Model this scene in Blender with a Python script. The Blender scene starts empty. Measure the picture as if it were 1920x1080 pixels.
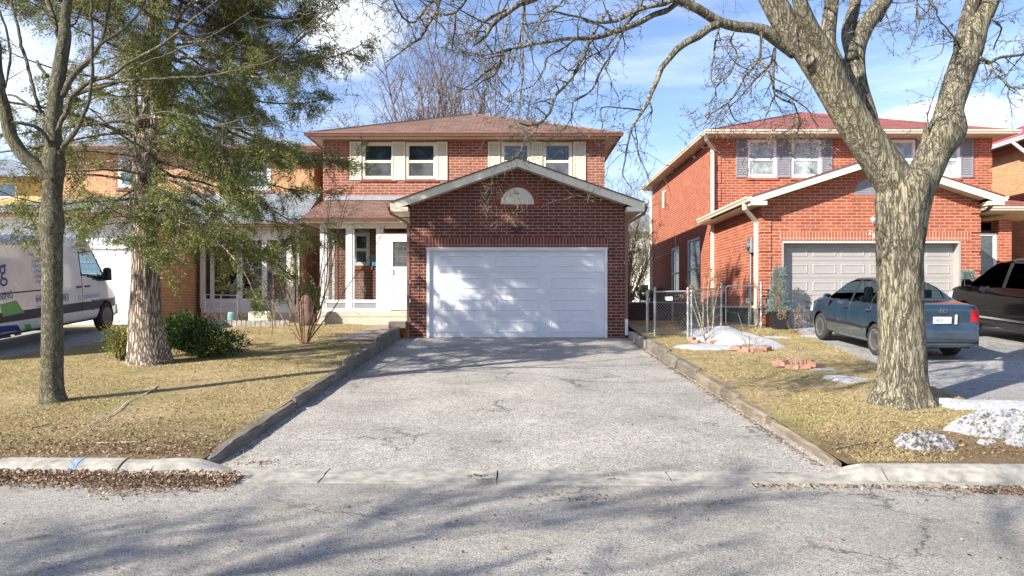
import bpy, math, random
import numpy as np
from mathutils import Vector, Matrix, noise
R = math.radians
random.seed(7); rng = np.random.default_rng(7)
scene = bpy.context.scene; COL = scene.collection
F_, H_, CX, HY = 1400.0, 1.65, 960.0, 573.0        # focal length (px of the 1920 frame), eye height, vanishing point
def P(px, py, Y):                                   # a point seen at px,py standing Y metres away
    return ((px-CX)*Y/F_, Y, H_-(py-HY)*Y/F_)
def yk(x): return 7.35-0.03*x                       # back edge of the kerb
def LZ(x, y):                                       # lawn height
    t = y-yk(x)
    if t < 0: return .12
    z = .12+.0705*min(t, 14.2)
    return z+.018*noise.noise((x*.5, y*.5, 0))*min(1, t)
def DZ(x, y): return .03+.0575*max(0, min(y, 20.25)-7.35)   # central driveway
def NZ(x, y): return .03+.0775*max(0, min(y, 20.4)-7.2) if y < 20.4 else 1.053   # neighbours' driveways
# ------------------------------------------------------------------ mesh building
class MB:
    def __init__(s): s.v = []; s.f = []
    def add(s, vs, fs):
        o = len(s.v); s.v += [tuple(v) for v in vs]; s.f += [tuple(i+o for i in f) for f in fs]; return s
    def box(s, x0, x1, y0, y1, z0, z1):
        return s.add([(x0,y0,z0),(x1,y0,z0),(x1,y1,z0),(x0,y1,z0),(x0,y0,z1),(x1,y0,z1),(x1,y1,z1),(x0,y1,z1)],
            [(0,3,2,1),(4,5,6,7),(0,1,5,4),(1,2,6,5),(2,3,7,6),(3,0,4,7)])
    def bbox(s, x0, x1, y0, y1, z0, z1, b=.01):      # box with chamfered vertical and top edges
        b = min(b, (x1-x0)*.45, (y1-y0)*.45, (z1-z0)*.45)
        r = [(x0+b,y0),(x1-b,y0),(x1,y0+b),(x1,y1-b),(x1-b,y1),(x0+b,y1),(x0,y1-b),(x0,y0+b)]
        ri = [(x0+b,y0+b),(x1-b,y0+b),(x1-b,y0+b),(x1-b,y1-b),(x1-b,y1-b),(x0+b,y1-b),(x0+b,y1-b),(x0+b,y0+b)]
        vs = [(x,y,z0) for x,y in r]+[(x,y,z1-b) for x,y in r]+[(x,y,z1) for x,y in ri]
        fs = [(i,(i+1)%8,8+(i+1)%8,8+i) for i in range(8)]+[(8+i,8+(i+1)%8,16+(i+1)%8,16+i) for i in range(8)]
        fs += [tuple(range(16,24)), tuple(range(7,-1,-1))]
        return s.add(vs, fs)
    def bar(s, a, b, w, h, up=(0,0,1)):              # rectangular bar from a to b
        a, b = Vector(a), Vector(b); d = (b-a).normalized(); u = Vector(up)
        sx = d.cross(u).normalized(); sz = sx.cross(d)
        vs = []
        for p in (a, b):
            for i, j in ((-1,-1),(1,-1),(1,1),(-1,1)): vs.append(p+sx*i*w/2+sz*j*h/2)
        return s.add(vs, [(3,2,1,0),(4,5,6,7),(0,1,5,4),(1,2,6,5),(2,3,7,6),(3,0,4,7)])
    def poly_y(s, pts, y0, y1):                      # polygon in x,z, extruded along y
        n = len(pts); vs = [(x,y0,z) for x,z in pts]+[(x,y1,z) for x,z in pts]
        return s.add(vs, [tuple(range(n)), tuple(range(2*n-1,n-1,-1))]+[(i,i+n,(i+1)%n+n,(i+1)%n) for i in range(n)])
    def poly_x(s, pts, x0, x1):                      # polygon in y,z, extruded along x
        n = len(pts); vs = [(x0,y,z) for y,z in pts]+[(x1,y,z) for y,z in pts]
        return s.add(vs, [tuple(range(n-1,-1,-1)), tuple(range(n,2*n))]+[(i,(i+1)%n,(i+1)%n+n,i+n) for i in range(n)])
    def tube(s, pts, rad, n=8, cap=True, disp=None):
        pts = [Vector(p) for p in pts]
        if not hasattr(rad, '__len__'): rad = [rad]*len(pts)
        if len(pts) < 2: return s
        d = (pts[1]-pts[0]).normalized(); u = Vector((0,0,1)) if abs(d.z) < .9 else Vector((0,1,0))
        a = d.cross(u).normalized(); o = len(s.v); m = len(pts)
        cs = [(math.cos(2*math.pi*k/n), math.sin(2*math.pi*k/n)) for k in range(n)]
        for i, p in enumerate(pts):
            if i == 0: d = pts[1]-pts[0]
            elif i == m-1: d = pts[i]-pts[i-1]
            else: d = pts[i+1]-pts[i-1]
            if d.length < 1e-7: d = Vector((0,0,1))
            d.normalize(); a = a-d*a.dot(d)
            if a.length < 1e-5: a = d.orthogonal()
            a.normalize(); b = d.cross(a); r = rad[i]
            for k, (c, q) in enumerate(cs):
                w = a*c+b*q; rr = r if disp is None else r*disp(p, c, q, i)
                s.v.append((p.x+w.x*rr, p.y+w.y*rr, p.z+w.z*rr))
        for i in range(m-1):
            for k in range(n):
                k2 = (k+1)%n
                s.f.append((o+i*n+k, o+i*n+k2, o+(i+1)*n+k2, o+(i+1)*n+k))
        if cap:
            s.f.append(tuple(o+k for k in range(n-1,-1,-1))); s.f.append(tuple(o+(m-1)*n+k for k in range(n)))
        return s
    def lathe(s, prof, c, axis='z', n=20):           # prof: (radius, height) list
        o = len(s.v)
        for r, h in prof:
            for k in range(n):
                t = 2*math.pi*k/n; p = (r*math.cos(t), r*math.sin(t), h)
                if axis == 'x': p = (h, p[0], p[1])
                elif axis == 'y': p = (p[1], h, p[0])
                s.v.append((c[0]+p[0], c[1]+p[1], c[2]+p[2]))
        for i in range(len(prof)-1):
            for k in range(n): s.f.append((o+i*n+k, o+i*n+(k+1)%n, o+(i+1)*n+(k+1)%n, o+(i+1)*n+k))
        s.f.append(tuple(o+k for k in range(n-1,-1,-1))); s.f.append(tuple(o+(len(prof)-1)*n+k for k in range(n)))
        return s
    def build(s, name, mat, parent=None, org=None, smooth=False):
        if parent is not None: org = OFF.get(parent.name, (0,0,0))
        if org is None:
            a = np.array(s.v); org = (float(a[:,0].mean()), float(a[:,1].mean()), float(a[:,2].min()))
        v = np.array(s.v, dtype=np.float64)-np.array(org)
        me = bpy.data.meshes.new(name); me.from_pydata(v.tolist(), [], s.f); me.materials.append(mat)
        if smooth: me.polygons.foreach_set('use_smooth', [True]*len(me.polygons))
        me.update()
        o = bpy.data.objects.new(name, me); COL.objects.link(o)
        if parent is not None: o.parent = parent; OFF[o.name] = tuple(org)
        else: o.location = org; OFF[o.name] = tuple(org)
        return o
OFF = {}
def np_mesh(name, V, F, mat, parent=None, org=(0,0,0), smooth=False):   # V (n,3), F (m,k)
    if parent is not None: org = OFF.get(parent.name, (0,0,0))
    V = np.asarray(V, dtype=np.float32)-np.array(org, dtype=np.float32); F = np.asarray(F, dtype=np.int32)
    me = bpy.data.meshes.new(name); k = F.shape[1]; m = F.shape[0]
    me.vertices.add(len(V)); me.vertices.foreach_set('co', V.ravel())
    me.loops.add(m*k); me.loops.foreach_set('vertex_index', F.ravel())
    me.polygons.add(m); me.polygons.foreach_set('loop_start', np.arange(0, m*k, k, dtype=np.int32))
    me.polygons.foreach_set('loop_total', np.full(m, k, dtype=np.int32))
    if smooth: me.polygons.foreach_set('use_smooth', np.ones(m, dtype=bool))
    me.materials.append(mat); me.update(calc_edges=True); me.validate()
    o = bpy.data.objects.new(name, me); COL.objects.link(o)
    if parent is not None: o.parent = parent
    else: o.location = org
    OFF[o.name] = tuple(org)
    return o
def thing(name, label, cat, loc, group=None):
    o = bpy.data.objects.new(name, None); COL.objects.link(o); o.location = loc; o.empty_display_size = .3
    OFF[o.name] = tuple(loc); return tag(o, label, cat, group)
def tag(o, label, cat, group=None):
    o['label'] = label; o['category'] = cat
    if group: o['group'] = group
    return o
def lab(o, label): o['label'] = label; return o
def struct(o): o['kind'] = 'structure'; return o
def stuff(o, label=None, cat=None):
    o['kind'] = 'stuff'
    if label: o['label'] = label; o['category'] = cat
    return o
def copy_tree(o, parent=None):
    c = o.copy(); COL.objects.link(c)
    if parent is not None: c.parent = parent
    for ch in list(o.children): copy_tree(ch, c)
    return c
# ------------------------------------------------------------------ materials
class NT:
    def __init__(s, name):
        s.m = bpy.data.materials.new(name); s.m.use_nodes = True; s.t = s.m.node_tree; s.t.nodes.clear()
        s.out = s.n('ShaderNodeOutputMaterial'); s.b = s.n('ShaderNodeBsdfPrincipled'); s.l(s.b.outputs[0], s.out.inputs[0])
        s.tc = s.n('ShaderNodeTexCoord')
    def n(s, t, **k):
        x = s.t.nodes.new(t)
        for a, b in k.items(): setattr(x, a, b)
        return x
    def l(s, a, b): s.t.links.new(a, b)
    def noise(s, scale, detail=6, rough=.6, vec=None, stretch=None, dist=0):
        n = s.n('ShaderNodeTexNoise'); n.inputs['Scale'].default_value = scale; n.inputs['Detail'].default_value = detail
        n.inputs['Roughness'].default_value = rough; n.inputs['Distortion'].default_value = dist
        v = vec or s.tc.outputs['Object']
        if stretch:
            mp = s.n('ShaderNodeMapping'); mp.inputs['Scale'].default_value = stretch; s.l(v, mp.inputs[0]); v = mp.outputs[0]
        s.l(v, n.inputs['Vector']); return n.outputs['Fac']
    def vor(s, scale, feature='F1', stretch=None, out='Distance', vec=None):
        n = s.n('ShaderNodeTexVoronoi', feature=feature); n.inputs['Scale'].default_value = scale
        v = vec or s.tc.outputs['Object']
        if stretch:
            mp = s.n('ShaderNodeMapping'); mp.inputs['Scale'].default_value = stretch; s.l(v, mp.inputs[0]); v = mp.outputs[0]
        s.l(v, n.inputs['Vector']); return n.outputs[out]
    def ramp(s, fac, stops, interp='LINEAR'):
        r = s.n('ShaderNodeValToRGB'); e = r.color_ramp; e.interpolation = interp
        while len(e.elements) < len(stops): e.elements.new(.5)
        for el, (p, c) in zip(e.elements, stops): el.position = p; el.color = (c[0], c[1], c[2], 1) if hasattr(c, '__len__') else (c,c,c,1)
        s.l(fac, r.inputs[0]); return r.outputs[0]
    def mix(s, fac, a, b, mode='MIX'):
        m = s.n('ShaderNodeMix', data_type='RGBA', blend_type=mode)
        for x, i in ((fac, 0), (a, 6), (b, 7)):
            if hasattr(x, 'is_output'): s.l(x, m.inputs[i])
            elif i == 0: m.inputs[0].default_value = x
            else: m.inputs[i].default_value = (x[0], x[1], x[2], 1) if hasattr(x, '__len__') else (x,x,x,1)
        return m.outputs[2]
    def math(s, op, a, b=None):
        m = s.n('ShaderNodeMath', operation=op)
        for i, x in enumerate((a, b)):
            if x is None: continue
            if hasattr(x, 'is_output'): s.l(x, m.inputs[i])
            else: m.inputs[i].default_value = x
        return m.outputs[0]
    def bump(s, h, strength=.3, dist=.01, prev=None):
        b = s.n('ShaderNodeBump'); b.inputs['Strength'].default_value = strength; b.inputs['Distance'].default_value = dist
        s.l(h, b.inputs['Height'])
        if prev is not None: s.l(prev, b.inputs['Normal'])
        s.l(b.outputs[0], s.b.inputs['Normal']); return b.outputs[0]
    def set(s, color=None, rough=.6, metal=0, spec=None):
        if color is not None:
            if hasattr(color, 'is_output'): s.l(color, s.b.inputs['Base Color'])
            else: s.b.inputs['Base Color'].default_value = (*color, 1)
        if hasattr(rough, 'is_output'): s.l(rough, s.b.inputs['Roughness'])
        else: s.b.inputs['Roughness'].default_value = rough
        s.b.inputs['Metallic'].default_value = metal
        if spec is not None: s.b.inputs['Specular IOR Level'].default_value = spec
        return s.m
def paint(name, c, rough=.5, var=.12, metal=0, bump=.1, scale=6):
    t = NT(name); n = t.noise(scale, 8, .65); n2 = t.noise(scale*12, 4, .6)
    col = t.mix(t.ramp(n, [(.3, 0), (.72, 1)]), tuple(x*(1-var) for x in c), tuple(min(1, x*(1+var*.6)) for x in c))
    t.bump(n2, bump, .003); return t.set(col, rough, metal)
def wall_uv(t, sx=1, sz=1, flip=False):               # along-the-wall coordinate from the face's own direction
    g = t.n('ShaderNodeNewGeometry'); sp = t.n('ShaderNodeSeparateXYZ'); t.l(g.outputs['Normal'], sp.inputs[0])
    so = t.n('ShaderNodeSeparateXYZ'); t.l(t.tc.outputs['Object'], so.inputs[0])
    k = t.math('GREATER_THAN', t.math('ABSOLUTE', sp.outputs[0]), t.math('ABSOLUTE', sp.outputs[1]))
    mx = t.n('ShaderNodeMix', data_type='FLOAT'); t.l(k, mx.inputs[0]); t.l(so.outputs[0], mx.inputs[2]); t.l(so.outputs[1], mx.inputs[3])
    cb = t.n('ShaderNodeCombineXYZ'); u = t.math('MULTIPLY', mx.outputs[0], sx); w = t.math('MULTIPLY', so.outputs[2], sz)
    t.l(w if flip else u, cb.inputs[0]); t.l(u if flip else w, cb.inputs[1]); return cb.outputs[0]
def brick(name, c1, c2, mortar, soldier=False, bw=.283, bh=.0867, dark=.55):
    t = NT(name); uv = wall_uv(t, flip=soldier); b = t.n('ShaderNodeTexBrick')
    b.inputs['Scale'].default_value = 1; b.inputs['Brick Width'].default_value = bw if not soldier else .5
    b.inputs['Row Height'].default_value = bh; b.inputs['Mortar Size'].default_value = .0085
    b.inputs['Mortar Smooth'].default_value = .25; b.inputs['Bias'].default_value = -.1
    if soldier: b.offset = 0
    t.l(uv, b.inputs['Vector'])
    b.inputs['Color1'].default_value = (*c1, 1); b.inputs['Color2'].default_value = (*c2, 1); b.inputs['Mortar'].default_value = (*mortar, 1)
    n = t.noise(3, 6, .7); n2 = t.noise(60, 4, .6)
    c = t.mix(t.ramp(n, [(.35, .75), (.7, 1)]), (0,0,0), b.outputs['Color'])
    c = t.mix(.22, c, t.ramp(n2, [(.3, dark*.25), (.75, .9)]), 'OVERLAY')
    nb = t.bump(t.math('SUBTRACT', 1, b.outputs['Fac']), .6, .008); t.bump(n2, .35, .004, nb)
    return t.set(c, .85, 0, .25)
def shingle(name, c, c2):
    t = NT(name); uv = wall_uv(t, 1, 2.6); b = t.n('ShaderNodeTexBrick'); b.inputs['Scale'].default_value = 1
    b.inputs['Brick Width'].default_value = .3; b.inputs['Row Height'].default_value = .14; b.inputs['Mortar Size'].default_value = .008
    b.inputs['Mortar'].default_value = (*[x*.3 for x in c], 1); b.inputs['Color1'].default_value = (*c, 1); b.inputs['Color2'].default_value = (*c2, 1)
    t.l(uv, b.inputs['Vector']); n = t.noise(90, 5, .7); n1 = t.noise(1.3, 4, .6)
    col = t.mix(.5, b.outputs['Color'], t.ramp(n, [(.3, .25), (.7, .8)]), 'OVERLAY')
    col = t.mix(t.ramp(n1, [(.35, .8), (.65, 1)]), (0,0,0), col)
    t.bump(n, .4, .006, t.bump(t.math('SUBTRACT', 1, b.outputs['Fac']), .5, .01)); return t.set(col, .95, 0, .15)
def glass(name, tint, rough=.02, mixv=.12):            # window glass: tinted see-through with a mirror coat
    t = NT(name); tr = t.n('ShaderNodeBsdfTransparent'); tr.inputs[0].default_value = (*tint, 1)
    gl = t.n('ShaderNodeBsdfGlossy'); gl.inputs['Roughness'].default_value = rough; gl.inputs[0].default_value = (.95,.97,1,1)
    fr = t.n('ShaderNodeFresnel'); fr.inputs[0].default_value = 1.5
    gm = t.n('ShaderNodeNewGeometry'); fac = t.math('MULTIPLY', t.math('ADD', fr.outputs[0], mixv), t.math('SUBTRACT', 1, gm.outputs['Backfacing'])); ms = t.n('ShaderNodeMixShader')
    t.l(fac, ms.inputs[0]); t.l(tr.outputs[0], ms.inputs[1]); t.l(gl.outputs[0], ms.inputs[2]); t.l(ms.outputs[0], t.out.inputs[0])
    return t.m
def pane(name, c, rough=.06):                          # glass with a dark room or a blind right behind it
    t = NT(name); n = t.noise(2.2, 5, .6); n2 = t.noise(1.1, 2, .5)
    col = t.mix(t.ramp(n, [(.4, 0), (.62, 1)]), tuple(x*.6 for x in c), tuple(x*1.3 for x in c)); t.bump(n2, .02, .05)
    return t.set(col, rough, 0, .9)
def asphalt(name, c, c2, fine=140, tint=(.3,.27,.22)):
    t = NT(name); g1 = t.vor(fine, out='Color'); sp = t.n('ShaderNodeSeparateColor'); t.l(g1, sp.inputs[0])
    n = t.noise(1.0, 7, .6); n2 = t.noise(9, 5, .7); st = t.noise(.7, 3, .5, stretch=(1,1,1))
    base = t.mix(t.ramp(n, [(.35, 0), (.68, 1)]), c, c2)
    spk = t.ramp(sp.outputs[0], [(.0, .03), (.22, .34), (.6, .56), (.9, .78), (1, 1)])
    col = t.mix(.85, base, spk, 'OVERLAY'); col = t.mix(t.ramp(n2, [(.3, .72), (.65, 1)]), (.02,.02,.02), col)
    col = t.mix(t.ramp(t.noise(2.3, 6, .7), [(.64, 0), (.78, .6)]), col, tint)
    wob = t.n('ShaderNodeTexNoise'); wob.inputs['Scale'].default_value = 1.6; wob.inputs['Detail'].default_value = 7; wob.inputs['Roughness'].default_value = .7; t.l(t.tc.outputs['Object'], wob.inputs['Vector'])
    va = t.n('ShaderNodeVectorMath', operation='MULTIPLY_ADD'); va.inputs[1].default_value = (1.3, 1.3, 0); t.l(wob.outputs['Color'], va.inputs[0]); t.l(t.tc.outputs['Object'], va.inputs[2])
    big = t.noise(.33, 4, .6); col = t.mix(t.ramp(big, [(.38, .68), (.6, 1)]), (.12,.115,.105), col)
    spot = t.noise(3.7, 3, .5); col = t.mix(t.ramp(spot, [(.66, 0), (.76, .5)]), col, (.06,.06,.055))
    cr = t.vor(.5, 'DISTANCE_TO_EDGE', vec=va.outputs[0]); nd = t.noise(9, 6, .7)
    crk = t.ramp(t.math('ADD', cr, t.math('MULTIPLY', t.math('SUBTRACT', nd, .5), .03)), [(.0, 1), (.004, 1), (.011, 0)])
    crk = t.math('MULTIPLY', crk, t.ramp(t.noise(.45, 2, .5), [(.48, 0), (.58, .75)]))
    col = t.mix(crk, col, (.03,.03,.03))
    t.bump(sp.outputs[1], .5, .006, t.bump(n2, .3, .01)); return t.set(col, .9, 0, .3)
def soil_grass(name):
    t = NT(name); a = t.noise(.8, 6, .65); b = t.noise(14, 8, .75); c = t.noise(70, 6, .7, stretch=(1, .35, 1)); d = t.noise(2.6, 5, .7)
    col = t.ramp(b, [(.2, (.12,.08,.045)), (.42, (.33,.24,.13)), (.58, (.52,.41,.23)), (.8, (.68,.58,.37))])
    green = t.ramp(b, [(.25, (.10,.10,.03)), (.5, (.28,.26,.09)), (.8, (.45,.41,.18))])
    col = t.mix(t.ramp(a, [(.45, 0), (.63, .75)]), col, green)
    col = t.mix(t.ramp(d, [(.56, 0), (.72, .8)]), col, t.ramp(c, [(.3, (.07,.045,.03)), (.7, (.22,.15,.09))]))
    col = t.mix(t.ramp(t.noise(.45, 5, .7), [(.38, .62), (.56, 1)]), t.mix(.5, col, (.16,.12,.07)), col)
    col = t.mix(.55, col, t.ramp(c, [(.3, .18), (.7, .78)]), 'OVERLAY')
    sy = t.n('ShaderNodeSeparateXYZ'); t.l(t.tc.outputs['Object'], sy.inputs[0]); edge = t.math('ADD', sy.outputs[1], t.math('MULTIPLY', t.math('SUBTRACT', t.noise(1.1, 6, .7), .5), 3.2))
    me_ = t.n('ShaderNodeMapRange'); me_.inputs[1].default_value = 9.4; me_.inputs[2].default_value = 7.6; t.l(edge, me_.inputs[0])
    col = t.mix(t.math('MULTIPLY', me_.outputs[0], .75), col, t.ramp(c, [(.3, (.06,.038,.024)), (.5, (.16,.105,.065)), (.75, (.34,.25,.16))]))
    t.bump(c, .8, .02, t.bump(b, .8, .05)); return t.set(col, .95, 0, .1)
def bark(name, c, c2, lichen=None, sc=1.0, ridge=(9,9,1.6), bs=1.0):
    t = NT(name); v = t.vor(2.2*sc, 'DISTANCE_TO_EDGE', stretch=ridge); n = t.noise(3*sc, 8, .7, stretch=(ridge[0]*.6, ridge[1]*.6, ridge[2]))
    f = t.noise(45*sc, 6, .7); w = t.ramp(t.math('ADD', v, t.math('MULTIPLY', t.math('SUBTRACT', n, .5), .5)), [(.0, 0), (.22, 1)])
    col = t.mix(w, tuple(x*.38 for x in c), t.mix(t.ramp(n, [(.3, 0), (.7, 1)]), c, c2))
    col = t.mix(.5, col, t.ramp(f, [(.25, .2), (.75, .85)]), 'OVERLAY')
    if lichen:
        col = t.mix(t.math('MULTIPLY', t.ramp(t.noise(2.1, 6, .75), [(.47, 0), (.62, .85)]), t.ramp(f, [(.35, .3), (.55, 1)])), col, lichen)
        col = t.mix(t.ramp(t.noise(11, 5, .7), [(.64, 0), (.7, .7)]), col, (.42,.43,.38))
    t.bump(f, .6, .01, t.bump(w, 1.0*bs, .035)); return t.set(col, .92, 0, .15)
def bark2(name, c, c2, lichen, st, bs, crack=1.0):      # interlaced vertical fissures
    t = NT(name); w = t.noise(1, 5, .62, stretch=st, dist=.6); r1 = t.math('ABSOLUTE', t.math('SUBTRACT', w, .5))
    w2 = t.noise(2.1, 6, .7, stretch=st, dist=.3); r2 = t.math('ABSOLUTE', t.math('SUBTRACT', w2, .5)); f = t.noise(55, 6, .75); n = t.noise(2.2, 6, .7)
    k = t.ramp(r1, [(.0, 0), (.022, .6), (.05, 1)]); k2 = t.ramp(r2, [(.0, .45), (.025, 1)]); kk = t.math('MULTIPLY', k, k2)
    col = t.mix(t.ramp(n, [(.3, 0), (.7, 1)]), c, c2)
    if lichen:
        col = t.mix(t.math('MULTIPLY', t.ramp(t.noise(1.6, 6, .75), [(.5, 0), (.66, .6)]), t.ramp(f, [(.38, .2), (.55, 1)])), col, lichen)
        col = t.mix(t.ramp(t.noise(9, 6, .75), [(.63, 0), (.7, .45)]), col, (.5,.5,.44))
    dk = t.math('SUBTRACT', 1, t.math('MULTIPLY', t.math('SUBTRACT', 1, kk), .82*crack)); col = t.mix(dk, tuple(x*.2 for x in c), col)
    col = t.mix(.3, col, t.ramp(f, [(.25, .25), (.75, .78)]), 'OVERLAY'); t.bump(f, .5, .008, t.bump(t.math('ADD', kk, t.math('MULTIPLY', w2, .6)), 1.0*bs, .04)); return t.set(col, .92, 0, .12)
def leafy(name, cols, trans=.2):
    t = NT(name); g = t.n('ShaderNodeNewGeometry'); n = t.noise(1.4, 3, .6)
    k = t.math('ADD', t.math('MULTIPLY', g.outputs['Random Per Island'], .65), t.math('MULTIPLY', n, .4))
    stops = [(i/(len(cols)-1)*.8+.1, c) for i, c in enumerate(cols)]
    col = t.ramp(k, stops); t.set(col, .75, 0, .25)
    tr = t.n('ShaderNodeBsdfTranslucent'); t.l(col, tr.inputs[0]); ms = t.n('ShaderNodeMixShader'); ms.inputs[0].default_value = trans
    t.l(t.b.outputs[0], ms.inputs[1]); t.l(tr.outputs[0], ms.inputs[2]); t.l(ms.outputs[0], t.out.inputs[0]); return t.m
def carpaint(name, c, rough=.25, flake=.5, dirt=.25):
    t = NT(name); n = t.noise(2.5, 7, .65)
    z = t.n('ShaderNodeSeparateXYZ'); t.l(t.tc.outputs['Object'], z.inputs[0])
    low = t.ramp(z.outputs[2], [(.1, 1), (.75, 0)]); d = t.math('MULTIPLY', t.math('MULTIPLY', low, t.ramp(n, [(.3, .3), (.7, 1)])), dirt*2)
    col = t.mix(d, t.mix(t.ramp(n, [(.3, 0), (.8, 1)]), tuple(x*.85 for x in c), tuple(x*1.1 for x in c)), (.28,.26,.24))
    t.set(col, t.math('ADD', t.math('MULTIPLY', n, .12), rough-.05), flake); t.b.inputs['Coat Weight'].default_value = .9 if c[2] > .02 else .1; t.b.inputs['Specular IOR Level'].default_value = .5 if c[2] > .02 else .28
    t.b.inputs['Coat Roughness'].default_value = .06; return t.m
def snow_mat(name, dirt=.0):
    t = NT(name); n = t.noise(7, 8, .75); b = t.noise(24, 6, .7); col = t.mix(t.ramp(b, [(.3, 0), (.6, 1)]), (.38,.40,.43), (.62,.63,.65))
    if dirt: col = t.mix(t.ramp(t.noise(16, 7, .8), [(.62-dirt*.18, 0), (.7-dirt*.16, 1)]), col, (.09,.07,.055))
    g = t.noise(60, 5, .8); col = t.mix(t.ramp(g, [(.25, .7), (.5, 1)]), (.35,.34,.33), col); col = t.mix(t.ramp(t.noise(38, 6, .85), [(.66, 0), (.72, .7)]), col, (.2,.16,.12))
    t.bump(n, 1, .08, t.bump(g, .6, .02)); t.set(col, .55); t.b.inputs['Subsurface Weight'].default_value = .0; return t.m
def planks(name, c, c2):                               # weathered timber, grain along y
    t = NT(name); n = t.noise(2.2, 8, .7, stretch=(14, .8, 14)); f = t.noise(18, 7, .7, stretch=(3, .4, 3)); k = t.noise(1.2, 4, .6)
    col = t.mix(t.ramp(n, [(.3, 0), (.65, 1)]), c, c2); col = t.mix(t.ramp(k, [(.35, .55), (.65, 1)]), (.02,.018,.015), col)
    t.bump(n, .9, .02, t.bump(f, .4, .01)); return t.set(col, .9, 0, .1)
M = {}
M['lawn'] = soil_grass('straw lawn')
M['road'] = asphalt('road asphalt', (.31,.29,.255), (.43,.405,.355))
M['drive'] = asphalt('driveway asphalt', (.35,.325,.285), (.48,.45,.40), 95)
M['drive2'] = asphalt('neighbour asphalt', (.33,.325,.31), (.42,.41,.39), 120)
M['concrete'] = paint('old concrete', (.36,.34,.295), .9, .5, 0, 1.0, 7)
M['slab'] = paint('porch concrete', (.5,.46,.37), .9, .2, 0, .3, 4)
M['brick_dark_shaded'] = brick('shaded dark red brick', (.145,.04,.027), (.215,.06,.038), (.40,.33,.28))  # dark red brick, deepened further to carry the cedar's shade in its colour
M['brick_upper'] = brick('red brick', (.27,.085,.05), (.36,.125,.075), (.50,.41,.35))
M['brick_red'] = brick('orange red brick', (.36,.085,.042), (.48,.135,.07), (.56,.40,.30))
M['brick_tan'] = brick('tan brick', (.50,.24,.11), (.62,.33,.16), (.62,.48,.34))
M['soldier_dark'] = brick('dark soldier brick', (.19,.05,.032), (.27,.075,.045), (.40,.33,.28), True)
M['soldier_red'] = brick('orange soldier brick', (.42,.115,.06), (.5,.15,.08), (.62,.48,.38), True)
M['brown_shingle'] = shingle('brown shingle', (.17,.105,.082), (.25,.155,.12))
M['red_shingle'] = shingle('red shingle', (.26,.095,.085), (.34,.13,.115))
M['grey_shingle'] = shingle('grey shingle', (.20,.23,.265), (.28,.315,.35))
M['red_metal'] = paint('red metal roof', (.62,.03,.04), .35, .1)
M['white'] = paint('white trim', (.78,.78,.77), .45, .06)
M['cream'] = paint('cream trim', (.72,.68,.53), .5, .08)
M['soffit'] = paint('soffit', (.62,.58,.47), .6, .08)
M['brown_trim'] = paint('brown gutter', (.24,.12,.09), .45, .15)
M['grey_trim'] = paint('grey shutter', (.26,.26,.29), .5, .1)
M['door_white'] = paint('white garage door', (.74,.76,.79), .4, .04)
M['door_grey'] = paint('grey garage door', (.36,.34,.32), .45, .06)
M['glass'] = glass('porch glass', (.86,.9,.9), .02, .03)
M['dark_glass'] = glass('dark tinted glass', (.06,.06,.065), .02, .10); M['car_glass'] = glass('car glass', (.42,.52,.58), .02, .10)
M['pane_dark'] = pane('dark pane', (.018,.03,.04)); M['pane_grey'] = pane('grey pane', (.09,.10,.105), .12)
M['pane_light'] = pane('curtained pane', (.38,.42,.42), .12); M['pane_blue'] = pane('blue pane', (.09,.2,.28), .06)
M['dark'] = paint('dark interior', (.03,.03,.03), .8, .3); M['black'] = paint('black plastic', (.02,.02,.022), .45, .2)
M['rubber'] = paint('tyre rubber', (.035,.034,.032), .85, .35, 0, .4, 20)
M['steel'] = paint('galvanised steel', (.42,.43,.44), .4, .15, .75); M['chrome'] = paint('chrome', (.7,.7,.7), .15, .05, 1)
M['green'] = paint('dark green foundation', (.02,.075,.06), .8, .4, 0, .4)
M['pavers'] = brick('path pavers', (.36,.29,.24), (.45,.37,.31), (.22,.18,.15), False, .22, .11)
M['timber_dark'] = planks('weathered timber', (.12,.105,.09), (.30,.265,.215)); M['timber'] = planks('tan timber', (.16,.135,.10), (.34,.285,.215))  # second one is the lighter tan of the right timbers near the kerb
M['bark_big'] = bark2('locust bark', (.27,.245,.18), (.37,.335,.25), (.36,.32,.15), (15,15,2.2), .9, 1.0)
M['bark_left'] = bark2('maple bark', (.155,.145,.095), (.27,.25,.18), (.25,.235,.11), (20,20,9), .8, .8)
M['bark_cedar'] = bark('cedar bark', (.46,.36,.28), (.70,.60,.50), None, 1.2, (12,12,.9), 1.3)
M['twig'] = bark('twig bark', (.21,.18,.14), (.36,.33,.27), (.33,.31,.14), 3, (3,3,3), .3)
M['far_twig'] = bark('far twigs', (.20,.145,.125), (.30,.23,.20), None, 3, (3,3,3), .3)
M['shrub_stem'] = bark('shrub stem', (.30,.165,.10), (.50,.32,.20), None, 3, (4,4,2), .3)
M['pale_stem'] = bark('pale stem', (.45,.37,.26), (.62,.54,.40), None, 3, (4,4,2), .3)
M['cedar_leaf'] = leafy('cedar foliage', [(.035,.06,.018), (.08,.115,.03), (.15,.185,.048), (.27,.28,.085), (.42,.35,.15)], .14)
M['yew_leaf'] = leafy('yew foliage', [(.006,.016,.006), (.015,.038,.012), (.04,.09,.02), (.20,.28,.05)])
M['young_leaf'] = leafy('young conifer foliage', [(.04,.09,.02), (.12,.20,.04), (.35,.33,.07), (.35,.10,.03)])
M['spruce_leaf'] = leafy('blue spruce foliage', [(.10,.16,.14), (.2,.3,.27), (.36,.47,.43)])
M['dry_leaf'] = leafy('dry leaves', [(.085,.05,.032), (.16,.095,.06), (.29,.19,.12), (.50,.40,.28)], .1)
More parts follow.
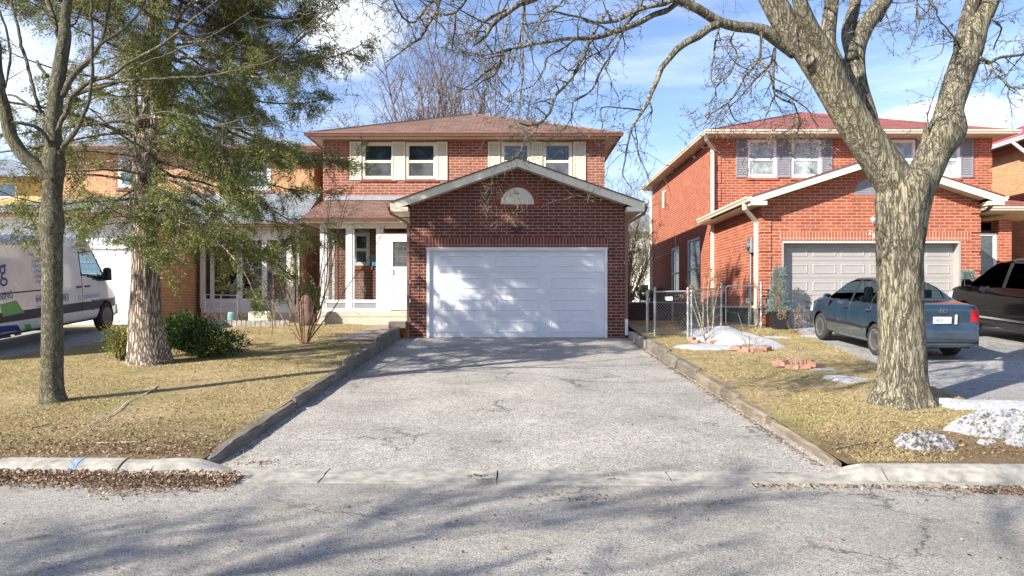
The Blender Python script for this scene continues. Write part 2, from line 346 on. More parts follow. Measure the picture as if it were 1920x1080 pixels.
M['blade'] = leafy('straw blades', [(.27,.18,.10), (.46,.35,.19), (.60,.48,.28), (.26,.26,.09), (.50,.40,.22)], .15)
M['snow'] = snow_mat('snow'); M['dirty_snow'] = snow_mat('dirty snow', 1.0); M['ice_snow'] = snow_mat('crusty snow', .75)
M['wood_bright'] = paint('pale timber wall', (.5,.4,.22), .8, .2)
def flat(name, c, rough=.5): return paint(name, c, rough, .05)
# ------------------------------------------------------------------ camera, sky, sun
cam = bpy.data.cameras.new('Camera'); co = bpy.data.objects.new('Camera', cam); COL.objects.link(co); scene.camera = co
co.location = (0, 0, H_); co.rotation_euler = (R(90), 0, 0); cam.sensor_width = 36; cam.lens = 36*F_/1920
cam.shift_y = (HY-540)/1920; cam.clip_end = 3000; cam.clip_start = .05
EL, PH = R(31), R(52)
S = Vector((-math.sin(PH)*math.cos(EL), -math.cos(PH)*math.cos(EL), math.sin(EL)))
sl = bpy.data.lights.new('Sun', 'SUN'); so = bpy.data.objects.new('Sun', sl); COL.objects.link(so)
so.rotation_euler = (-S).to_track_quat('-Z', 'Y').to_euler(); so.location = (-20,-20,30); sl.energy = 5.0; sl.angle = R(.53); sl.color = (1, .93, .82)
w = bpy.data.worlds.new('World'); scene.world = w; w.use_nodes = True; nt = w.node_tree; nt.nodes.clear()
N = nt.nodes.new; LK = nt.links.new
out = N('ShaderNodeOutputWorld'); bg = N('ShaderNodeBackground'); sky = N('ShaderNodeTexSky'); sky.sky_type = 'NISHITA'
sky.sun_disc = False; sky.sun_elevation = EL; sky.sun_rotation = math.atan2(S.x, S.y); sky.air_density = 1.0; sky.dust_density = .6; sky.ozone_density = 3.0
bg.inputs[1].default_value = .115
tc = N('ShaderNodeTexCoord'); nz = N('ShaderNodeTexNoise'); nz.inputs['Scale'].default_value = 7; nz.inputs['Detail'].default_value = 8; nz.inputs['Roughness'].default_value = .62
LK(tc.outputs['Generated'], nz.inputs['Vector'])
def wm(op, a, b=None, c=None):
    m = N('ShaderNodeMath'); m.operation = op
    for i, x in enumerate((a, b, c)):
        if x is None: continue
        if hasattr(x, 'is_output'): LK(x, m.inputs[i])
        else: m.inputs[i].default_value = x
    return m.outputs[0]
def blob(px, py, rx, ry, soft, amp):
    d = Vector((px-CX, F_, HY-py)).normalized(); mp = N('ShaderNodeMapping'); mp.vector_type = 'POINT'
    sub = N('ShaderNodeVectorMath'); sub.operation = 'SUBTRACT'; sub.inputs[1].default_value = d; LK(tc.outputs['Generated'], sub.inputs[0])
    sc = N('ShaderNodeVectorMath'); sc.operation = 'MULTIPLY'; sc.inputs[1].default_value = (1500/rx, 3, 1500/ry); LK(sub.outputs[0], sc.inputs[0])
    ln = N('ShaderNodeVectorMath'); ln.operation = 'LENGTH'; LK(sc.outputs[0], ln.inputs[0])
    v = wm('ADD', ln.outputs['Value'], wm('MULTIPLY', wm('SUBTRACT', nz.outputs['Fac'], .5), 2.2))
    mr = N('ShaderNodeMapRange'); mr.interpolation_type = 'SMOOTHSTEP'; mr.inputs[1].default_value = 1+soft; mr.inputs[2].default_value = 1-soft
    mr.inputs[3].default_value = 0; mr.inputs[4].default_value = amp; LK(v, mr.inputs[0]); return mr.outputs[0]
cl = None
for b_ in ((655,60,70,62,.6,.9), (1745,235,90,45,.25,1), (1640,235,120,20,.7,.6), (40,130,130,90,.8,.5), (2100,180,100,50,.5,.7), (-300,100,200,100,.7,.7)):
    q = blob(*b_); cl = q if cl is None else wm('MAXIMUM', cl, q)
st = N('ShaderNodeMapping'); st.inputs['Scale'].default_value = (1.2, 1.2, 9); LK(tc.outputs['Generated'], st.inputs[0])
n2 = N('ShaderNodeTexNoise'); n2.inputs['Scale'].default_value = 2.6; n2.inputs['Detail'].default_value = 7; n2.inputs['Roughness'].default_value = .55; LK(st.outputs[0], n2.inputs['Vector'])
mr = N('ShaderNodeMapRange'); mr.interpolation_type = 'SMOOTHSTEP'; mr.inputs[1].default_value = .42; mr.inputs[2].default_value = .75; mr.inputs[4].default_value = .22
LK(n2.outputs['Fac'], mr.inputs[0]); cl = wm('MAXIMUM', cl, mr.outputs[0])
tn = N('ShaderNodeMix'); tn.data_type = 'RGBA'; tn.blend_type = 'MULTIPLY'; tn.inputs[0].default_value = 1; LK(sky.outputs[0], tn.inputs[6]); tn.inputs[7].default_value = (.97, .93, 1.03, 1)
mx = N('ShaderNodeMix'); mx.data_type = 'RGBA'; LK(cl, mx.inputs[0]); LK(tn.outputs[2], mx.inputs[6]); mx.inputs[7].default_value = (8.2, 8.5, 9.0, 1)
LK(mx.outputs[2], bg.inputs[0]); LK(bg.outputs[0], out.inputs[0])
scene.view_settings.view_transform = 'Standard'; scene.view_settings.look = 'None'; scene.view_settings.exposure = 1.02; scene.view_settings.gamma = 1
# ------------------------------------------------------------------ ground
def patch(name, xl, xr, y0, y1, nx, ny, zf, mat, lift=0):
    V = []; Fc = []
    for j in range(ny+1):
        for i in range(nx+1):
            u = i/nx; v = j/ny; ya = y0(0) if callable(y0) else y0
            y = ya+(y1-ya)*v; a = xl(y); b = xr(y); x = a+(b-a)*u
            if callable(y0): y = y0(x)+(y1-y0(x))*v
            V.append((x, y, zf(x, y)+lift))
    for j in range(ny):
        for i in range(nx): k = j*(nx+1)+i; Fc.append((k, k+1, k+nx+2, k+nx+1))
    return np_mesh(name, V, Fc, mat, smooth=True)
# base sheet to the horizon: under the street it lies low, behind the house fronts it is the back gardens
xs = [-900,-300,-120,-60]+[x for x in range(-40, 41, 2)]+[60,120,300,900]; ys = [-900,-200,-60,-14,-12,0,7,9,12,15,18,20.6,21.4,22,26,32,40,60,90,150,300,1500]
def base(x, y): return -.1 if y < 9 else (-.1+(y-9)/(20.6-9)*.8 if y < 20.6 else (.7 if y < 21.3 else 1.1))
V = [(x, y, base(x, y)) for y in ys for x in xs]; nx = len(xs)
Fc = [(j*nx+i, j*nx+i+1, (j+1)*nx+i+1, (j+1)*nx+i) for j in range(len(ys)-1) for i in range(nx-1)]
struct(np_mesh('ground', V, Fc, M['lawn']))
XL, XR = -2.98, 3.14
def dl(y): return -10.05+(y-14.75)*.22 if y < 17.7 else -9.4           # left neighbour's driveway edge
def dr(y): return 6.25+(y-10.2)*.125                                    # right neighbour's driveway edge
yk0 = lambda x: yk(x)-.02
struct(patch('lawn_left', lambda y: dl(y), lambda y: XL-.1, yk0, 21.6, 60, 110, LZ, M['lawn']))
struct(patch('lawn_right', lambda y: XR+.1, lambda y: dr(y), yk0, 21.6, 36, 110, LZ, M['lawn']))
struct(patch('lawn_beside_left_neighbour', lambda y: -40, lambda y: -16.5, yk0, 21.6, 20, 20, LZ, M['lawn']))
struct(patch('lawn_beside_right_neighbour', lambda y: 14.2, lambda y: 40, yk0, 21.6, 20, 20, LZ, M['lawn']))
struct(patch('driveway', lambda y: XL-.12, lambda y: XR+.14, yk0, 20.4, 30, 60, DZ, M['drive']))
struct(patch('driveway_left', lambda y: -16.6, lambda y: dl(y)+.06, yk0, 21.7, 20, 50, NZ, M['drive2']))
struct(patch('driveway_right', lambda y: dr(y)-.06, lambda y: 14.3, yk0, 20.9, 20, 50, NZ, M['drive2']))
struct(patch('passage_ground', lambda y: 3.0, lambda y: 7.0, 21.5, 60, 10, 30, lambda x, y: 1.13, M['lawn']))
struct(patch('road', lambda y: -120, lambda y: 120, -5.5, 7.12, 120, 24, lambda x, y: 0, M['road']))
# strip between the road sheet and the kerb follows the kerb's line
V = []; Fc = []
xs2 = [i*2-120 for i in range(121)]
for x in xs2: V += [(x, 7.1 if x > 7 else min(7.1, yk(x)-.45), .002), (x, yk(x)-.3, .002)]
Fc = [(2*i, 2*i+2, 2*i+3, 2*i+1) for i in range(120)]
struct(np_mesh('road_edge', V, Fc, M['road']))
def khf(x):                                            # kerb height, lowered across the driveways
    def dip(a, b):
        if a < x < b: return 1
        if x <= a: return max(0, 1-(a-x)/.42)
        return max(0, 1-(x-b)/.42)
    s = lambda t: t*t*(3-2*t)
    return .125-.09*max(s(dip(-2.75, 3.0)), s(dip(-16.2, -10.2)), s(dip(6.6, 13.8)))
cuts = [-60,-30,-16,-12,-9.2,-6.6,-5.1,-3.83,-3.5,-1.8,-.14,1.5,2.6,3.52,5.2,7.1,9,12,20,40,60]
mk = MB()
for a, b in zip(cuts[:-1], cuts[1:]):
    a += .008 if abs(a) < 9 else 0; b -= .008 if abs(b) < 9 else 0
    n = max(2, min(60, int((b-a)/.08))); o = len(mk.v); prof = [(-.46,-.03),(-.46,.008),(-.33,.01),(-.27,0),(-.2,1),(-.13,2),(-.04,3),(0,3),(0,-.1)]
    for i in range(n+1):
        x = a+(b-a)*i/n; h = khf(x); y = yk(x); rz = .012*noise.noise((x*1.7, 0, 3))+(.004*noise.noise((x*11, 2, 0))); tip = .018*math.sin(a*7)
        for dy, k in prof:
            z = {0: .014, 1: .012+h*.45, 2: h*.86, 3: h}.get(k, k) if isinstance(k, int) else k
            if k in (1, 2, 3) and isinstance(k, int): z += rz+tip*.3
            mk.v.append((x+.012*noise.noise((dy*9, a, x if 0 < i < n else a*3)), y+dy+(.012*noise.noise((x*4, dy*6, 1)) if -.4 < dy < -.01 else 0), z))
    m = len(prof)
    for i in range(n):
        for k in range(m-1): mk.f.append((o+i*m+k, o+i*m+k+1, o+(i+1)*m+k+1, o+(i+1)*m+k)[::-1])
    mk.f.append(tuple(o+k for k in range(m))); mk.f.append(tuple(o+n*m+k for k in range(m-1,-1,-1)))
struct(mk.build('kerb', M['concrete'], smooth=False, org=(0,7,0)))
V = []; kx0, kx1 = -4.33, -4.25                        # blue survey paint on the kerb
for i in range(7):
    x = kx0+(kx1-kx0)*i/6; h = khf(x)
    for dy, z in ((-.272,.012), (-.2,.012+h*.45), (-.13,h*.86), (-.04,h), (-.005,h)): V.append((x+.02*noise.noise((dy*20, i, 0)), yk(x)+dy-.004, z+.012*noise.noise((x*1.7, 0, 3))+.008))
struct(np_mesh('paint_mark', V, [(i*5+k, i*5+5+k, i*5+6+k, i*5+k+1) for i in range(6) for k in range(4)], paint('faded blue paint', (.22,.32,.44), .9, .5, 0, .4, 30), org=(0,0,0)))
# far side of the street
struct(patch('far_verge', lambda y: -120, lambda y: 120, -14, -5.5, 60, 6, lambda x, y: .1, M['lawn']))
m = MB(); m.bbox(-60, 60, -5.7, -5.35, -.05, .14, .03); struct(m.build('far_kerb', M['concrete']))
# paved path up to the porch
def pz(x, y): return LZ(x, y)+.02
t_ = patch('path', lambda y: -4.15+(y-17.4)*.08, lambda y: XL+.0, 17.4, 21.5, 12, 30, pz, M['pavers']); struct(t_)
pm = M['pavers'].node_tree                              # the path lies flat: pavers run on x,y
for nd in pm.nodes:
    if nd.type == 'TEX_BRICK':
        mp = pm.nodes.new('ShaderNodeTexCoord'); pm.links.new(mp.outputs['Object'], nd.inputs['Vector'])
# ------------------------------------------------------------------ grass blades, leaves, litter
def blades(name, regs, label):
    Vs = []; n = 0
    for (xa, xb, ya, yb, cnt, hh) in regs:
        y = ya+(yb-ya)*rng.random(cnt)**1.5; x = rng.uniform(0, 1, cnt)
        xl = np.array([xa(t) if callable(xa) else xa for t in y]); xr = np.array([xb(t) if callable(xb) else xb for t in y]); x = xl+(xr-xl)*x
        ok = y > (7.4-.03*x); x = x[ok]; y = y[ok]; c = len(x)
        pn = np.array([noise.noise((a*.9, b*.9, 5)) for a, b in zip(x, y)]); keep = rng.random(c) < (.5+pn*1.7)*np.clip((y-7.2+pn*1.5)/1.9, .25, 1); x = x[keep]; y = y[keep]; c = len(x)
        z = np.array([LZ(a, b) for a, b in zip(x, y)])
        ang = rng.uniform(0, 2*np.pi, c); h = hh*rng.uniform(.35, 1.1, c); wd = rng.uniform(.0016, .0034, c)*(1+y/12); ln = h*rng.uniform(.5, 3, c); la = rng.uniform(0, 2*np.pi, c)
        p = np.stack([x, y, z-.003], 1); s = np.stack([np.cos(ang)*wd, np.sin(ang)*wd, np.zeros(c)], 1)
        tip = p+np.stack([np.cos(la)*ln, np.sin(la)*ln, h], 1)
        Vs.append(np.stack([p-s, p+s, tip], 1).reshape(-1, 3))
    V = np.concatenate(Vs); Fc = np.arange(len(V)).reshape(-1, 3)
    return stuff(np_mesh(name, V, Fc, M['blade']), label, 'grass')
blades('grass', [(dl, XL-.2, 7.3, 21.4, 330000, .03), (XR+.25, dr, 7.3, 21.4, 160000, .03)], 'short straw coloured winter grass on both front lawns')
def leaf_cloud(name, pts, size, label, cat, mat, flatness=.5, kind=True, parent=None):
    pts = np.asarray(pts); c = len(pts); a = rng.normal(size=(c, 3)); a[:,2] *= flatness; a /= np.linalg.norm(a, axis=1)[:,None]
    b = rng.normal(size=(c, 3)); b[:,2] *= flatness; b -= a*(a*b).sum(1)[:,None]; b /= np.linalg.norm(b, axis=1)[:,None]
    s = size*rng.uniform(.5, 1.3, c)[:,None]; w = s*rng.uniform(.3, .7, c)[:,None]; up = np.cross(a, b)*s*.25
    V = np.stack([pts-a*s/2, pts+b*w/2+up, pts+a*s/2, pts-b*w/2+up], 1).reshape(-1, 3); Fc = np.arange(len(V)).reshape(-1, 4)
    o = np_mesh(name, V, Fc, mat, parent)
    return stuff(o, label, cat) if kind else o
pts = []
for _ in range(7500):                                   # leaves banked in the gutter, left
    x = random.uniform(-5.6, -2.55); e = .13*math.exp(-((x+3.3)/.45)**2)+.06
    y = yk(x)-.3-abs(random.gauss(0, .12+e)); d = max(0, 1-abs(yk(x)-.34-y)/.3); pts.append((x, y, .006+random.random()*(.02+.06*d)))
for _ in range(500):
    x = random.uniform(2.2, 5.2); y = yk(x)-.42-abs(random.gauss(0, .08)); pts.append((x, y, .008+random.random()*.01))
for _ in range(700):
    x = random.gauss(4.5, .35); y = yk(x)-.6+random.gauss(0, .07); pts.append((x, y, .008+random.random()*.012))
stuff(leaf_cloud('gutter_leaves', pts, .034, 'bank of brown dead leaves along the kerb', 'leaves', M['dry_leaf'], .6))
pts = []
for _ in range(2600):                                   # scattered over the lawns
    x = random.uniform(-6.4, XL-.1); y = 7.45+abs(random.gauss(0, 1.6)); pts.append((x, y, LZ(x, y)+.006+random.random()*.015))
for _ in range(1400):
    x = random.gauss(-3.9, .8); y = 7.6+abs(random.gauss(0, .45)); 
    if x < XL-.1: pts.append((x, y, LZ(x, y)+.006+random.random()*.02))
for _ in range(900):
    x = random.uniform(XR+.2, 6.2); y = random.uniform(7.4, 12.5); pts.append((x, y, LZ(x, y)+.006+random.random()*.015))
for _ in range(1100):
    x = random.uniform(3.3, 6.4); y = 7.4+abs(random.gauss(0, .6)); pts.append((x, y, LZ(x, y)+.006+random.random()*.015))
leaf_cloud('fallen_leaves', pts, .034, 'brown fallen leaves scattered over the lawns near the kerb', 'leaves', M['dry_leaf'], .35)
pts = []
for _ in range(1600):                                   # debris along the timbers and on the asphalt
    y = random.uniform(7.5, 19); x = XR-.02-abs(random.gauss(0, .05)); pts.append((x, y, DZ(x, y)+.006))
for _ in range(260):
    y = random.uniform(7.5, 19); x = XL+.05+abs(random.gauss(0, .05)); pts.append((x, y, DZ(x, y)+.006))
for cx, cy, n, s in ((-.3, 10.3, 60, .25), (-.2, 10.9, 40, .3), (2.25, 9.2, 16, .15), (.6, 6.35, 60, .25), (1.6, 6.2, 50, .2), (-.3, 7.0, 60, .06), (.9, 7.0, 20, .05), (-2.6, 7.6, 90, .15), (.2, 9.0, 60, 1.8)):
    for _ in range(n): x = random.gauss(cx, s); y = random.gauss(cy, s*.35); pts.append((x, y, (DZ(x, y) if y > 7.35 else (.05 if y > 6.85 else 0))+.008))
for _ in range(240): x = random.uniform(-4, 4); y = random.uniform(3.8, 6.8); pts.append((x, y, .008))
leaf_cloud('asphalt_debris', pts, .03, 'small brown leaf bits and seed husks on the asphalt', 'debris', M['dry_leaf'], .25)
# twigs lying about, a cable across the left lawn
def ground_twig(pp, r, name, label, cat, mat, group=None, lift=.01):
    m = MB(); q = [(x, y, LZ(x, y)+lift if g else DZ(x, y)+lift) for x, y, g in pp]; m.tube(q, r, 5); return tag(m.build(name, mat), label, cat, group)
ground_twig([(-5.35+.0*i, 10.9, 1) for i in range(1)]+[(-5.52+.04*math.sin(i*.9)+i*.045, 11.6-i*.23, 1) for i in range(13)], .006, 'cable', 'thin white cable lying across the straw lawn', 'cable', M['white'], None, .018)
for k, (x, y, L, a, lb) in enumerate(((4.35, 8.95, .28, .15, 'pale broken stick on the right lawn before the big tree'), (5.15, 9.5, .35, .2, 'thin grey stick at the foot of the big tree'),
      (-4.45, 8.0, .45, .1, 'long thin twig by the leaves near the kerb'), (-5.6, 8.7, .25, 1.2, 'forked dark twig on the left lawn near the kerb'), (3.35, 7.75, .5, .5, 'grey twig by the end of the right timber'))):
    ground_twig([(x+L*(i/4)*math.cos(a)+.01*random.uniform(-1,1), y+L*(i/4)*math.sin(a), 1) for i in range(5)], .009, 'twig', lb, 'twig', M['pale_stem'], 'twigs on the ground', .02)
# landscape timbers along the driveway
def timber(x0, ya, yb, wdt, top, zb, mat, label, group, taper=0, jit=.0):
    m = MB(); n = 24; rows = []
    for i in range(n+1):
        y = ya+(yb-ya)*i/n; e = min(1, min(i, n-i)/2+.55); tp = 1-taper*max(0, 1-i/5)
        w_ = wdt*e*.5; z0 = zb(x0, y)-.06; z1 = z0+.06+top*tp*(.9+.1*e); ox = x0+.012*noise.noise((y*1.3, x0, 2))+jit*i/n
        r_ = .03
        ring = [(-w_, z0), (-w_, z1-r_), (-w_+r_, z1), (w_-r_, z1), (w_, z1-r_), (w_, z0)]
        for dx, z in ring:
            dz = .014*noise.noise((dx*30, y*3, z*4)); m.v.append((ox+dx+.01*noise.noise((dx*20, y*5, 7)), y, z+dz))
    for i in range(n):
        for k in range(5): a = i*6+k; m.f.append((a, a+6, a+7, a+1))
    m.f.append(tuple(range(6))); m.f.append(tuple(range(n*6+5, n*6-1, -1)))
    return tag(m.build('landscape_timber', mat), label, 'timber', group)
HT = lambda x, y: LZ(x, y)-DZ(x, y)
gl, gr = 'timbers edging the left side of the driveway', 'timbers edging the right side of the driveway'
for ya, yb, t_, lb in ((7.5, 10.4, .12, 'dark landscape timber left of the driveway, nearest the kerb'), (10.43, 13.6, .17, 'dark landscape timber left of the driveway, second from the kerb'),
      (13.63, 17.0, .25, 'dark landscape timber left of the driveway, third from the kerb'), (17.03, 20.0, .34, 'tall dark timber left of the driveway, against the garage corner')):
    timber(-3.06, ya, yb, .16, t_-.0, DZ, M['timber_dark'], lb, gl, .35 if ya < 8 else 0)
for ya, yb, t_, lb in ((7.55, 9.35, .11, 'tan landscape timber right of the driveway, nearest the kerb, its end on the ground'), (9.42, 10.6, .15, 'short tan landscape timber right of the driveway, second from the kerb'),
      (10.65, 12.9, .18, 'grey landscape timber right of the driveway, third from the kerb'), (12.95, 15.4, .22, 'grey landscape timber right of the driveway, fourth from the kerb'), (15.45, 17.7, .27, 'grey landscape timber right of the driveway, next to the snow mound')):
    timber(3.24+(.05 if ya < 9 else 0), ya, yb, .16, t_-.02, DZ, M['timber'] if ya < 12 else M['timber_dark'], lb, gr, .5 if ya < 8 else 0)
for i in range(5):
    m = MB(); y = 17.85+i*.5; m.bbox(3.16, 3.34, y, y+.46, DZ(3, y)-.1, DZ(3, y)+.2+.02*(i%2), .03)
    tag(m.build('edging_block', M['concrete']), ['mossy concrete edging block right of the driveway, nearest the street','mossy concrete edging block right of the driveway, second from the street','mossy concrete edging block right of the driveway, middle one of five','mossy concrete edging block right of the driveway, second from the garage','mossy concrete edging block right of the driveway, touching the garage corner'][i], 'edging block', 'edging blocks by the garage corner')
# ------------------------------------------------------------------ house building blocks
def wall_front(m, x0, x1, z0, z1, y, holes, t=.22, d=.11):
    """wall sheet facing -y with rectangular openings and their reveals"""
    xs = sorted({x0, x1}|{h[0] for h in holes}|{h[1] for h in holes}); zs = sorted({z0, z1}|{h[2] for h in holes}|{h[3] for h in holes})
    for a, b in zip(xs[:-1], xs[1:]):
        for c, e in zip(zs[:-1], zs[1:]):
            if any(h[0] <= a and b <= h[1] and h[2] <= c and e <= h[3] for h in holes): continue
            m.add([(a,y,c),(b,y,c),(b,y,e),(a,y,e)], [(0,1,2,3)])
    for a, b, c, e in holes:
        m.add([(a,y,c),(a,y+d,c),(a,y+d,e),(a,y,e)], [(0,1,2,3)]); m.add([(b,y,c),(b,y,e),(b,y+d,e),(b,y+d,c)], [(0,1,2,3)])
        m.add([(a,y,e),(a,y+d,e),(b,y+d,e),(b,y,e)], [(0,1,2,3)]); m.add([(a,y,c),(b,y,c),(b,y+d,c),(a,y+d,c)], [(0,1,2,3)])
def wall_side(m, x, y0, y1, z0, z1, sgn, holes=(), d=.1):
    ys = sorted({y0, y1}|{h[0] for h in holes}|{h[1] for h in holes}); zs = sorted({z0, z1}|{h[2] for h in holes}|{h[3] for h in holes})
    for a, b in zip(ys[:-1], ys[1:]):
        for c, e in zip(zs[:-1], zs[1:]):
            if any(h[0] <= a and b <= h[1] and h[2] <= c and e <= h[3] for h in holes): continue
            q = [(x,a,c),(x,b,c),(x,b,e),(x,a,e)]; m.add(q if sgn > 0 else q[::-1], [(0,1,2,3)])
    for a, b, c, e in holes:
        xi = x-sgn*d
        for q in (((x,a,c),(xi,a,c),(xi,a,e),(x,a,e)), ((x,b,c),(xi,b,c),(xi,b,e),(x,b,e)), ((x,a,c),(x,b,c),(xi,b,c),(xi,a,c)), ((x,a,e),(x,b,e),(xi,b,e),(xi,a,e))): m.add(q, [(0,1,2,3)])
def window(par, x0, x1, z0, z1, y, fm, gu, gl, fw=.055, outer=None, sash=True, name='window', label=None, rail=.48):
    """hung window facing -y: frame ring, meeting rail, upper and lower glass"""
    m = MB(); fd = .06
    m.box(x0, x1, y-.015, y+fd, z1-fw, z1); m.box(x0, x1, y-.015, y+fd, z0, z0+fw)
    m.box(x0, x0+fw, y-.017, y+fd, z0+fw, z1-fw); m.box(x1-fw, x1, y-.017, y+fd, z0+fw, z1-fw)
    zm = z0+(z1-z0)*rail
    if sash:
        m.box(x0+fw, x1-fw, y-.004, y+.045, zm-.022, zm+.022)
        for a, b in ((z0+fw, zm-.022), (zm+.022, z1-fw)):
            dy = .012 if a > zm else 0
            m.box(x0+fw, x0+fw+.025, y+dy, y+.05, a, b); m.box(x1-fw-.025, x1-fw, y+dy, y+.05, a, b)
            m.box(x0+fw+.025, x1-fw-.025, y+dy+.001, y+.05, a, a+.022); m.box(x0+fw+.025, x1-fw-.025, y+dy+.001, y+.05, b-.022, b)
    o = m.build(name, fm, par)
    if label: o['label'] = label
    if sash:
        a = MB(); a.box(x0+fw+.02, x1-fw-.02, y+.03, y+.04, zm+.02, z1-fw-.02); a.build('pane', gu, o)
        a = MB(); a.box(x0+fw+.02, x1-fw-.02, y+.022, y+.032, z0+fw+.02, zm-.02); a.build('pane', gl, o)
    else:
        a = MB(); a.box(x0+fw, x1-fw, y+.02, y+.03, z0+fw, z1-fw); a.build('pane', gu, o)
    return o
def shutter(par, x0, x1, z0, z1, y, mat):
    m = MB(); m.box(x0, x0+.045, y-.035, y, z0, z1); m.box(x1-.045, x1, y-.035, y, z0, z1)
    zt = z1-(z1-z0)*.02; m.box(x0+.045, x1-.045, y-.034, y, z1-.05, z1); m.box(x0+.045, x1-.045, y-.034, y, z0, z0+.05)
    n = int((z1-z0-.1)/.055)
    for i in range(n):
        z = z0+.05+(z1-z0-.1)*i/n; h = (z1-z0-.1)/n
        m.add([(x0+.045,y-.03,z),(x1-.045,y-.03,z),(x1-.045,y-.008,z+h),(x0+.045,y-.008,z+h)], [(0,1,2,3)])
    return m.build('shutter', mat, par)
def downspout(par, pts, mat, name='downspout', w_=.075):
    m = MB()
    for a, b in zip(pts[:-1], pts[1:]):
        d = Vector(b)-Vector(a); up = (0,1,0) if abs(d.z) > abs(d.x)+abs(d.y) else (0,0,1)
        e = d.normalized()*.02; m.bar(Vector(a)-e, Vector(b)+e, w_, w_*.8, up)
    return m.build(name, mat, par)
def gutter(m, a, b, s=.12):                            # K-profile gutter from a to b (outer face to the viewer's left of a->b reversed)
    a = Vector(a); b = Vector(b); d = (b-a).normalized(); n = Vector((d.y, -d.x, 0))
    prof = [(0,0),(0,-s),(.6*s,-s),(.75*s,-.62*s),(s,-.3*s),(s,0),(s-.012,0),(s-.012,-.25*s),(.012,-.25*s),(.012,0)]
    o = len(m.v); k = len(prof)
    for p in (a, b):
        for u, v in prof: m.v.append(tuple(p+n*u+Vector((0,0,v))))
    for i in range(k): j = (i+1)%k; m.f.append((o+i, o+k+i, o+k+j, o+j))
    m.f.append(tuple(range(o, o+k))); m.f.append(tuple(range(o+2*k-1, o+k-1, -1)))
def hip_roof(par, x0, x1, y0, y1, ze, sl, rm, gm, sm, wx0, wx1, wy0, wy1, cut=None):
    wd = (x1-x0); L = (y1-y0); xm = (x0+x1)/2
    if L > wd: r0 = (xm, y0+wd/2, ze+sl*wd/2); r1 = (xm, y1-wd/2, ze+sl*wd/2)
    else: r0 = (x0+L/2, (y0+y1)/2, ze+sl*L/2); r1 = (x1-L/2, (y0+y1)/2, ze+sl*L/2)
    c = [(x0,y0,ze),(x1,y0,ze),(x1,y1,ze),(x0,y1,ze)]; m = MB(); vs = c+[r0, r1]
    if L > wd: fs = [(0,1,4),(1,2,5,4),(2,3,5),(3,0,4,5)]
    else: fs = [(0,1,5,4),(1,2,5),(2,3,4,5),(3,0,4)]
    m.add(vs, fs)
    for a, b in ((0,4),(1,4 if L > wd else 5),(2,5),(3,5 if L > wd else 4),(4,5)):   # ridge and hip caps
        A, B = Vector(vs[a]), Vector(vs[b]); m.tube([A+Vector((0,0,.0)), B+Vector((0,0,.0))], .045, 6)
    rf = m.build('roof', rm, par)
    f = MB()                                           # soffit and fascia
    f.add([(x0,y0,ze-.12),(x1,y0,ze-.12),(x1,wy0,ze-.12),(x0,wy0,ze-.12)], [(3,2,1,0)]); f.add([(x0,wy1,ze-.12),(x1,wy1,ze-.12),(x1,y1,ze-.12),(x0,y1,ze-.12)], [(3,2,1,0)])
    f.add([(x0,wy0,ze-.12),(wx0,wy0,ze-.12),(wx0,wy1,ze-.12),(x0,wy1,ze-.12)], [(3,2,1,0)]); f.add([(wx1,wy0,ze-.12),(x1,wy0,ze-.12),(x1,wy1,ze-.12),(wx1,wy1,ze-.12)], [(3,2,1,0)])
    n = int(wd/.12)
    for i in range(n): x = x0+wd*i/n; f.box(x, x+.008, y0+.02, wy0, ze-.126, ze-.12)
    f.build('soffit', sm, par)
    g = MB(); e = .003
    g.box(x0, x1, y0-.02, y0, ze-.13, ze-.005); g.box(x0, x1, y1, y1+.02, ze-.13, ze-.005); g.box(x0-.02, x0-.0, y0, y1, ze-.131, ze-.005); g.box(x1, x1+.02, y0, y1, ze-.131, ze-.005)
    gutter(g, (x0-.13, y0-.022, ze-.0), (x1+.13, y0-.022, ze-.0)); gutter(g, (x0-.022, y1, ze-.0), (x0-.022, y0-.1, ze-.0)); gutter(g, (x1+.022, y0-.1, ze-.0), (x1+.022, y1, ze-.0))
    g.build('gutter', gm, par); return rf
def panel_door(par, x0, x1, z0, z1, y, rows, cols, mat, label=None, pw=None, margin=.12, gap=.16, deep=.010, name='garage_door'):
    m = MB(); H = (z1-z0)/rows; W = (x1-x0-2*margin-gap*(cols-1))/cols
    m.box(x0, x1, y+deep+.02, y+.09, z0, z1); cuts = []
    for r in range(rows):
        za = z0+H*r; m.box(x0+.001, x1-.001, y+deep+.004, y+deep+.021, za+.006, za+H-.002)   # one section of the door
        pa, pb = za+H*.24, za+H*.8
        for c in range(cols):
            a = x0+margin+c*(W+gap); b = a+W
            m.add([(a,y+deep+.0035,pa),(b,y+deep+.0035,pa),(b,y+deep+.0035,pb),(a,y+deep+.0035,pb),
                   (a+.03,y+.0,pa+.03),(b-.03,y+.0,pa+.03),(b-.03,y+.0,pb-.03),(a+.03,y+.0,pb-.03)],
                  [(0,1,5,4),(1,2,6,5),(2,3,7,6),(3,0,4,7)])
            m.add([(a+.05,y+.012,pa+.05),(b-.05,y+.012,pa+.05),(b-.05,y+.012,pb-.05),(a+.05,y+.012,pb-.05),(a+.03,y+.0,pa+.03),(b-.03,y+.0,pa+.03),(b-.03,y+.0,pb-.03),(a+.03,y+.0,pb-.03)],
                  [(0,4,5,1),(1,5,6,2),(2,6,7,3),(3,7,4,0),(0,1,2,3)])
    o = m.build(name, mat, par)
    if label: o['label'] = label
    return o
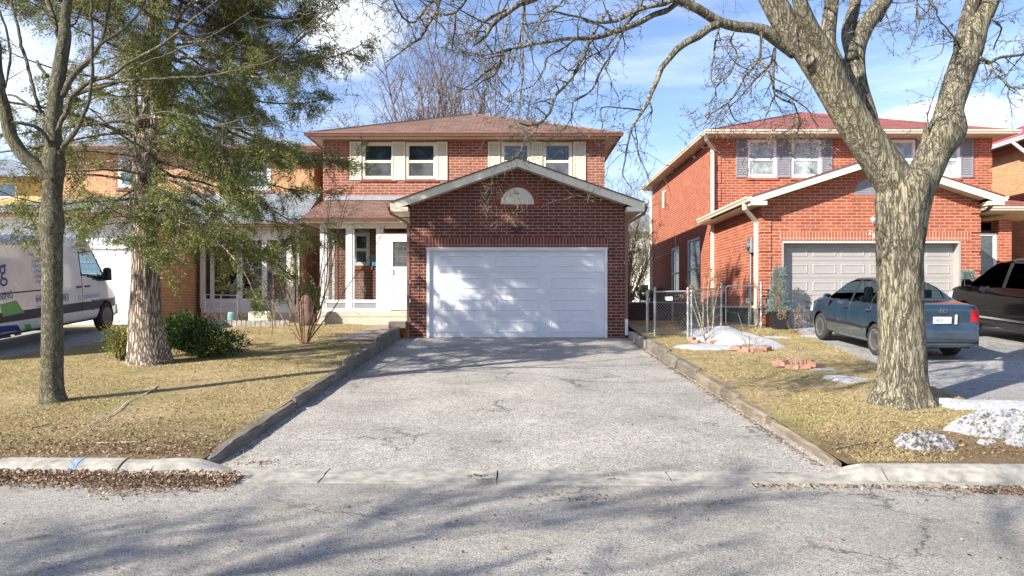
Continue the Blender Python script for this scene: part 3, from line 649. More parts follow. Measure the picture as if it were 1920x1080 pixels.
def gable(par, x0, x1, yf, yb, ze, xm, zr, rm, cm, fw=.25, ret=.45, wx0=None, wx1=None, wallz=None, boxin=.0):
    """gabled roof with its ridge along y; returns nothing. yf front rake plane, yb where it meets the house"""
    m = MB(); th = .03
    for xa, za, xb, zb, fl in ((x0, ze, xm, zr, 0), (xm, zr, x1, ze, 1)):
        m.add([(xa,yf-.03,za),(xb,yf-.03,zb),(xb,yb,zb),(xa,yb,za),(xa,yf-.03,za-th),(xb,yf-.03,zb-th),(xb,yb,zb-th),(xa,yb,za-th)], [(0,1,2,3),(7,6,5,4),(0,4,5,1),(0,3,7,4),(1,5,6,2)])
    m.build('roof', rm, par); f = MB()
    sl_ = (zr-ze)/(xm-x0); sr = (zr-ze)/(x1-xm); zt = th+.002
    f.add([(x0,yf,ze-zt),(xm,yf,zr-zt),(xm,yf,zr-zt-fw),(x0,yf,ze-zt-fw),(x0,yf+.025,ze-zt),(xm,yf+.025,zr-zt),(xm,yf+.025,zr-zt-fw),(x0,yf+.025,ze-zt-fw)],
          [(0,3,2,1),(4,5,6,7),(0,1,5,4),(3,7,6,2),(0,4,7,3)])
    f.add([(xm,yf,zr-zt),(x1,yf,ze-zt),(x1,yf,ze-zt-fw),(xm,yf,zr-zt-fw),(xm,yf+.025,zr-zt),(x1,yf+.025,ze-zt),(x1,yf+.025,ze-zt-fw),(xm,yf+.025,zr-zt-fw)],
          [(0,3,2,1),(4,5,6,7),(0,1,5,4),(3,7,6,2),(1,2,6,5)])
    zb_ = ze-zt-fw
    # eave return boxes and soffits running back along both sides
    for s_, xa, xb in ((-1, x0, wx0), (1, wx1, x1)):
        zi = zb_+abs(xb-xa)*sl_*.62
        pts = [(xa, zb_-.02), (xb, zb_-.02), (xb, zi+.0), (xa, zb_+.10)] if s_ < 0 else [(xa, zb_-.02), (xb, zb_-.02), (xb, zb_+.10), (xa, zi)]
        f.poly_y(pts, yf+.004, yf+.3)
        f.box(min(xa,xb)+.002, max(xa,xb)-.002, yf+.3, yb, zb_+.02, zb_+.045)
    f.build('fascia', cm, par)
    f = MB()
    for xa, za, xb, zb in ((wx0, wx0, xm, zr), (xm, zr, wx1, wx1)):   # soffit under the rake overhang
        pass
    return zb_
def arch_vent(par, cx, cz, r, y, bm, vm):
    m = MB(); n = 17
    for i in range(n):
        a0 = math.pi*i/n+.012; a1 = math.pi*(i+1)/n-.012; q = [(cx+rr*math.cos(a), cz+rr*math.sin(a)) for rr, a in ((r+.01, a0), (r+.15, a0), (r+.15, a1), (r+.01, a1))]
        m.poly_y(q[::-1], y-.014, y+.05)
    for i in range(9): x = cx-r-.1+(2*r+.2)*i/9; m.box(x+.005, x+(2*r+.2)/9-.005, y-.02, y+.04, cz-.10, cz-.012)
    a = m.build('arch_brickwork', bm, par)
    m = MB(); pts = [(cx+r*math.cos(t), cz+r*math.sin(t)) for t in [math.pi*k/20 for k in range(21)]]; m.poly_y(pts[::-1], y-.006, y+.04)
    for k in range(int(r/.05)):
        z = cz+.03+k*.05; hw = math.sqrt(max(0, (r-.03)**2-(z-cz)**2))
        if hw > .06: m.box(cx-hw, cx+hw, y-.016, y-.006, z, z+.02)
    m.build('vent', vm, par)
M['arch_dark'] = paint('arch brick dark', (.26,.08,.05), .9, .35, 0, .5, 5); M['arch_red'] = paint('arch brick red', (.44,.13,.07), .9, .25, 0, .5, 5)
def lamp_fixture(par, x, y, z, mat, name='security_light'):
    m = MB(); m.lathe([(.05,-.03),(.055,0)], (x, y, z), 'y', 14)
    for s in (-1, 1):
        m.tube([(x+s*.02,y-.02,z),(x+s*.09,y-.09,z+.02)], .012, 6); m.lathe([(.0,-.1),(.055,-.09),(.045,-.02),(.02,0)], (x+s*.1, y-.09, z+.0), 'y', 12)
    m.lathe([(.02,-.08),(.035,-.07),(.03,0)], (x, y, z-.08), 'y', 10); return m.build(name, mat, par)
# ------------------------------------------------------------------ CENTRE HOUSE
hc = thing('brick_house', 'dark red brick house with a white double garage door facing the empty driveway', 'house', (0, 22, .8))
GX0, GX1, GY = -2.77, 3.06, 20.3; DX0, DX1, DZ0, DZ1 = -2.32, 2.59, .75, 3.22
WY = 24.1; WX0, WX1 = -6.1, 2.98; EZ = 7.12
AX, RZ0, RZ1 = .145, 4.42, 5.60                        # garage ridge: x, eave and ridge heights
m = MB(); wall_front(m, GX0, GX1, .6, 4.0, GY, [(DX0, DX1, DZ0-.2, DZ1)])
slg = (RZ1-RZ0)/(AX+3.24); top = lambda x: RZ0+(min(x, 2*AX-x)+3.24)*slg-.05
m.add([(GX0,GY,4.0),(GX1,GY,4.0),(GX1,GY,top(GX1)),(AX,GY,top(AX)),(GX0,GY,top(GX0))], [(0,1,2,3,4)])
wall_side(m, GX0, GY, WY, .6, top(GX0), -1); wall_side(m, GX1, GY, WY, .6, top(GX1), 1)
zq = .78
while zq < 4.0:                                        # slightly proud corner brick blocks
    for a, b in ((GX0-.012, GX0+.24), (GX1-.24, GX1+.012)): m.box(a, b, GY-.012, GY+.25, zq+.004, zq+.426)
    zq += .52
m.build('garage_wall', M['brick_dark_shaded'], hc)
m = MB(); m.box(DX0-.02, DX1+.03, GY-.006, GY+.02, DZ1+.004, DZ1+.27); m.build('lintel', M['soldier_dark'], hc)
m = MB(); gf = .075                                     # white door frame with brickmould
for a in (DX0, DX1-gf): m.box(a, a+gf, GY-.02, GY+.1, DZ0, DZ1)
m.box(DX0+gf, DX1-gf, GY-.02, GY+.1, DZ1-gf, DZ1); m.box(DX0-.02, DX1+.02, GY-.035, GY-.02, DZ1-.03, DZ1+.012); m.build('door_frame', M['white'], hc)
panel_door(hc, DX0+gf, DX1-gf, DZ0+.02, DZ1-gf, GY+.05, 4, 3, M['door_white'], None, None, .27, .30)
m = MB(); m.box(DX0+gf, DX1-gf, GY+.03, GY+.06, DZ0-.02, DZ0+.03); m.build('door_seal', M['black'], hc)
gable(hc, -3.24, 3.53, GY-.42, WY, RZ0, AX, RZ1, M['brown_shingle'], M['cream'], .21, .45, GX0, GX1)
m = MB(); m.add([(GX0,GY-.42,top(GX0)-.17),(AX,GY-.42,top(AX)-.17),(AX,GY,top(AX)-.17),(GX0,GY,top(GX0)-.17)], [(3,2,1,0)])
m.add([(AX,GY-.42,top(AX)-.17),(GX1,GY-.42,top(GX1)-.17),(GX1,GY,top(GX1)-.17),(AX,GY,top(AX)-.17)], [(3,2,1,0)]); m.build('soffit', M['soffit'], hc)
for q_ in (((-3.24, WY-.3, RZ0-.02), (-3.24, GY-.40, RZ0-.02)), ((3.53, GY-.40, RZ0-.02), (3.53, WY-.3, RZ0-.02))): g = MB(); gutter(g, *q_); g.build('gutter', M['brown_trim'], hc)
downspout(hc, [(-3.3,GY-.3,RZ0-.13),(-3.25,GY-.2,RZ0-.3),(GX0-.05,GY-.0,RZ0-.55),(GX0-.05,GY+.0,1.0)], M['brown_trim']); downspout(hc, [(3.6,GY-.3,RZ0-.13),(3.55,GY-.2,RZ0-.3),(GX1+.05,GY-.0,RZ0-.55),(GX1+.05,GY+.0,1.3)], M['brown_trim'])
m = MB(); m.box(GX1+.01, GX1+.09, GY-.03, GY+.05, .85, 1.3); m.build('downspout_end', M['white'], hc)
arch_vent(hc, (970-960)*GY/F_, H_+(573-383)*GY/F_, .455, GY, M['arch_dark'], M['cream'])
lamp_fixture(hc, .13, GY-.01, H_+143*GY/F_, M['black'])
# upper storey
wz = lambda py, Y=WY: H_+(HY-py)*Y/F_; wx = lambda px, Y=WY: (px-CX)*Y/F_
wins = [(679, 740), (761, 819), (940, 995), (1018, 1073)]; wh = [(wx(a), wx(b), wz(336), wz(267)) for a, b in wins]
m = MB(); wall_front(m, WX0, WX1, .9, EZ-.12, WY, wh+[(-4.55-.55, -3.95, 2.8, 4.45)][:0], d=.1); wall_side(m, WX1, WY, 35, .9, EZ-.12, 1); wall_side(m, WX0, WY, 35, .9, EZ-.12, -1)
m.add([(WX0,35,.9),(WX1,35,.9),(WX1,35,EZ-.12),(WX0,35,EZ-.12)], [(3,2,1,0)])
zq = 5.3
while zq < 6.9: m.box(WX1-.24, WX1+.015, WY-.012, WY+.25, zq+.004, zq+.426); zq += .52
m.build('wall', M['brick_upper'], hc)
for a, b, c, e in wh:
    o = window(hc, a, b, c, e, WY+.01, M['cream'], M['pane_dark'], M['pane_grey'], .085)
    s = MB(); s.box(a-.06, b+.06, WY-.035, WY+.02, c-.085, c-.004); s.build('sill', M['arch_dark'], o)
for a, b in ((656, 678), (735, 760), (819, 839), (915, 938), (996, 1017), (1075, 1098)): shutter(hc, wx(a), wx(b), wz(338), wz(266), WY-.002, M['cream'])
hip_roof(hc, -6.42, 3.38, 23.62, 35.5, EZ, .375, M['brown_shingle'], M['brown_trim'], M['soffit'], WX0, WX1, WY, 35)
# porch: slab, white glazed enclosure, lean-to roof
PY = 21.85; PX0, PX1 = -5.62, GX0+.0; PZ = 1.50
m = MB(); m.bbox(PX0-.05, PX1, PY-.12, WY, .9, PZ, .02); m.box(PX0-.03, PX1-.0, PY-.135, PY-.119, PZ-.17, PZ-.15); m.build('porch_slab', M['slab'], hc)
m = MB(); m.bbox(-4.25, PX1-.02, PY-.55, PY-.125, .9, 1.28, .02); m.build('step', M['slab'], hc)
ptx = lambda px: (px-CX)*PY/F_; ptz = lambda py: H_+(HY-py)*PY/F_
m = MB(); zt0, zt1 = ptz(428), ptz(411)
m.box(PX0, PX1, PY-.02, PY+.14, zt0, zt1)                # head beam
for a, b in ((600, 608), (652, 660), (709, 719)): m.box(ptx(a), ptx(b), PY, PY+.1, PZ, zt0)
m.box(PX0, ptx(709), PY+.01, PY+.09, PZ, PZ+.07)
m.box(PX0, ptx(709), PY+.012, PY+.088, ptz(568), ptz(562)); m.box(ptx(719), PX1, PY+.012, PY+.088, ptz(443), ptz(437))
for a, b in ((608, 612), (648, 652), (660, 664), (705, 709)): m.box(ptx(a), ptx(b), PY+.02, PY+.08, PZ+.07, zt0)
m.box(PX0, PX0+.06, PY+.1, WY, zt0, zt1)                # left side of the enclosure
for y in (PY+.75, PY+1.5): m.box(PX0, PX0+.07, y, y+.08, PZ, zt0)
m.box(PX0+.005, PX0+.06, PY+.1, WY, ptz(568), ptz(562)); m.box(PX0+.004, PX0+.062, PY+.1, WY, PZ, PZ+.07)
m.build('porch_frame', M['white'], hc)
m = MB(); m.box(ptx(612), ptx(648), PY+.03, PY+.05, PZ+.07, ptz(568)); m.box(ptx(664), ptx(705), PY+.03, PY+.05, PZ+.07, ptz(568)); m.box(PX0+.02, PX0+.04, PY+.1, WY, PZ+.07, ptz(568)); m.build('kick_panel', M['grey_trim'], hc)
for a, b in ((612, 648), (664, 705)): m = MB(); m.box(ptx(a), ptx(b), PY+.04, PY+.048, ptz(562), zt0); m.build('glass_panel', M['glass'], hc)
m = MB(); m.box(PX0+.03, PX0+.038, PY+.1, WY, ptz(562), zt0); m.build('glass_panel', M['glass'], hc)
m = MB(); dx0, dx1 = ptx(720), PX1-.02; m.box(dx0, dx0+.09, PY-.01, PY+.08, PZ, ptz(443)); m.box(dx1-.04, dx1, PY-.01, PY+.08, PZ, ptz(443))
m.box(dx0+.09, dx1-.04, PY-.008, PY+.08, ptz(447), ptz(443)); m.box(dx0+.09, dx0+.19, PY+.0, PY+.05, PZ, ptz(447))
d = m.build('storm_door', M['white'], hc)
a, b = dx0+.19, dx1-.04; m = MB(); m.box(a, a+.07, PY+.002, PY+.04, PZ+.03, ptz(447)); m.box(b-.05, b, PY+.002, PY+.04, PZ+.03, ptz(447)); m.box(a+.07, b-.05, PY+.003, PY+.04, ptz(453), ptz(447)); m.box(a+.07, b-.05, PY+.003, PY+.04, ptz(506), ptz(500)); m.box(a+.07, b-.05, PY+.003, PY+.04, PZ+.03, PZ+.12); m.box(a+.07, b-.05, PY+.02, PY+.038, PZ+.12, ptz(506))
m.box(a+.09, b-.07, PY+.012, PY+.03, PZ+.17, ptz(512)); m.build('door_leaf', M['white'], d)
m = MB(); m.box(a+.07, b-.05, PY+.03, PY+.038, ptz(500), ptz(453)); m.build('pane', M['pane_grey'], d)
m = MB()                                                # leaded pattern of the door glass
for k in range(1, 4): x = a+.07+(b-a-.12)*k/4; m.box(x-.004, x+.004, PY+.02, PY+.03, ptz(500), ptz(453))
for k in range(1, 5): z = ptz(500)+(ptz(453)-ptz(500))*k/5; m.box(a+.07, b-.05, PY+.021, PY+.0295, z-.004, z+.004)
m.build('leading', M['steel'], d)
m = MB(); m.box(a+.07, b-.05, PY+.024, PY+.036, ptz(568), ptz(512)); m.build('pane', M['pane_grey'], d) if False else None
m = MB(); m.tube([(dx0+.22,PY-.0,ptz(512)),(dx0+.22,PY-.05,ptz(512)),(dx0+.22,PY-.05,ptz(504)),(dx0+.22,PY-.0,ptz(504))], .01, 6); m.build('handle', M['steel'], d)
IY = 22.8; wi = (wx(662,IY), wx(693,IY), wz(498,IY), wz(436,IY)); m = MB(); wall_front(m, PX0+.3, PX1, PZ, wz(409), IY, [wi], d=.08); wall_side(m, PX0+.3, IY, WY, PZ, wz(409), -1); m.build('porch_wall', M['brick_upper'], hc)
pw = window(hc, *wi, IY+.01, M['white'], M['pane_dark'], M['pane_grey'], .085)
m = MB(); m.box(wx(655,IY), wx(699,IY), IY-.04, IY+.02, wz(506,IY), wz(499,IY)); m.build('sill', M['arch_red'], pw)
m = MB(); rz = ptz(409); ry = PY-.32; rz2 = wz(375)      # lean-to roof
m.add([(PX0-.45,ry,rz),(PX1+.0,ry,rz),(PX1+.0,WY,rz2),(PX0-.45,WY,rz2),(PX0-.45,ry,rz-.03),(PX1,ry,rz-.03),(PX1,WY,rz2-.03),(PX0-.45,WY,rz2-.03)], [(0,1,2,3),(7,6,5,4),(0,4,5,1),(0,3,7,4)])
m.build('porch_roof', M['brown_shingle'], hc)
m = MB(); m.add([(PX0-.4,WY-.14,rz2-.025),(AX-2.4,WY-.14,rz2-.025),(AX-2.4,WY-.008,rz2+.14),(PX0-.4,WY-.008,rz2+.14)], [(0,1,2,3)]); m.build('flashing', M['grey_trim'], hc)
m = MB(); m.poly_x([(ry,rz-.034),(ry,rz-.15),(WY,rz-.15),(WY,rz2-.034)], PX0-.43, PX0-.40); m.box(PX0-.4, PX1, ry+.0, ry+.02, rz-.15, rz-.034); m.box(PX0-.4, PX1, ry+.02, PY-.0, rz-.15, rz-.13); m.build('fascia', M['cream'], hc)
m = MB(); gutter(m, (PX0-.45, ry-.002, rz-.01), (-3.3, ry-.002, rz-.01), .09); m.build('gutter', M['brown_trim'], hc)
# things hung on or standing in the porch
m = MB(); m.bbox(wx(697,IY), wx(708,IY), IY-.14, IY-.005, wz(492,IY), wz(478,IY), .01); mb_ = tag(m.build('letter_box', M['grey_trim']), 'small grey letter box on the brick wall inside the glazed porch', 'letter box')
m = MB(); m.box(wx(699,IY), wx(708,IY), IY-.16, IY-.145, wz(499,IY), wz(487,IY)); tag(m.build('leaflet', flat('blue leaflet', (.08,.38,.6))), 'bright blue leaflet tucked in the porch letter box', 'leaflet')
m = MB()
for a, b, c, e in ((-3.3, -2.84, 19.95, 20.03), (-3.3, -2.84, 20.4, 20.48)): m.bbox(a, b, c, e, 1.05, 1.22, .01)
for a, b in ((-3.3, -3.22), (-2.92, -2.84)): m.bbox(a, b, 20.03, 20.4, 1.05, 1.22, .01)
m.box(-3.23, -2.91, 20.02, 20.41, 1.0, 1.12); tag(m.build('planter_box', M['timber_dark']), 'low dark timber planter box beside the garage corner', 'planter')
# ------------------------------------------------------------------ RIGHT HOUSE
hr = thing('brick_house', 'orange red brick house with grey garage door and grey shutters behind big tree', 'house', (11, 24, 1.0))
BX0, BX1, BY = 6.85, 12.8, 20.45; bx = lambda px, Y=BY: (px-CX)*Y/F_; bz = lambda py, Y=BY: H_+(HY-py)*Y/F_
QX0, QX1, QZ0, QZ1 = bx(1466), bx(1801), .98, bz(452)
MY = 25.4; MX0, MX1 = 6.85, 16.3; ME = 7.47
g0x, g1x, gxm = 6.42, 13.22, 9.82; gz0, gz1 = bz(366, 20.0), bz(366, 20.0)+3.4*.318
topr = lambda x: gz0+(min(x, 2*gxm-x)-g0x)*.318-.05
m = MB(); wall_front(m, BX0, BX1, .9, 4.2, BY, [(QX0, QX1, QZ0-.1, QZ1)], d=.05)
m.add([(BX0,BY,4.2),(BX1,BY,4.2),(BX1,BY,topr(BX1)),(gxm,BY,topr(gxm)),(BX0,BY,topr(BX0))], [(0,1,2,3,4)])
wall_side(m, BX0, BY, MY, 1.62, topr(BX0), -1); wall_side(m, BX1, BY, MY, .9, topr(BX1), 1)
zq = 1.05
while zq < 4.4:
    for a, b in ((BX0-.025, BX0+.24), (BX1-.24, BX1+.025)): m.box(a, b, BY-.025, BY+.25, zq+.004, min(zq+.426, 4.45))
    zq += .52
m.build('garage_wall', M['brick_red'], hr)
m = MB(); m.box(QX0-.04, QX1+.3, BY-.006, BY+.02, QZ1+.004, QZ1+.27); m.build('lintel', M['soldier_red'], hr)
m = MB(); m.box(BX0+.01, BX0+.3, BY+.26, MY, .9, 1.6); m.box(MX0+.012, MX0+.3, MY, 36.5, .9, 1.6); m.build('foundation', M['green'], hr)
m = MB(); m.box(BX0-.03, BX0+.1, BY+.26, 36.5, 1.585, 1.645); m.build('foundation_cap', M['cream'], hr)
m = MB(); dd = .25                                      # deep grey jambs and head
m.box(QX0-.005, QX0+.05, BY-.012, BY+dd, QZ0, QZ1); m.box(QX1-.05, QX1+.005, BY-.012, BY+dd, QZ0, QZ1); m.box(QX0+.05, QX1-.05, BY-.012, BY+dd, QZ1-.05, QZ1); m.build('door_frame', M['door_grey'], hr)
m = MB(); m.box(QX0+.05, QX1-.05, BY-.015, BY+.02, QZ1-.052, QZ1-.02); m.build('frame_trim', M['white'], hr)
panel_door(hr, QX0+.05, QX1-.05, QZ0+.01, QZ1-.05, BY+dd-.02, 5, 6, M['door_grey'], None, None, .1, .13)
hx = bx(1520)
for z_ in (1.75, 1.60, 1.25): m = MB(); m.tube([(hx-.04,BY+dd-.0,z_),(hx-.04,BY+dd-.05,z_),(hx+.06,BY+dd-.05,z_),(hx+.06,BY+dd,z_)], .012, 6); m.build('door_handle', M['black'], hr)
gable(hr, g0x, g1x, BY-.42, MY, gz0, gxm, gz1, M['red_shingle'], M['cream'], .2, .45, BX0, BX1)
m = MB(); m.add([(BX0,BY-.42,topr(BX0)-.16),(gxm,BY-.42,topr(gxm)-.16),(gxm,BY,topr(gxm)-.16),(BX0,BY,topr(BX0)-.16)], [(3,2,1,0)])
m.add([(gxm,BY-.42,topr(gxm)-.16),(BX1,BY-.42,topr(BX1)-.16),(BX1,BY,topr(BX1)-.16),(gxm,BY,topr(gxm)-.16)], [(3,2,1,0)]); m.build('soffit', M['soffit'], hr)
for q_ in (((g0x, MY+.1, gz0-.02), (g0x, BY-.40, gz0-.02)), ((g1x, BY-.40, gz0-.02), (g1x, MY, gz0-.02))): g = MB(); gutter(g, *q_, .13); g.build('gutter', M['cream'], hr)
arch_vent(hr, 9.82, bz(366), .46, BY, M['arch_red'], M['grey_trim'])
lamp_fixture(hr, bx(1637), BY-.01, bz(412), M['white'])
downspout(hr, [(g0x-.07,BY+.0,gz0-.13),(g0x-.03,BY+.05,gz0-.3),(BX0-.06,BY+.32,gz0-.62),(BX0-.06,BY+.32,1.15)], M['cream'], w_=.1)
downspout(hr, [(6.42,MY-.6,ME-.13),(6.5,MY-.45,ME-.28),(MX0-.06,MY-.1,ME-.5),(MX0-.06,MY-.1,1.3)], M['cream'], w_=.1)
downspout(hr, [(6.42,36.9,ME-.13),(6.6,36.6,ME-.4),(MX0-.08,36.4,ME-.6),(MX0-.08,36.4,1.3)], M['cream'], w_=.1)
downspout(hr, [(g1x+.05,BY+.1,gz0-.13),(g1x,BY+.3,gz0-.3),(BX1+.08,BY+.6,gz0-.45),(BX1+.08,BY+.6,3.6)], M['brown_trim'], w_=.08)
for ch, px, py in (('2', 1625, 437), ('8', 1636, 444)):
    pass
wxr = lambda px: (px-CX)*MY/F_; wzr = lambda py: H_+(HY-py)*MY/F_
wins = [(1402, 1456), (1484, 1540), (1660, 1716), (1756, 1800)]; wh = [(wxr(a), wxr(b), wzr(333), wzr(262)) for a, b in wins]
ytr = lambda px: 6.85*F_/(px-CX)                        # how far back a point of the side wall stands
swin = [(ytr(1273), ytr(1258), 1.9, wz(462, 31)), (ytr(1312), ytr(1288), 1.9, wz(447, 28.2))]
m = MB(); wall_front(m, MX0, MX1, 1.0, ME-.12, MY, wh, d=.1); wall_side(m, MX0, MY, 36.5, 1.62, ME-.12, -1, [(a, b, c, e) for a, b, c, e in swin]); wall_side(m, MX1, MY, 36.5, 1.0, ME-.12, 1)
m.add([(MX0,36.5,1),(MX1,36.5,1),(MX1,36.5,ME-.12),(MX0,36.5,ME-.12)], [(3,2,1,0)])
zq = 5.2
while zq < 7.2:
    for a, b in ((MX0-.02, MX0+.26), (MX1-.45, MX1+.025)): m.box(a, b, MY-.022, MY+.25, zq+.004, zq+.426)
    zq += .6
m.build('wall', M['brick_red'], hr)
for i, (a, b, c, e) in enumerate(wh):
    o = window(hr, a, b, c, e, MY+.01, M['white'], M['pane_light'], M['pane_light'], .075)
    s = MB(); s.box(a-.06, b+.06, MY-.035, MY+.02, c-.085, c-.004); s.build('sill', M['arch_red'], o)
for a, b in ((1380, 1401), (1457, 1482), (1541, 1560), (1718, 1742), (1800, 1824)): shutter(hr, wxr(a), wxr(b), wzr(333), wzr(258), MY-.002, M['grey_trim'])
for a, b, c, e in swin:                                 # side windows, deep set with white frames
    m = MB(); x = MX0+.05
    m.box(x-.03, x+.05, a, a+.09, c, e); m.box(x-.03, x+.05, b-.09, b, c, e); m.box(x-.03, x+.05, a+.09, b-.09, e-.09, e); m.box(x-.03, x+.05, a+.09, b-.09, c, c+.09); m.box(x-.02, x+.05, a+.09, b-.09, (c+e)/2-.03, (c+e)/2+.03)
    o = m.build('window', M['white'], hr); m = MB(); m.box(x+.02, x+.03, a+.09, b-.09, c+.09, e-.09); m.build('pane', M['pane_dark'], o)
m = MB(); yv = ytr(1269.0); m.tube([(MX0-.02,33.2,6.75),(MX0-.12,33.2,6.7),(MX0-.12,33.2,6.0)], .05, 8); m.build('vent_pipe', M['white'], hr)
m = MB(); m.tube([(MX0-.02,31.2,1.7),(MX0-.02,31.2,4.6)], .015, 5); m.tube([(MX0-.02,30.6,3.9),(MX0-.02,31.2,3.95),(MX0-.02,35.5,3.9)], .012, 5); m.build('conduit', M['cream'], hr)
hip_roof(hr, 6.5, 16.72, 24.8, 37, ME, .372, M['red_shingle'], M['cream'], M['soffit'], MX0, MX1, MY, 36.5)
m = MB(); ym = ytr(1404)+.0; ym = 21.25                  # electricity meter and mast
m.bbox(BX0-.12, BX0-.0, ym-.2, ym+.15, 3.15, 3.6, .02); m.lathe([(.09,-.0),(.1,.06),(.08,.09)], (BX0-.21, ym-.03, 3.35), 'x', 14); m.tube([(BX0-.06,ym,3.15),(BX0-.06,ym,1.25)], .035, 8); m.bbox(BX0-.1, BX0-.01, ym-.1, ym+.1, 1.75, 2.05, .01)
m.build('electricity_meter', M['steel'], hr)
# entrance at the right: recessed door under a small roof
EY = 23.5; ex = lambda px: (px-CX)*EY/F_; ez = lambda py: H_+(HY-py)*EY/F_
m = MB(); m.box(ex(1873), ex(1897), EY, MY-.01, .9, ez(412)); m.box(BX1+.01, ex(1873)-.004, EY+.3, EY+.5, ez(452), ez(412)); m.build('entrance_wall', M['brick_red'], hr)
o = window(hr, BX1+.42, ex(1872), 1.2, ez(437), EY+.1, M['white'], M['pane_grey'], M['pane_grey'], .07, name='entrance_door'); o['label'] = 'white framed glazed entrance door beside the garage'
m = MB(); m.box((BX1+ex(1872))/2+.28, (BX1+ex(1872))/2+.36, EY+.08, EY+.13, 1.27, ez(437)-.07); m.build('mullion', M['cream'], o)
window(hr, BX1+.1, ex(1870), ez(432), ez(414), EY+.28, M['dark'], M['pane_dark'], M['pane_dark'], .04, sash=False)
m = MB(); z0, z1, ya = ez(392), ez(356), EY-.55
m.add([(BX1,ya,z0),(17.3,ya,z0),(16.4,MY,z1),(BX1,MY,z1),(BX1,ya,z0-.03),(17.3,ya,z0-.03)], [(0,1,2,3),(0,4,5,1)]); m.build('entrance_roof', M['red_shingle'], hr)
m = MB(); m.box(BX1+.1, 17.25, ya, MY, z0-.16, z0-.14); m.box(BX1+.1, 17.28, ya-.0, ya+.02, z0-.15, z0-.034); gutter(m, (BX1+.1, ya-.002, z0-.01), (17.3, ya-.002, z0-.01), .11); m.build('entrance_soffit', M['cream'], hr)
m = MB(); m.bbox(BX1+.05, 16.6, EY-.5, MY, .9, 1.2, .02); m.build('porch_slab', M['slab'], hr)
# ------------------------------------------------------------------ FAR RIGHT HOUSE
hf = thing('brick_house', 'orange brick house with a bright red metal roof at the right edge', 'house', (24, 30, 1.0))
m = MB(); wall_side(m, 19.0, 24.5, 38, .9, 7.5, -1); wall_front(m, 19.0, 30, .9, 7.5, 24.5, [(21,22.5,5,6.4),(25,26.5,5,6.4)]); m.build('wall', M['brick_tan'], hf)
m = MB(); m.box(18.9, 19.0, 24.4, 38, 5.55, 5.75); m.build('brick_band', M['arch_red'], hf)
for a in (21, 25): window(hf, a, a+1.5, 5, 6.4, 24.52, M['white'], M['pane_dark'], M['pane_grey'], .08)
hip_roof(hf, 18.4, 30.6, 23.9, 38.6, 7.75, .42, M['red_metal'], M['white'], M['dark'], 19, 30, 24.5, 38)
downspout(hf, [(18.3,27.3,7.62),(18.6,27.2,7.3),(18.93,27.1,7.0),(18.93,27.1,1.5)], M['white'], w_=.12)
m = MB()                                                # garage in front, mostly outside the frame
wall_front(m, 18.2, 24, .9, 4.2, 21, [(18.8,23.4,.9,3.3)]); wall_side(m, 18.2, 21, 24.5, .9, 4.2, -1); m.build('garage_wall', M['brick_tan'], hf)
m = MB(); m.add([(17.8,20.6,4.2),(24.4,20.6,4.2),(24.4,24.5,5.4),(17.8,24.5,5.4)], [(0,1,2,3)]); m.build('garage_roof', M['red_metal'], hf)
panel_door(hf, 18.8, 23.4, .95, 3.3, 21.05, 4, 4, M['white'])
# ------------------------------------------------------------------ LEFT HOUSE
hl = thing('brick_house', 'tan brick house with a white garage and a glazed sunroom behind the cedar', 'house', (-12, 24, 1.0))
LY = 21.6; LX1 = -10.42; LX0 = -16.2; lx = lambda px, Y=LY: (px-CX)*Y/F_; lz = lambda py, Y=LY: H_+(HY-py)*Y/F_
m = MB(); wall_side(m, LX1, LY, 26.6, .8, 4.2, 1); wall_side(m, LX0, LY, 26.6, .8, 4.2, -1); m.box(LX1-.25, LX1-.002, LY+.02, LY+.2, .8, 4.2)
m.build('garage_wall', M['brick_tan'], hl)
m = MB(); z0 = lz(466); m.box(LX0, LX1-.0, LY-.0, LY+.1, z0+.11, lz(404))
n = 40
for i in range(n): x = LX0+(LX1-LX0)*i/n; m.box(x+.0, x+.03, LY-.015, LY, z0+.12, lz(404))
m.build('siding', M['door_white'], hl)
m = MB(); m.box(LX0, LX1, LY-.03, LY+.1, z0, z0+.10); m.box(LX1-.14, LX1, LY-.02, LY+.1, .9, z0); m.box(LX0, LX0+.14, LY-.02, LY+.1, .9, z0); m.build('door_frame', M['white'], hl)
panel_door(hl, LX0+.14, LX1-.14, .95, z0, LY+.02, 4, 4, M['door_white'], None, None, .1, .08)
L2Y = 26.6; L20, L21 = -16.2, -7.05
lw = [(lx(430,L2Y), lx(508,L2Y), lz(357,L2Y), lz(290,L2Y)), (lx(222,L2Y), lx(262,L2Y), lz(352,L2Y), lz(288,L2Y))]
m = MB(); wall_front(m, L20, L21, .9, 7.1, L2Y, lw, d=.08); wall_side(m, L21, L2Y, 37, .9, 7.1, 1); wall_side(m, L20, L2Y, 37, .9, 7.1, -1); m.build('wall', M['brick_tan'], hl)
for a, b, c, e in lw:
    o = window(hl, a, b, c, e, L2Y, M['white'], M['pane_blue'], M['pane_blue'], .12); s = MB(); s.box(a-.1, b+.1, L2Y-.06, L2Y+.02, c-.1, c-.004); s.build('sill', M['brown_trim'], o)
hip_roof(hl, L20-.45, L21+.45, L2Y-.5, 37.5, 7.22, .36, M['grey_shingle'], M['brown_trim'], M['soffit'], L20, L21, L2Y, 37)
m = MB(); z0, z1 = lz(397, LY-.5), lz(368, L2Y)          # hipped lean-to roof over garage and sunroom
SY = 24.55; SX0, SX1 = lx(377, SY), -7.0
m.add([(LX0-.4,LY-.5,z0),(LX1+.4,LY-.5,z0),(LX1+.4,SY-.5,z0),(SX1+.2,SY-.5,z0),(SX1+.2,L2Y,z1),(LX1-2,L2Y,z1),(LX0+2,L2Y,z1),(LX1+.4,SY-.5,z0)], [(0,1,5,6)])
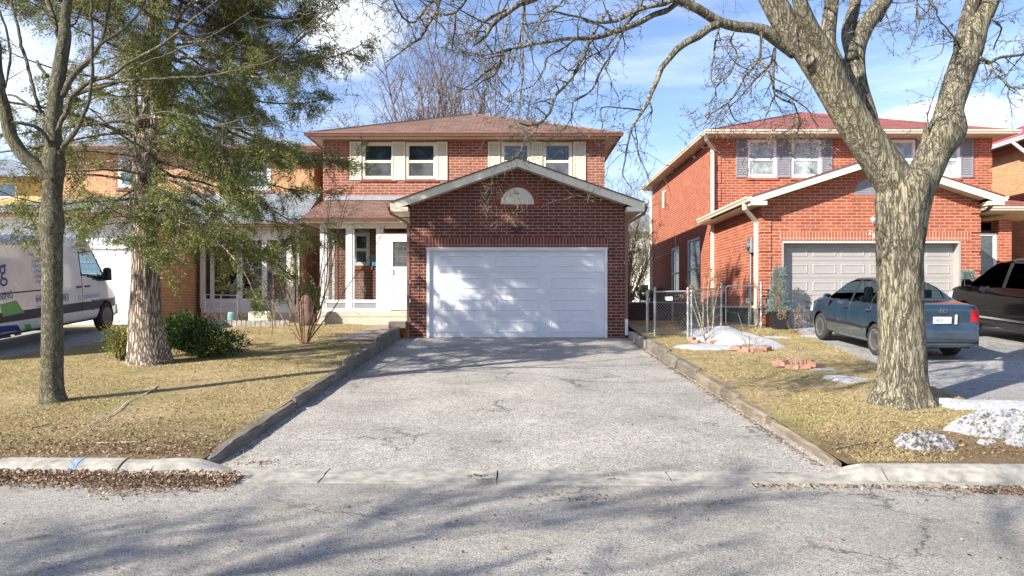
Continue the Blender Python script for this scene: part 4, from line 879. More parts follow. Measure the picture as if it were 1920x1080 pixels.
m.add([(LX1+.4,LY-.5,z0),(LX1+.4,SY-.5,z0),(LX1-2,L2Y,z1)], [(0,1,2)]); m.add([(LX1+.4,SY-.5,z0),(SX1+.2,SY-.5,z0),(SX1+.2,L2Y,z1+.1),(LX1-2,L2Y,z1+.1)], [(0,1,2,3)])
m.add([(LX0-.4,LY-.5,z0),(LX0+2,L2Y,z1),(LX0-.4,L2Y,z0)], [(0,1,2)]); m.build('garage_roof', M['grey_shingle'], hl)
m = MB(); gutter(m, (LX0-.5, LY-.5, z0), (LX1+.5, LY-.5, z0), .14); gutter(m, (LX1+.4, LY-.5, z0), (LX1+.4, SY-.5, z0), .13); gutter(m, (LX1+.45, SY-.5, z0), (SX1+.25, SY-.5, z0), .11); m.build('gutter', M['brown_trim'], hl)
m = MB(); m.box(LX0-.4, LX1+.39, LY-.49, LY, z0-.16, z0-.13); m.box(LX1+.0, LX1+.39, LY, SY-.5, z0-.161, z0-.13); m.box(LX1+.0, SX1+.19, SY-.49, SY+.1, z0-.162, z0-.13); m.build('soffit', M['soffit'], hl)
sx = lambda px: (px-CX)*SY/F_; sz = lambda py: H_+(HY-py)*SY/F_
m = MB(); m.box(SX0, SX1, SY-.03, SY+.12, z0-.5, z0-.17)
for a, b in ((375, 384), (394, 401), (444, 454), (491, 500), (537, 552)): m.box(sx(a), sx(b), SY, SY+.1, sz(578), z0-.5)
m.box(SX0, sx(552), SY+.01, SY+.09, sz(572), sz(560)); m.box(SX1-.09, SX1, SY, SY+.1, sz(578), z0-.5); m.box(sx(400), sx(445), SY+.01, SY+.09, sz(461), sz(457))
m.build('sunroom_frame', M['white'], hl)
m = MB(); m.box(SX0, SX1, SY+.02, SY+.1, sz(586), sz(572)); m.build('sunroom_sill', M['door_white'], hl)
m = MB(); m.box(SX0, SX1, SY-.02, L2Y, .8, sz(586)); m.build('sunroom_base', M['slab'], hl)
for a, b in ((401, 444), (454, 491), (500, 537)): m = MB(); m.box(sx(a), sx(b), SY+.04, SY+.048, sz(560), z0-.5); m.build('glass_panel', glass('sunroom glass %d' % a, (.35,.4,.42), .02, .1) if a == 401 else M['sun_glass'], hl) if a != 401 else (M.__setitem__('sun_glass', glass('sunroom glass', (.5,.55,.57), .02, .08)), m.build('glass_panel', M['sun_glass'], hl))
m = MB(); m.box(sx(401), sx(470), L2Y-.1, L2Y-.01, 1.4, 4.1); m.build('patio_door', M['dark'], hl)
m = MB(); m.box(SX1-.05, SX1+.0, L2Y-2, L2Y, 1.0, 4.1); m.build('side_trim', M['brown_trim'], hl)
downspout(hl, [(SX1-.25,SY-.45,z0-.1),(SX1-.25,SY-.1,z0-.4),(SX1-.25,SY-.1,1.3)], M['cream'], w_=.09)
# ------------------------------------------------------------------ FAR LEFT HOUSE and the houses behind
h5 = thing('brick_house', 'yellow brick house with a grey roof behind the left tree at the left edge', 'house', (-23, 34, 1.0))
FY = 30.; fw_ = [((-8-CX)*FY/F_, (32-CX)*FY/F_, H_+(HY-372)*FY/F_, H_+(HY-342)*FY/F_)]
m = MB(); wall_front(m, -28, -18.7, .9, 6.6, FY, fw_, d=.06); wall_side(m, -18.7, FY, 40, .9, 6.6, 1); m.build('wall', brick('yellow brick', (.62,.45,.16), (.7,.52,.22), (.6,.5,.3)), h5)
window(h5, *fw_[0][:2], *fw_[0][2:], FY, M['white'], M['pane_blue'], M['pane_blue'], .08, sash=False)
hip_roof(h5, -28.5, -18.2, FY-.5, 41, 6.75, .32, M['grey_shingle'], M['brown_trim'], M['soffit'], -28, -18.7, FY, 40)
h6 = thing('distant_house', 'pale house far behind the gap between the two brick houses', 'house', (12.5, 66, 1.0))
m = MB(); wall_front(m, 8, 17, .9, 8.2, 66, [(11.1,12.2,5.2,6.8),(13.1,14.2,5.2,6.8),(11.1,12.2,2,3.6)], d=.1); wall_side(m, 8, 66, 76, .9, 8.2, -1); m.build('wall', flat('pale stucco', (.62,.6,.56), .8), h6)
for a, c in ((11.1, 5.2), (13.1, 5.2), (11.1, 2)): window(h6, a, a+1.1, c, c+1.6, 66, M['white'], M['pane_dark'], M['pane_grey'], .1)
hip_roof(h6, 7.5, 17.5, 65.5, 76, 8.3, .4, M['grey_shingle'], M['white'], M['soffit'], 8, 17, 66, 76)
# ------------------------------------------------------------------ house numbers
def text_mesh(txt, size, mat, parent, mw, name='lettering', ext=.004, spacing=1, shear=0, xs=1):
    c = bpy.data.curves.new('t', 'FONT'); c.body = txt; c.size = size; c.extrude = ext; c.space_character = spacing; c.shear = shear; c.resolution_u = 3
    t = bpy.data.objects.new('t', c); COL.objects.link(t); dg = bpy.context.evaluated_depsgraph_get(); me = bpy.data.meshes.new_from_object(t.evaluated_get(dg))
    bpy.data.objects.remove(t); bpy.data.curves.remove(c)
    me.transform(Matrix.Diagonal((xs, 1, 1, 1))); me.transform(mw); me.transform(Matrix.Translation(-Vector(OFF.get(parent.name, (0,0,0))))); me.materials.clear(); me.materials.append(mat); me.name = name
    o = bpy.data.objects.new(name, me); COL.objects.link(o); o.parent = parent; OFF[o.name] = OFF.get(parent.name, (0,0,0)); return o
FRONT = Matrix(((1,0,0,0),(0,0,-1,0),(0,1,0,0),(0,0,0,1)))     # text standing upright, facing -y
for ch, px, py in (('2', 1627, 441), ('8', 1636, 447)):
    text_mesh(ch, .2, M['white'], hr, Matrix.Translation((bx(px), BY-.02, bz(py)))@FRONT, 'house_number', .008)
# ------------------------------------------------------------------ trees
def smooth_path(pts, step=.12):
    """pts: (x,y,z,r) control points -> Catmull-Rom samples"""
    out = []; n = len(pts)
    for i in range(n-1):
        p0, p1, p2, p3 = pts[max(0,i-1)], pts[i], pts[i+1], pts[min(n-1,i+2)]
        L = math.dist(p1[:3], p2[:3]); k = max(1, int(L/step))
        for j in range(k):
            t = j/k; q = []
            for c in range(4):
                a, b, d, e = p0[c], p1[c], p2[c], p3[c]
                q.append(.5*((2*b)+(-a+d)*t+(2*a-5*b+4*d-e)*t*t+(-a+3*b-3*d+e)*t*t*t))
            out.append(q)
    out.append(list(pts[-1])); return out
PXK = 1.0
def px_path(pts, Y0, Y1):
    """pts (px, py, width px) drawn in the photo; the branch runs from depth Y0 to Y1"""
    n = len(pts); o = []; tot = [0]
    for a, b in zip(pts[:-1], pts[1:]): tot.append(tot[-1]+math.hypot(a[0]-b[0], a[1]-b[1]))
    for p, t in zip(pts, tot): Y = Y0+(Y1-Y0)*t/tot[-1]; x, y, z = P(p[0], p[1], Y); o.append((x, y, z, PXK*p[2]*Y/F_/2))
    return o
def rough(k=.12, f=9, ridge=.0, seed=0):
    def fn(p, c, s, i):
        v = 1+k*noise.noise((p.x*f*.35+c*1.6+seed, p.y*f*.35+s*1.6, p.z*f*.22))
        if ridge: v += ridge*abs(noise.noise((c*5.5+seed, s*5.5, p.z*1.3)))*2-ridge*.5
        return v
    return fn
NS = lambda r: 14 if r > .12 else (9 if r > .05 else (6 if r > .02 else (5 if r > .009 else 3)))
def limb(m, path, step=.12, wig=0, disp=None, ns=None):
    q = smooth_path(path, step)
    if wig:
        for i, p in enumerate(q[1:-1]):
            p[0] += wig*noise.noise((p[0]*5, p[2]*5, i*.7)); p[2] += wig*noise.noise((p[2]*5, i*.7, 4.2)); p[1] += wig*noise.noise((9.1, p[0]*5, p[2]*5))
    m.tube([p[:3] for p in q], [max(.0015, p[3]) for p in q], ns or NS(max(p[3] for p in q)), True, disp); return q
def twig(m, p, d, L, r, lev, rnd, knob=.5, grav=0., fork=.6, minr=.0022, n_side=(2, 4), seg=.09, curl=.5):
    """one twig with its side twigs; d direction, L length"""
    pts = [p.copy()]; rad = [r]; n = max(2, int(L/seg)); q = p.copy(); d = d.normalized(); nodes = []
    for i in range(n):
        d = (d+Vector((rnd.gauss(0,1), rnd.gauss(0,1), rnd.gauss(0,1)))*curl*.32+Vector((0,0,grav))).normalized()
        q = q+d*(L/n); pts.append(q.copy()); rr = max(minr*.6, r*(1-.75*(i+1)/n)); rad.append(rr); nodes.append((q.copy(), d.copy(), rr))
    m.tube(pts, rad, NS(r), False)
    if lev > 0:
        for k in range(rnd.randint(*n_side)):
            a, dd, rr = rnd.choice(nodes); ax = Vector((rnd.gauss(0,1), rnd.gauss(0,1), rnd.gauss(0,1))).normalized()
            nd = (dd*(1-knob)+ax*knob*1.2).normalized(); twig(m, a, nd, L*rnd.uniform(.35, .7), max(minr, rr*.7), lev-1, rnd, knob, grav, fork, minr, n_side, seg, curl)
def twigs_on(m, q, dens, L, lev, rnd, r0=.3, side=1., start=.0, **kw):
    """short twigs along a sampled limb q"""
    n = len(q)
    for i in range(1, n):
        if i/n < start: continue
        a = Vector(q[i-1][:3]); b = Vector(q[i][:3]); sl_ = (b-a).length; k = dens*sl_
        while k > 0:
            if rnd.random() < k:
                t = rnd.random(); p = a.lerp(b, t); d = (b-a).normalized(); o = Vector((rnd.gauss(0,1), rnd.gauss(0,1), rnd.gauss(0,1))); o = (o-d*o.dot(d)).normalized()
                rr = min(q[i][3]*.6, .011); twig(m, p, (d*.55+o*side), L*rnd.uniform(.4, 1.3), max(.003, rr*r0*2), lev, rnd, **kw)
            k -= 1
# --- big honey locust on the right
BYT = 10.15; bt = thing('bare_tree', 'big bare forked tree with a thick lichen covered trunk in front of the blue sedan', 'tree', (5.3, BYT, LZ(5.3, BYT)))
rnd = random.Random(3)
tm = MB()
trunk = px_path([(1686,790,150),(1687,768,118),(1688,745,98),(1690,715,88),(1691,670,83),(1690,610,80),(1688,550,79),(1687,500,80),(1688,450,84),(1690,405,90),(1694,370,98),(1700,340,92),(1704,318,64)], BYT, BYT)
q = smooth_path(trunk, .035)
def tdisp(p, c, s, i):
    z = p.z; fl = max(0, .75-z); a = math.atan2(s, c)
    ridge = noise.noise((c*6.5, s*6.5, z*1.1))+.5*noise.noise((c*14, s*14, z*2.6)); ridge = abs(ridge)
    return 1+.03*noise.noise((c*2, s*2, z*1.5))+.065*ridge-.02+fl*.55*max(0, math.sin(a*5+1.3+.6*math.sin(a)))**1.5+.012*noise.noise((c*20,s*20,z*9))
tm.tube([p[:3] for p in q], [p[3] for p in q], 64, True, tdisp)
def bdisp(seed=0):
    def fn(p, c, s, i): return 1+.07*noise.noise((p.x*2.2+c, p.y*2+s, p.z*2.2+seed))+.09*abs(noise.noise((c*5+seed, s*5, p.z*2+p.x*2)))
    return fn
A = [(1692,400,58),(1678,345,68),(1642,290,66),(1608,240,62),(1580,195,60),(1552,150,56),(1525,112,51),(1501,80,47),(1470,40,46),(1445,-5,43),(1420,-60,44),(1400,-140,38),(1385,-240,30),(1360,-360,20)]
D = [(1700,400,52),(1722,350,60),(1740,310,56),(1752,285,57),(1766,258,70),(1776,238,66),(1780,205,50),(1790,170,48),(1800,140,48),(1812,105,48),(1820,70,50),(1832,45,42),(1850,10,38),(1868,-40,34),(1890,-130,28),(1920,-260,20)]
qa = limb(tm, px_path(A, BYT, BYT-.6), .05, 0, bdisp(1), 32); qd = limb(tm, px_path(D, BYT, BYT+.5), .05, 0, bdisp(2), 28)
tobj = tm.build('trunk', M['bark_big'], bt, smooth=True)
lm = MB(); Q = []
def L_(pts, y0, y1, ns=None, w=.0): 
    qq = limb(lm, px_path(pts, y0, y1), .07, w, bdisp(len(Q)) if pts[0][2] > 14 else None, ns); Q.append(qq); return qq
Y = BYT
L_([(1650,300,22),(1634,240,32),(1613,180,36),(1601,133,40),(1606,90,34),(1622,50,32),(1645,20,30),(1670,-20,26),(1700,-90,20),(1740,-200,12)], Y+.1, Y+1.4)
L_([(1600,215,30),(1592,180,40),(1580,150,38),(1568,125,34),(1553,85,27),(1555,40,26),(1560,0,24),(1570,-80,18),(1590,-180,12)], Y, Y+.7)
L_([(1585,190,40),(1568,150,44),(1545,95,34),(1525,60,30),(1510,30,28),(1496,-10,24),(1480,-90,18),(1470,-200,11)], Y-.1, Y-1.2)
L_([(1598,110,20),(1590,60,24),(1600,20,22),(1612,-40,16),(1640,-140,10)], Y+.4, Y+2.2)
L_([(1812,100,24),(1810,60,25),(1814,30,26),(1824,0,24),(1830,-60,20),(1810,-160,14)], Y+.3, Y+.2)
B1 = L_([(1490,100,24),(1462,80,22),(1440,62,24),(1413,53,20),(1380,50,19),(1347,40,18),(1310,18,17),(1280,4,16),(1245,-12,14),(1190,-40,11),(1100,-70,7),(1000,-90,4)], Y-.2, Y-1.6)
L_([(1271,4,10),(1250,20,12),(1227,27,11),(1200,42,11),(1171,53,11),(1140,64,10),(1115,71,9),(1085,72,8),(1060,73,7),(1030,78,6),(1004,82,5),(980,88,5),(955,91,4),(915,102,3),(880,99,2.4),(850,90,2)], Y-.8, Y-1.7)
L_([(1265,-2,8),(1249,7,8),(1220,12,8),(1193,20,8),(1175,30,7),(1160,38,7),(1135,42,6),(1115,42,5),(1090,33,4),(1060,27,4),(1038,22,3),(1005,27,2),(970,26,1.6)], Y-.9, Y-1.4)
B4 = L_([(1347,45,16),(1330,52,15),(1310,68,14),(1290,78,13),(1270,92,13),(1255,110,11),(1240,128,10),(1232,150,9),(1222,172,8),(1213,195,7),(1200,215,6),(1185,240,4.5),(1178,265,3.5),(1172,300,3),(1168,330,2.4),(1185,352,2)], Y-1., Y-2.0)
drops = [
 [(1113,72,5),(1102,84,7),(1094,105,7),(1085,122,6.5),(1071,147,6),(1055,165,6),(1042,178,6),(1036,195,5.5),(1031,211,5),(1020,224,5),(1009,233,4.5),(990,236,4),(972,230,3)],
 [(1171,54,5),(1160,78,4.5),(1153,93,4.5),(1140,112,4.5),(1131,124,4.5),(1120,148,4.5),(1111,167,4),(1095,180,3.6),(1075,191,3.4),(1072,205,3),(1071,222,2.6),(1060,239,2.4),(1045,252,2),(1032,262,1.6)],
 [(1080,72,4),(1065,84,3.6),(1049,95,4),(1030,104,3.6),(1024,111,3.6),(1022,128,3),(1012,145,2.6),(1000,160,2.4),(980,168,2),(964,173,2),(950,185,1.4)],
 [(1160,60,4),(1148,75,3.6),(1135,92,3.4),(1118,100,3),(1100,110,3),(1090,125,2.4),(1078,140,2)],
 [(1009,233,4),(1000,250,4),(985,262,4),(975,285,3.5),(960,300,3),(935,308,2),(920,325,1.6)],
 [(1427,60,6),(1427,80,5),(1424,107,5),(1410,128,5),(1395,144,5),(1388,160,4.6),(1378,178,4.4),(1364,193,4),(1350,203,3.6),(1333,213,3),(1322,230,2.4),(1305,240,1.8)],
 [(1453,90,6),(1449,108,5),(1444,120,4.6),(1428,138,4),(1413,151,4),(1402,166,3.6),(1390,180,3),(1376,192,2.6),(1360,212,2.4),(1350,232,2),(1336,240,1.6)],
 [(1377,58,4),(1369,78,3.4),(1380,95,3.4),(1382,107,3.4),(1375,124,3),(1369,138,3),(1355,152,2.6),(1342,164,2.4),(1341,180,2),(1330,195,1.8)],
 [(1349,50,4.4),(1342,75,4),(1338,107,3.6),(1333,142,3),(1340,165,2.6),(1344,182,2.2),(1330,200,1.8),(1332,225,1.5)],
 [(1426,100,4),(1430,118,4.4),(1442,135,4.6),(1447,150,4.8),(1451,165,4.8),(1453,178,4.6),(1470,188,4.4),(1489,195,4),(1495,210,3.4),(1500,222,3),(1496,245,2.6),(1485,262,2.4),(1478,285,2),(1500,292,1.8),(1530,282,1.6),(1545,265,1.4)],
 [(1453,96,6),(1451,120,5.4),(1450,140,5),(1450,168,5)],
 [(1453,168,3.6),(1470,175,3.6),(1485,184,3.6),(1500,194,3),(1515,205,2.6),(1524,222,2),(1535,238,1.6)],
 [(1451,182,3),(1443,200,3),(1437,215,2.6),(1430,232,2.2),(1415,240,1.8),(1408,252,1.4)],
 [(1213,200,3),(1200,206,3.4),(1185,204,3),(1160,202,2.6),(1140,200,2.4),(1125,205,2),(1127,222,1.6)],
 [(1200,214,2),(1192,225,2.4),(1184,240,2),(1182,258,1.6)],
 [(1365,193,2.4),(1370,210,2.4),(1378,225,2.2),(1398,232,1.6)],
 [(1500,222,2.6),(1485,240,2.4),(1462,252,2.4),(1440,262,2),(1425,275,1.6),(1412,300,1.4)],
 [(1495,236,2.4),(1512,252,2),(1530,262,2),(1550,290,1.6)],
 [(1171,53,6),(1180,38,5.5),(1195,24,5),(1205,0,4.5),(1210,-40,4)],
 [(1140,20,4),(1127,40,4.4),(1115,60,5),(1108,75,5),(1120,40,4)][:4],
 [(1062,-5,4),(1045,12,4),(1028,22,4),(1016,36,4),(1010,48,3.6),(1000,62,3),(992,72,2.4),(985,80,2)],
]
for i, d_ in enumerate(drops): L_(d_, Y-1.2+.15*(i%5), Y-1.7+.3*(i%4))
left = [
 [(1040,-30,16),(1000,-2,14),(975,6,12),(955,22,10),(935,35,10),(920,50,9),(911,67,8),(900,76,7),(890,85,4),(884,70,3)],
 [(955,18,6),(930,26,6),(912,38,5),(898,55,4.4),(894,68,3.6),(900,80,3)],
 [(960,92,5),(948,95,6),(941,102,7),(941,112,7),(938,120,7),(922,128,6),(907,138,5),(895,150,4),(880,160,3),(862,170,2.4),(848,180,2)],
 [(941,97,4),(925,100,4),(905,104,3.6),(880,103,3),(860,98,2.4),(835,90,2)],
 [(938,122,4),(925,142,3.4),(905,152,3),(880,168,2.4),(850,160,2)],
 [(838,-20,7),(824,0,7),(818,22,6.6),(804,44,6),(796,60,5.6),(787,73,5.4),(770,82,5),(760,90,4.6),(748,100,3.6),(735,109,3),(720,118,2)],
 [(880,-20,6),(873,0,6),(864,14,5.4),(853,24,5),(838,28,4.6),(824,27,4.4),(812,20,4),(802,15,3.6)],
 [(854,25,4),(853,45,4),(851,65,3.6),(848,80,3),(862,92,2.4),(870,100,2)],
 [(820,-8,5),(809,5,5),(800,15,5),(788,30,5),(778,42,4.6),(768,42,4),(755,33,4),(746,18,3.6),(736,-4,3.4),(730,-30,3)],
 [(640,-20,2.6),(640,0,2.6),(628,18,2.4),(613,33,2.4),(610,53,2.4),(620,68,2.2),(633,83,2),(645,105,2),(658,120,1.6),(667,130,1.2)],
 [(680,-20,2),(679,5,2),(681,18,2),(688,25,2),(685,40,1.4)],
 [(938,122,5),(930,135,4),(940,155,3),(955,170,2.6),(960,195,2),(945,215,1.6)],
]
for i, d_ in enumerate(left): L_(d_, Y-2.6+.2*(i%3), Y-3.1+.25*(i%4))
for a in ([(1835,108,8),(1845,113,7),(1856,118,7),(1865,112,6),(1878,107,6),(1895,105,5.4),(1918,102,5),(1940,92,4),(1980,84,3)], [(1856,118,5),(1860,130,5),(1867,142,5),(1878,148,4.6),(1887,156,4.4),(1893,163,4),(1889,178,3.4),(1896,193,2),(1905,200,1.6)],
          [(1884,146,3),(1892,135,3),(1905,118,3),(1922,100,2)], [(1893,163,3),(1905,164,3),(1925,166,2)], [(1860,36,4),(1868,42,4),(1878,52,3.6),(1874,66,3),(1866,82,2.6),(1863,94,2)],
          [(1798,84,4),(1790,72,3.6),(1780,60,3.4),(1773,50,3),(1764,42,2.6),(1757,30,2.4),(1756,18,2.4),(1745,8,2.2),(1738,-5,2)], [(1798,84,3),(1790,75,3),(1776,66,2.4),(1768,55,2),(1770,75,1.6),(1765,100,1.4),(1742,114,1)],
          [(1720,-10,3),(1720,20,3.4),(1724,40,3),(1718,60,2.4),(1712,72,1.6)], [(1745,6,2.4),(1740,20,2.4),(1732,30,2),(1724,40,2)], [(1738,285,4),(1740,262,4),(1740,240,3.6),(1739,215,3.4),(1745,196,2.6),(1751,178,2),(1762,150,1.4),(1771,122,1)],
          [(1836,116,4),(1830,128,3.4),(1822,142,3)], [(1650,40,4),(1660,25,3),(1672,60,2),(1680,78,1.5)]):
    L_(a, Y+.1, Y-.4 if len(Q)%2 else Y+.6)
for q_ in Q:                                           # knobbly short twigs all along
    rr = q_[0][3]; small = rr < .03
    if rr < .012: twigs_on(lm, q_, 8.5, .30, 2, rnd, r0=.55, knob=.72, curl=.6, seg=.07, grav=-.03, minr=.0036)
    elif small: twigs_on(lm, q_, 7.5, .40, 3, rnd, r0=.5, knob=.72, curl=.6, seg=.09, grav=-.04, minr=.0036, n_side=(2,3))
    else: twigs_on(lm, q_, 3, .7, 3, rnd, r0=.5, knob=.7, curl=.6, seg=.1, start=.35, minr=.004, n_side=(2,3))
twigs_on(lm, qd[len(qd)//2:], 1.5, .5, 2, rnd, knob=.6, curl=.9); twigs_on(lm, qa[int(len(qa)*.7):], 2, .8, 3, rnd, knob=.6, curl=.8)
# crown above the frame: it throws the branch shadows
for q_ in list(Q)[:6]+[qa, qd]:
    e = Vector(q_[-1][:3]); d = (e-Vector(q_[-4][:3])).normalized()
    for k in range(6): twig(lm, e, (d+Vector((rnd.gauss(0,.8), rnd.gauss(0,.8), rnd.gauss(0,.5)))), rnd.uniform(1.2, 2.6), .022, 3, rnd, knob=.5, curl=.5, n_side=(4,6), seg=.2)
lm.build('branches', M['bark_big'], bt, smooth=True)
# pruning scars and burls
m = MB()
def scar(px, py, r, Y_, nx, nz, wood=False):
    c = Vector(P(px, py, Y_)); n = Vector((nx, -1, nz)).normalized(); a = n.cross(Vector((0,0,1))).normalized(); b = a.cross(n)
    prof = [(1.55,-.6),(1.5,-.1),(1.25,.22),(.95,.3),(.72,.18),(.66,.04),(.0,.0)]; o = len(m.v); N_ = 22
    for rr, h in prof:
        for k in range(N_):
            t = 2*math.pi*k/N_; jit = 1+.07*noise.noise((math.cos(t)*2, math.sin(t)*2, px)); m.v.append(tuple(c+(a*math.cos(t)*.9+b*math.sin(t))*rr*r*jit+n*h*r))
    for i in range(len(prof)-1):
        for k in range(N_): m.f.append((o+i*N_+k, o+i*N_+(k+1)%N_, o+(i+1)*N_+(k+1)%N_, o+(i+1)*N_+k))
for a_ in ((1517,110,.062,BYT-.42,.1,.1), (1771,240,.075,BYT-.06,-.2,.05), (1790,240,.07,BYT+.08,1.6,.1)): m = MB(); scar(*a_); m.build('pruning_scar', M['bark_big'], bt, smooth=True)
# --- left bare tree
lt = thing('bare_tree', 'slim bare tree with a smooth grey green trunk on the left lawn, nearest the street', 'tree', (-6.38, 10.36, LZ(-6.38, 10.36)))
rnd = random.Random(11); Y = 10.36; tm = MB(); PXK = .88
q = smooth_path(px_path([(99,768,84),(99,752,60),(98,735,48),(98,690,43),(98,620,41),(98,540,40),(98,470,40),(97,440,43),(97,425,48),(97,405,45),(97,385,40),(99,350,39),(101,320,42),(101,300,44),(101,270,34),(100,235,31),(104,190,30),(109,150,28),(115,110,27),(121,70,25),(122,40,20),(127,0,17),(132,-60,14),(140,-160,10),(150,-260,6)], Y, Y+.1), .05)
tm.tube([p[:3] for p in q], [p[3] for p in q], 30, True, lambda p, c, s, i: 1+.05*noise.noise((c*1.5, s*1.5, p.z*2.5))+(.09*max(0, noise.noise((c*2, s*2, p.z*5))) if 2.5 < p.z < 3.1 else 0)+.015*noise.noise((c*9, s*9, p.z*9)))
tm.build('trunk', M['bark_left'], lt, smooth=True)
lm = MB(); Q = []
for i, a in enumerate([
 [(108,340,26),(85,325,30),(55,302,28),(33,278,27),(18,245,26),(8,205,23),(2,170,20),(-4,120,17),(-8,60,15),(-14,-10,12),(-30,-120,8)],
 [(118,100,12),(108,60,13),(101,35,12),(94,15,11),(86,-10,10),(70,-90,7)],
 [(108,300,12),(115,280,12),(135,255,11),(150,230,10),(163,200,9),(170,173,8),(172,140,8),(173,100,7.4),(173,60,7),(171,30,6.4),(170,-5,6),(168,-80,5),(172,-160,3)],
 [(118,180,13),(127,157,14),(140,140,13),(155,125,12),(167,113,11),(178,98,10),(187,83,9),(196,58,8),(203,20,7),(206,-10,6),(215,-100,4)],
 [(187,84,7),(210,70,7),(233,53,6),(255,30,5),(270,5,4.4),(285,-30,4)],
 [(108,245,10),(125,205,12),(134,182,11),(155,163,10),(180,150,8),(210,140,7),(235,122,7),(265,105,7),(300,85,6),(325,68,5.4),(355,42,5),(385,18,4.4),(410,0,4),(450,-30,3)],
 [(140,178,8),(170,168,7),(200,160,6.4),(240,152,6),(290,148,5),(333,146,4.6),(385,142,4),(433,134,3.6),(470,122,3),(500,118,2.4),(535,98,2)],
 [(150,232,4),(185,231,4),(225,225,4),(253,220,3.6),(285,214,3),(313,210,3),(345,215,2.4),(383,227,1.8),(400,238,1.2)],
 [(97,245,8),(90,230,8),(76,205,7.4),(66,180,7),(58,150,7),(50,118,7),(40,85,7),(32,45,6),(22,5,5.4),(12,-40,5)],
 [(100,285,9),(87,258,9),(78,245,9),(62,236,8),(40,230,7),(22,229,5)],
 [(100,150,8),(85,140,7),(70,115,7),(50,90,6),(35,72,5)][:3],
 [(70,210,6),(50,195,6),(30,182,5),(15,178,4)],
 [(240,130,3.6),(290,110,3),(330,95,3),(370,80,2.6),(410,60,2.4),(450,35,2),(478,18,1.6)],
 [(160,200,3),(190,215,3),(215,160,3)][:2], [(320,70,3),(360,68,3),(400,60,2.4),(430,48,2)], [(95,30,4),(130,52,4),(150,30,3),(160,0,3)],
 [(103,285,6),(97,272,9),(92,262,9),(85,250,6)], [(20,90,5),(16,130,5),(12,150,4),(8,175,3)], [(0,20,5),(10,50,5),(18,100,5),(16,130,4),(11,165,3)]]):
    Y2 = Y+[-.5,.5,-.7,.6,.9,-.8,-.6,-.9,.4,-.4,.3,.5,-.5,.2,.4,.3,0,.1,.2][i]
    qq = limb(lm, px_path(a, Y, Y2), .08, .02); Q.append(qq)
for q_ in Q: twigs_on(lm, q_, 1.3, .55, 1, rnd, knob=.4, curl=.3, grav=.03, start=.2)
for q_ in Q[:9]+[q[-30:]]:
    e = Vector(q_[-1][:3]); d = (e-Vector(q_[-4][:3])).normalized()
    for k in range(3): twig(lm, e, (d+Vector((rnd.gauss(0,.5), rnd.gauss(0,.5), .4))), rnd.uniform(.8, 1.8), .012, 2, rnd, knob=.4, curl=.25, n_side=(3,5), seg=.2)
lm.build('branches', M['bark_left'], lt, smooth=True)
# --- cedar
PXK = 1.0
CY = 13.9; ct = thing('cedar_tree', 'shaggy evergreen cedar with peeling pale trunk and drooping green sprays on the left lawn', 'tree', (-6.8, CY, LZ(-6.8, CY)))
rnd = random.Random(5); tm = MB()
def cdisp(p, c, s, i):
    fl = max(0, 1.7-p.z)*.10; return 1+.10*abs(noise.noise((c*4, s*4, p.z*.7)))*2+.05*noise.noise((c*11, s*11, p.z*1.2))+fl*max(0, math.sin(math.atan2(s, c)*4+.8))
q = smooth_path(px_path([(281,700,92),(280,682,76),(278,655,66),(274,620,57),(272,585,52),(273,545,49),(273,500,46),(273,450,43),(272,400,44),(272,355,42),(272,315,40),(273,280,38),(275,250,32)], CY, CY), .05)
tm.tube([p[:3] for p in q], [p[3] for p in q], 48, True, cdisp)
stems = []
for a, y1 in (([(272,300,24),(277,240,22),(278,187,20),(281,140,18),(284,90,16),(282,40,14),(284,0,12),(286,-80,9),(288,-170,5)], CY+.1), ([(276,290,22),(292,235,18),(291,187,17),(294,140,14),(293,97,12),(298,40,9),(300,-20,6)], CY-.35), ([(280,290,20),(298,240,18),(303,207,17),(309,170,14),(313,133,12),(322,80,9),(335,30,6),(345,-20,4)], CY+.5),
      ([(268,300,18),(257,253,14),(254,215,12),(252,180,10),(251,150,9),(249,110,7),(252,60,5)], CY-.5), ([(270,290,16),(262,240,10),(268,190,9),(265,120,7),(262,60,5)], CY+.4)):
    stems.append(limb(tm, px_path(a, CY, y1), .06, 0, cdisp, 18))
tm.build('trunk', M['bark_cedar'], ct, smooth=True)
lm = MB(); leafp = []; leafd = []
def spray(p, d, rnd_, n, s):
    g = rnd_.gauss
    for _ in range(max(2, n//8)):                       # a feathery frond: needles lined up along a short drooping axis
        e = (d*.9+Vector((g(0,.7), g(0,.7), g(0,.45)-.25))).normalized(); L = rnd_.uniform(.10, .24); q0 = p+Vector((g(0,1), g(0,1), g(0,1)))*s
        for k in range(14):
            t = k/14; c = q0+e*(L*t)+Vector((0,0,-.05*t*t))+Vector((g(0,1), g(0,1), g(0,1)))*.016; leafp.append(c); leafd.append((e*.9+Vector((g(0,1), g(0,1), g(0,.8)))*.42).normalized())
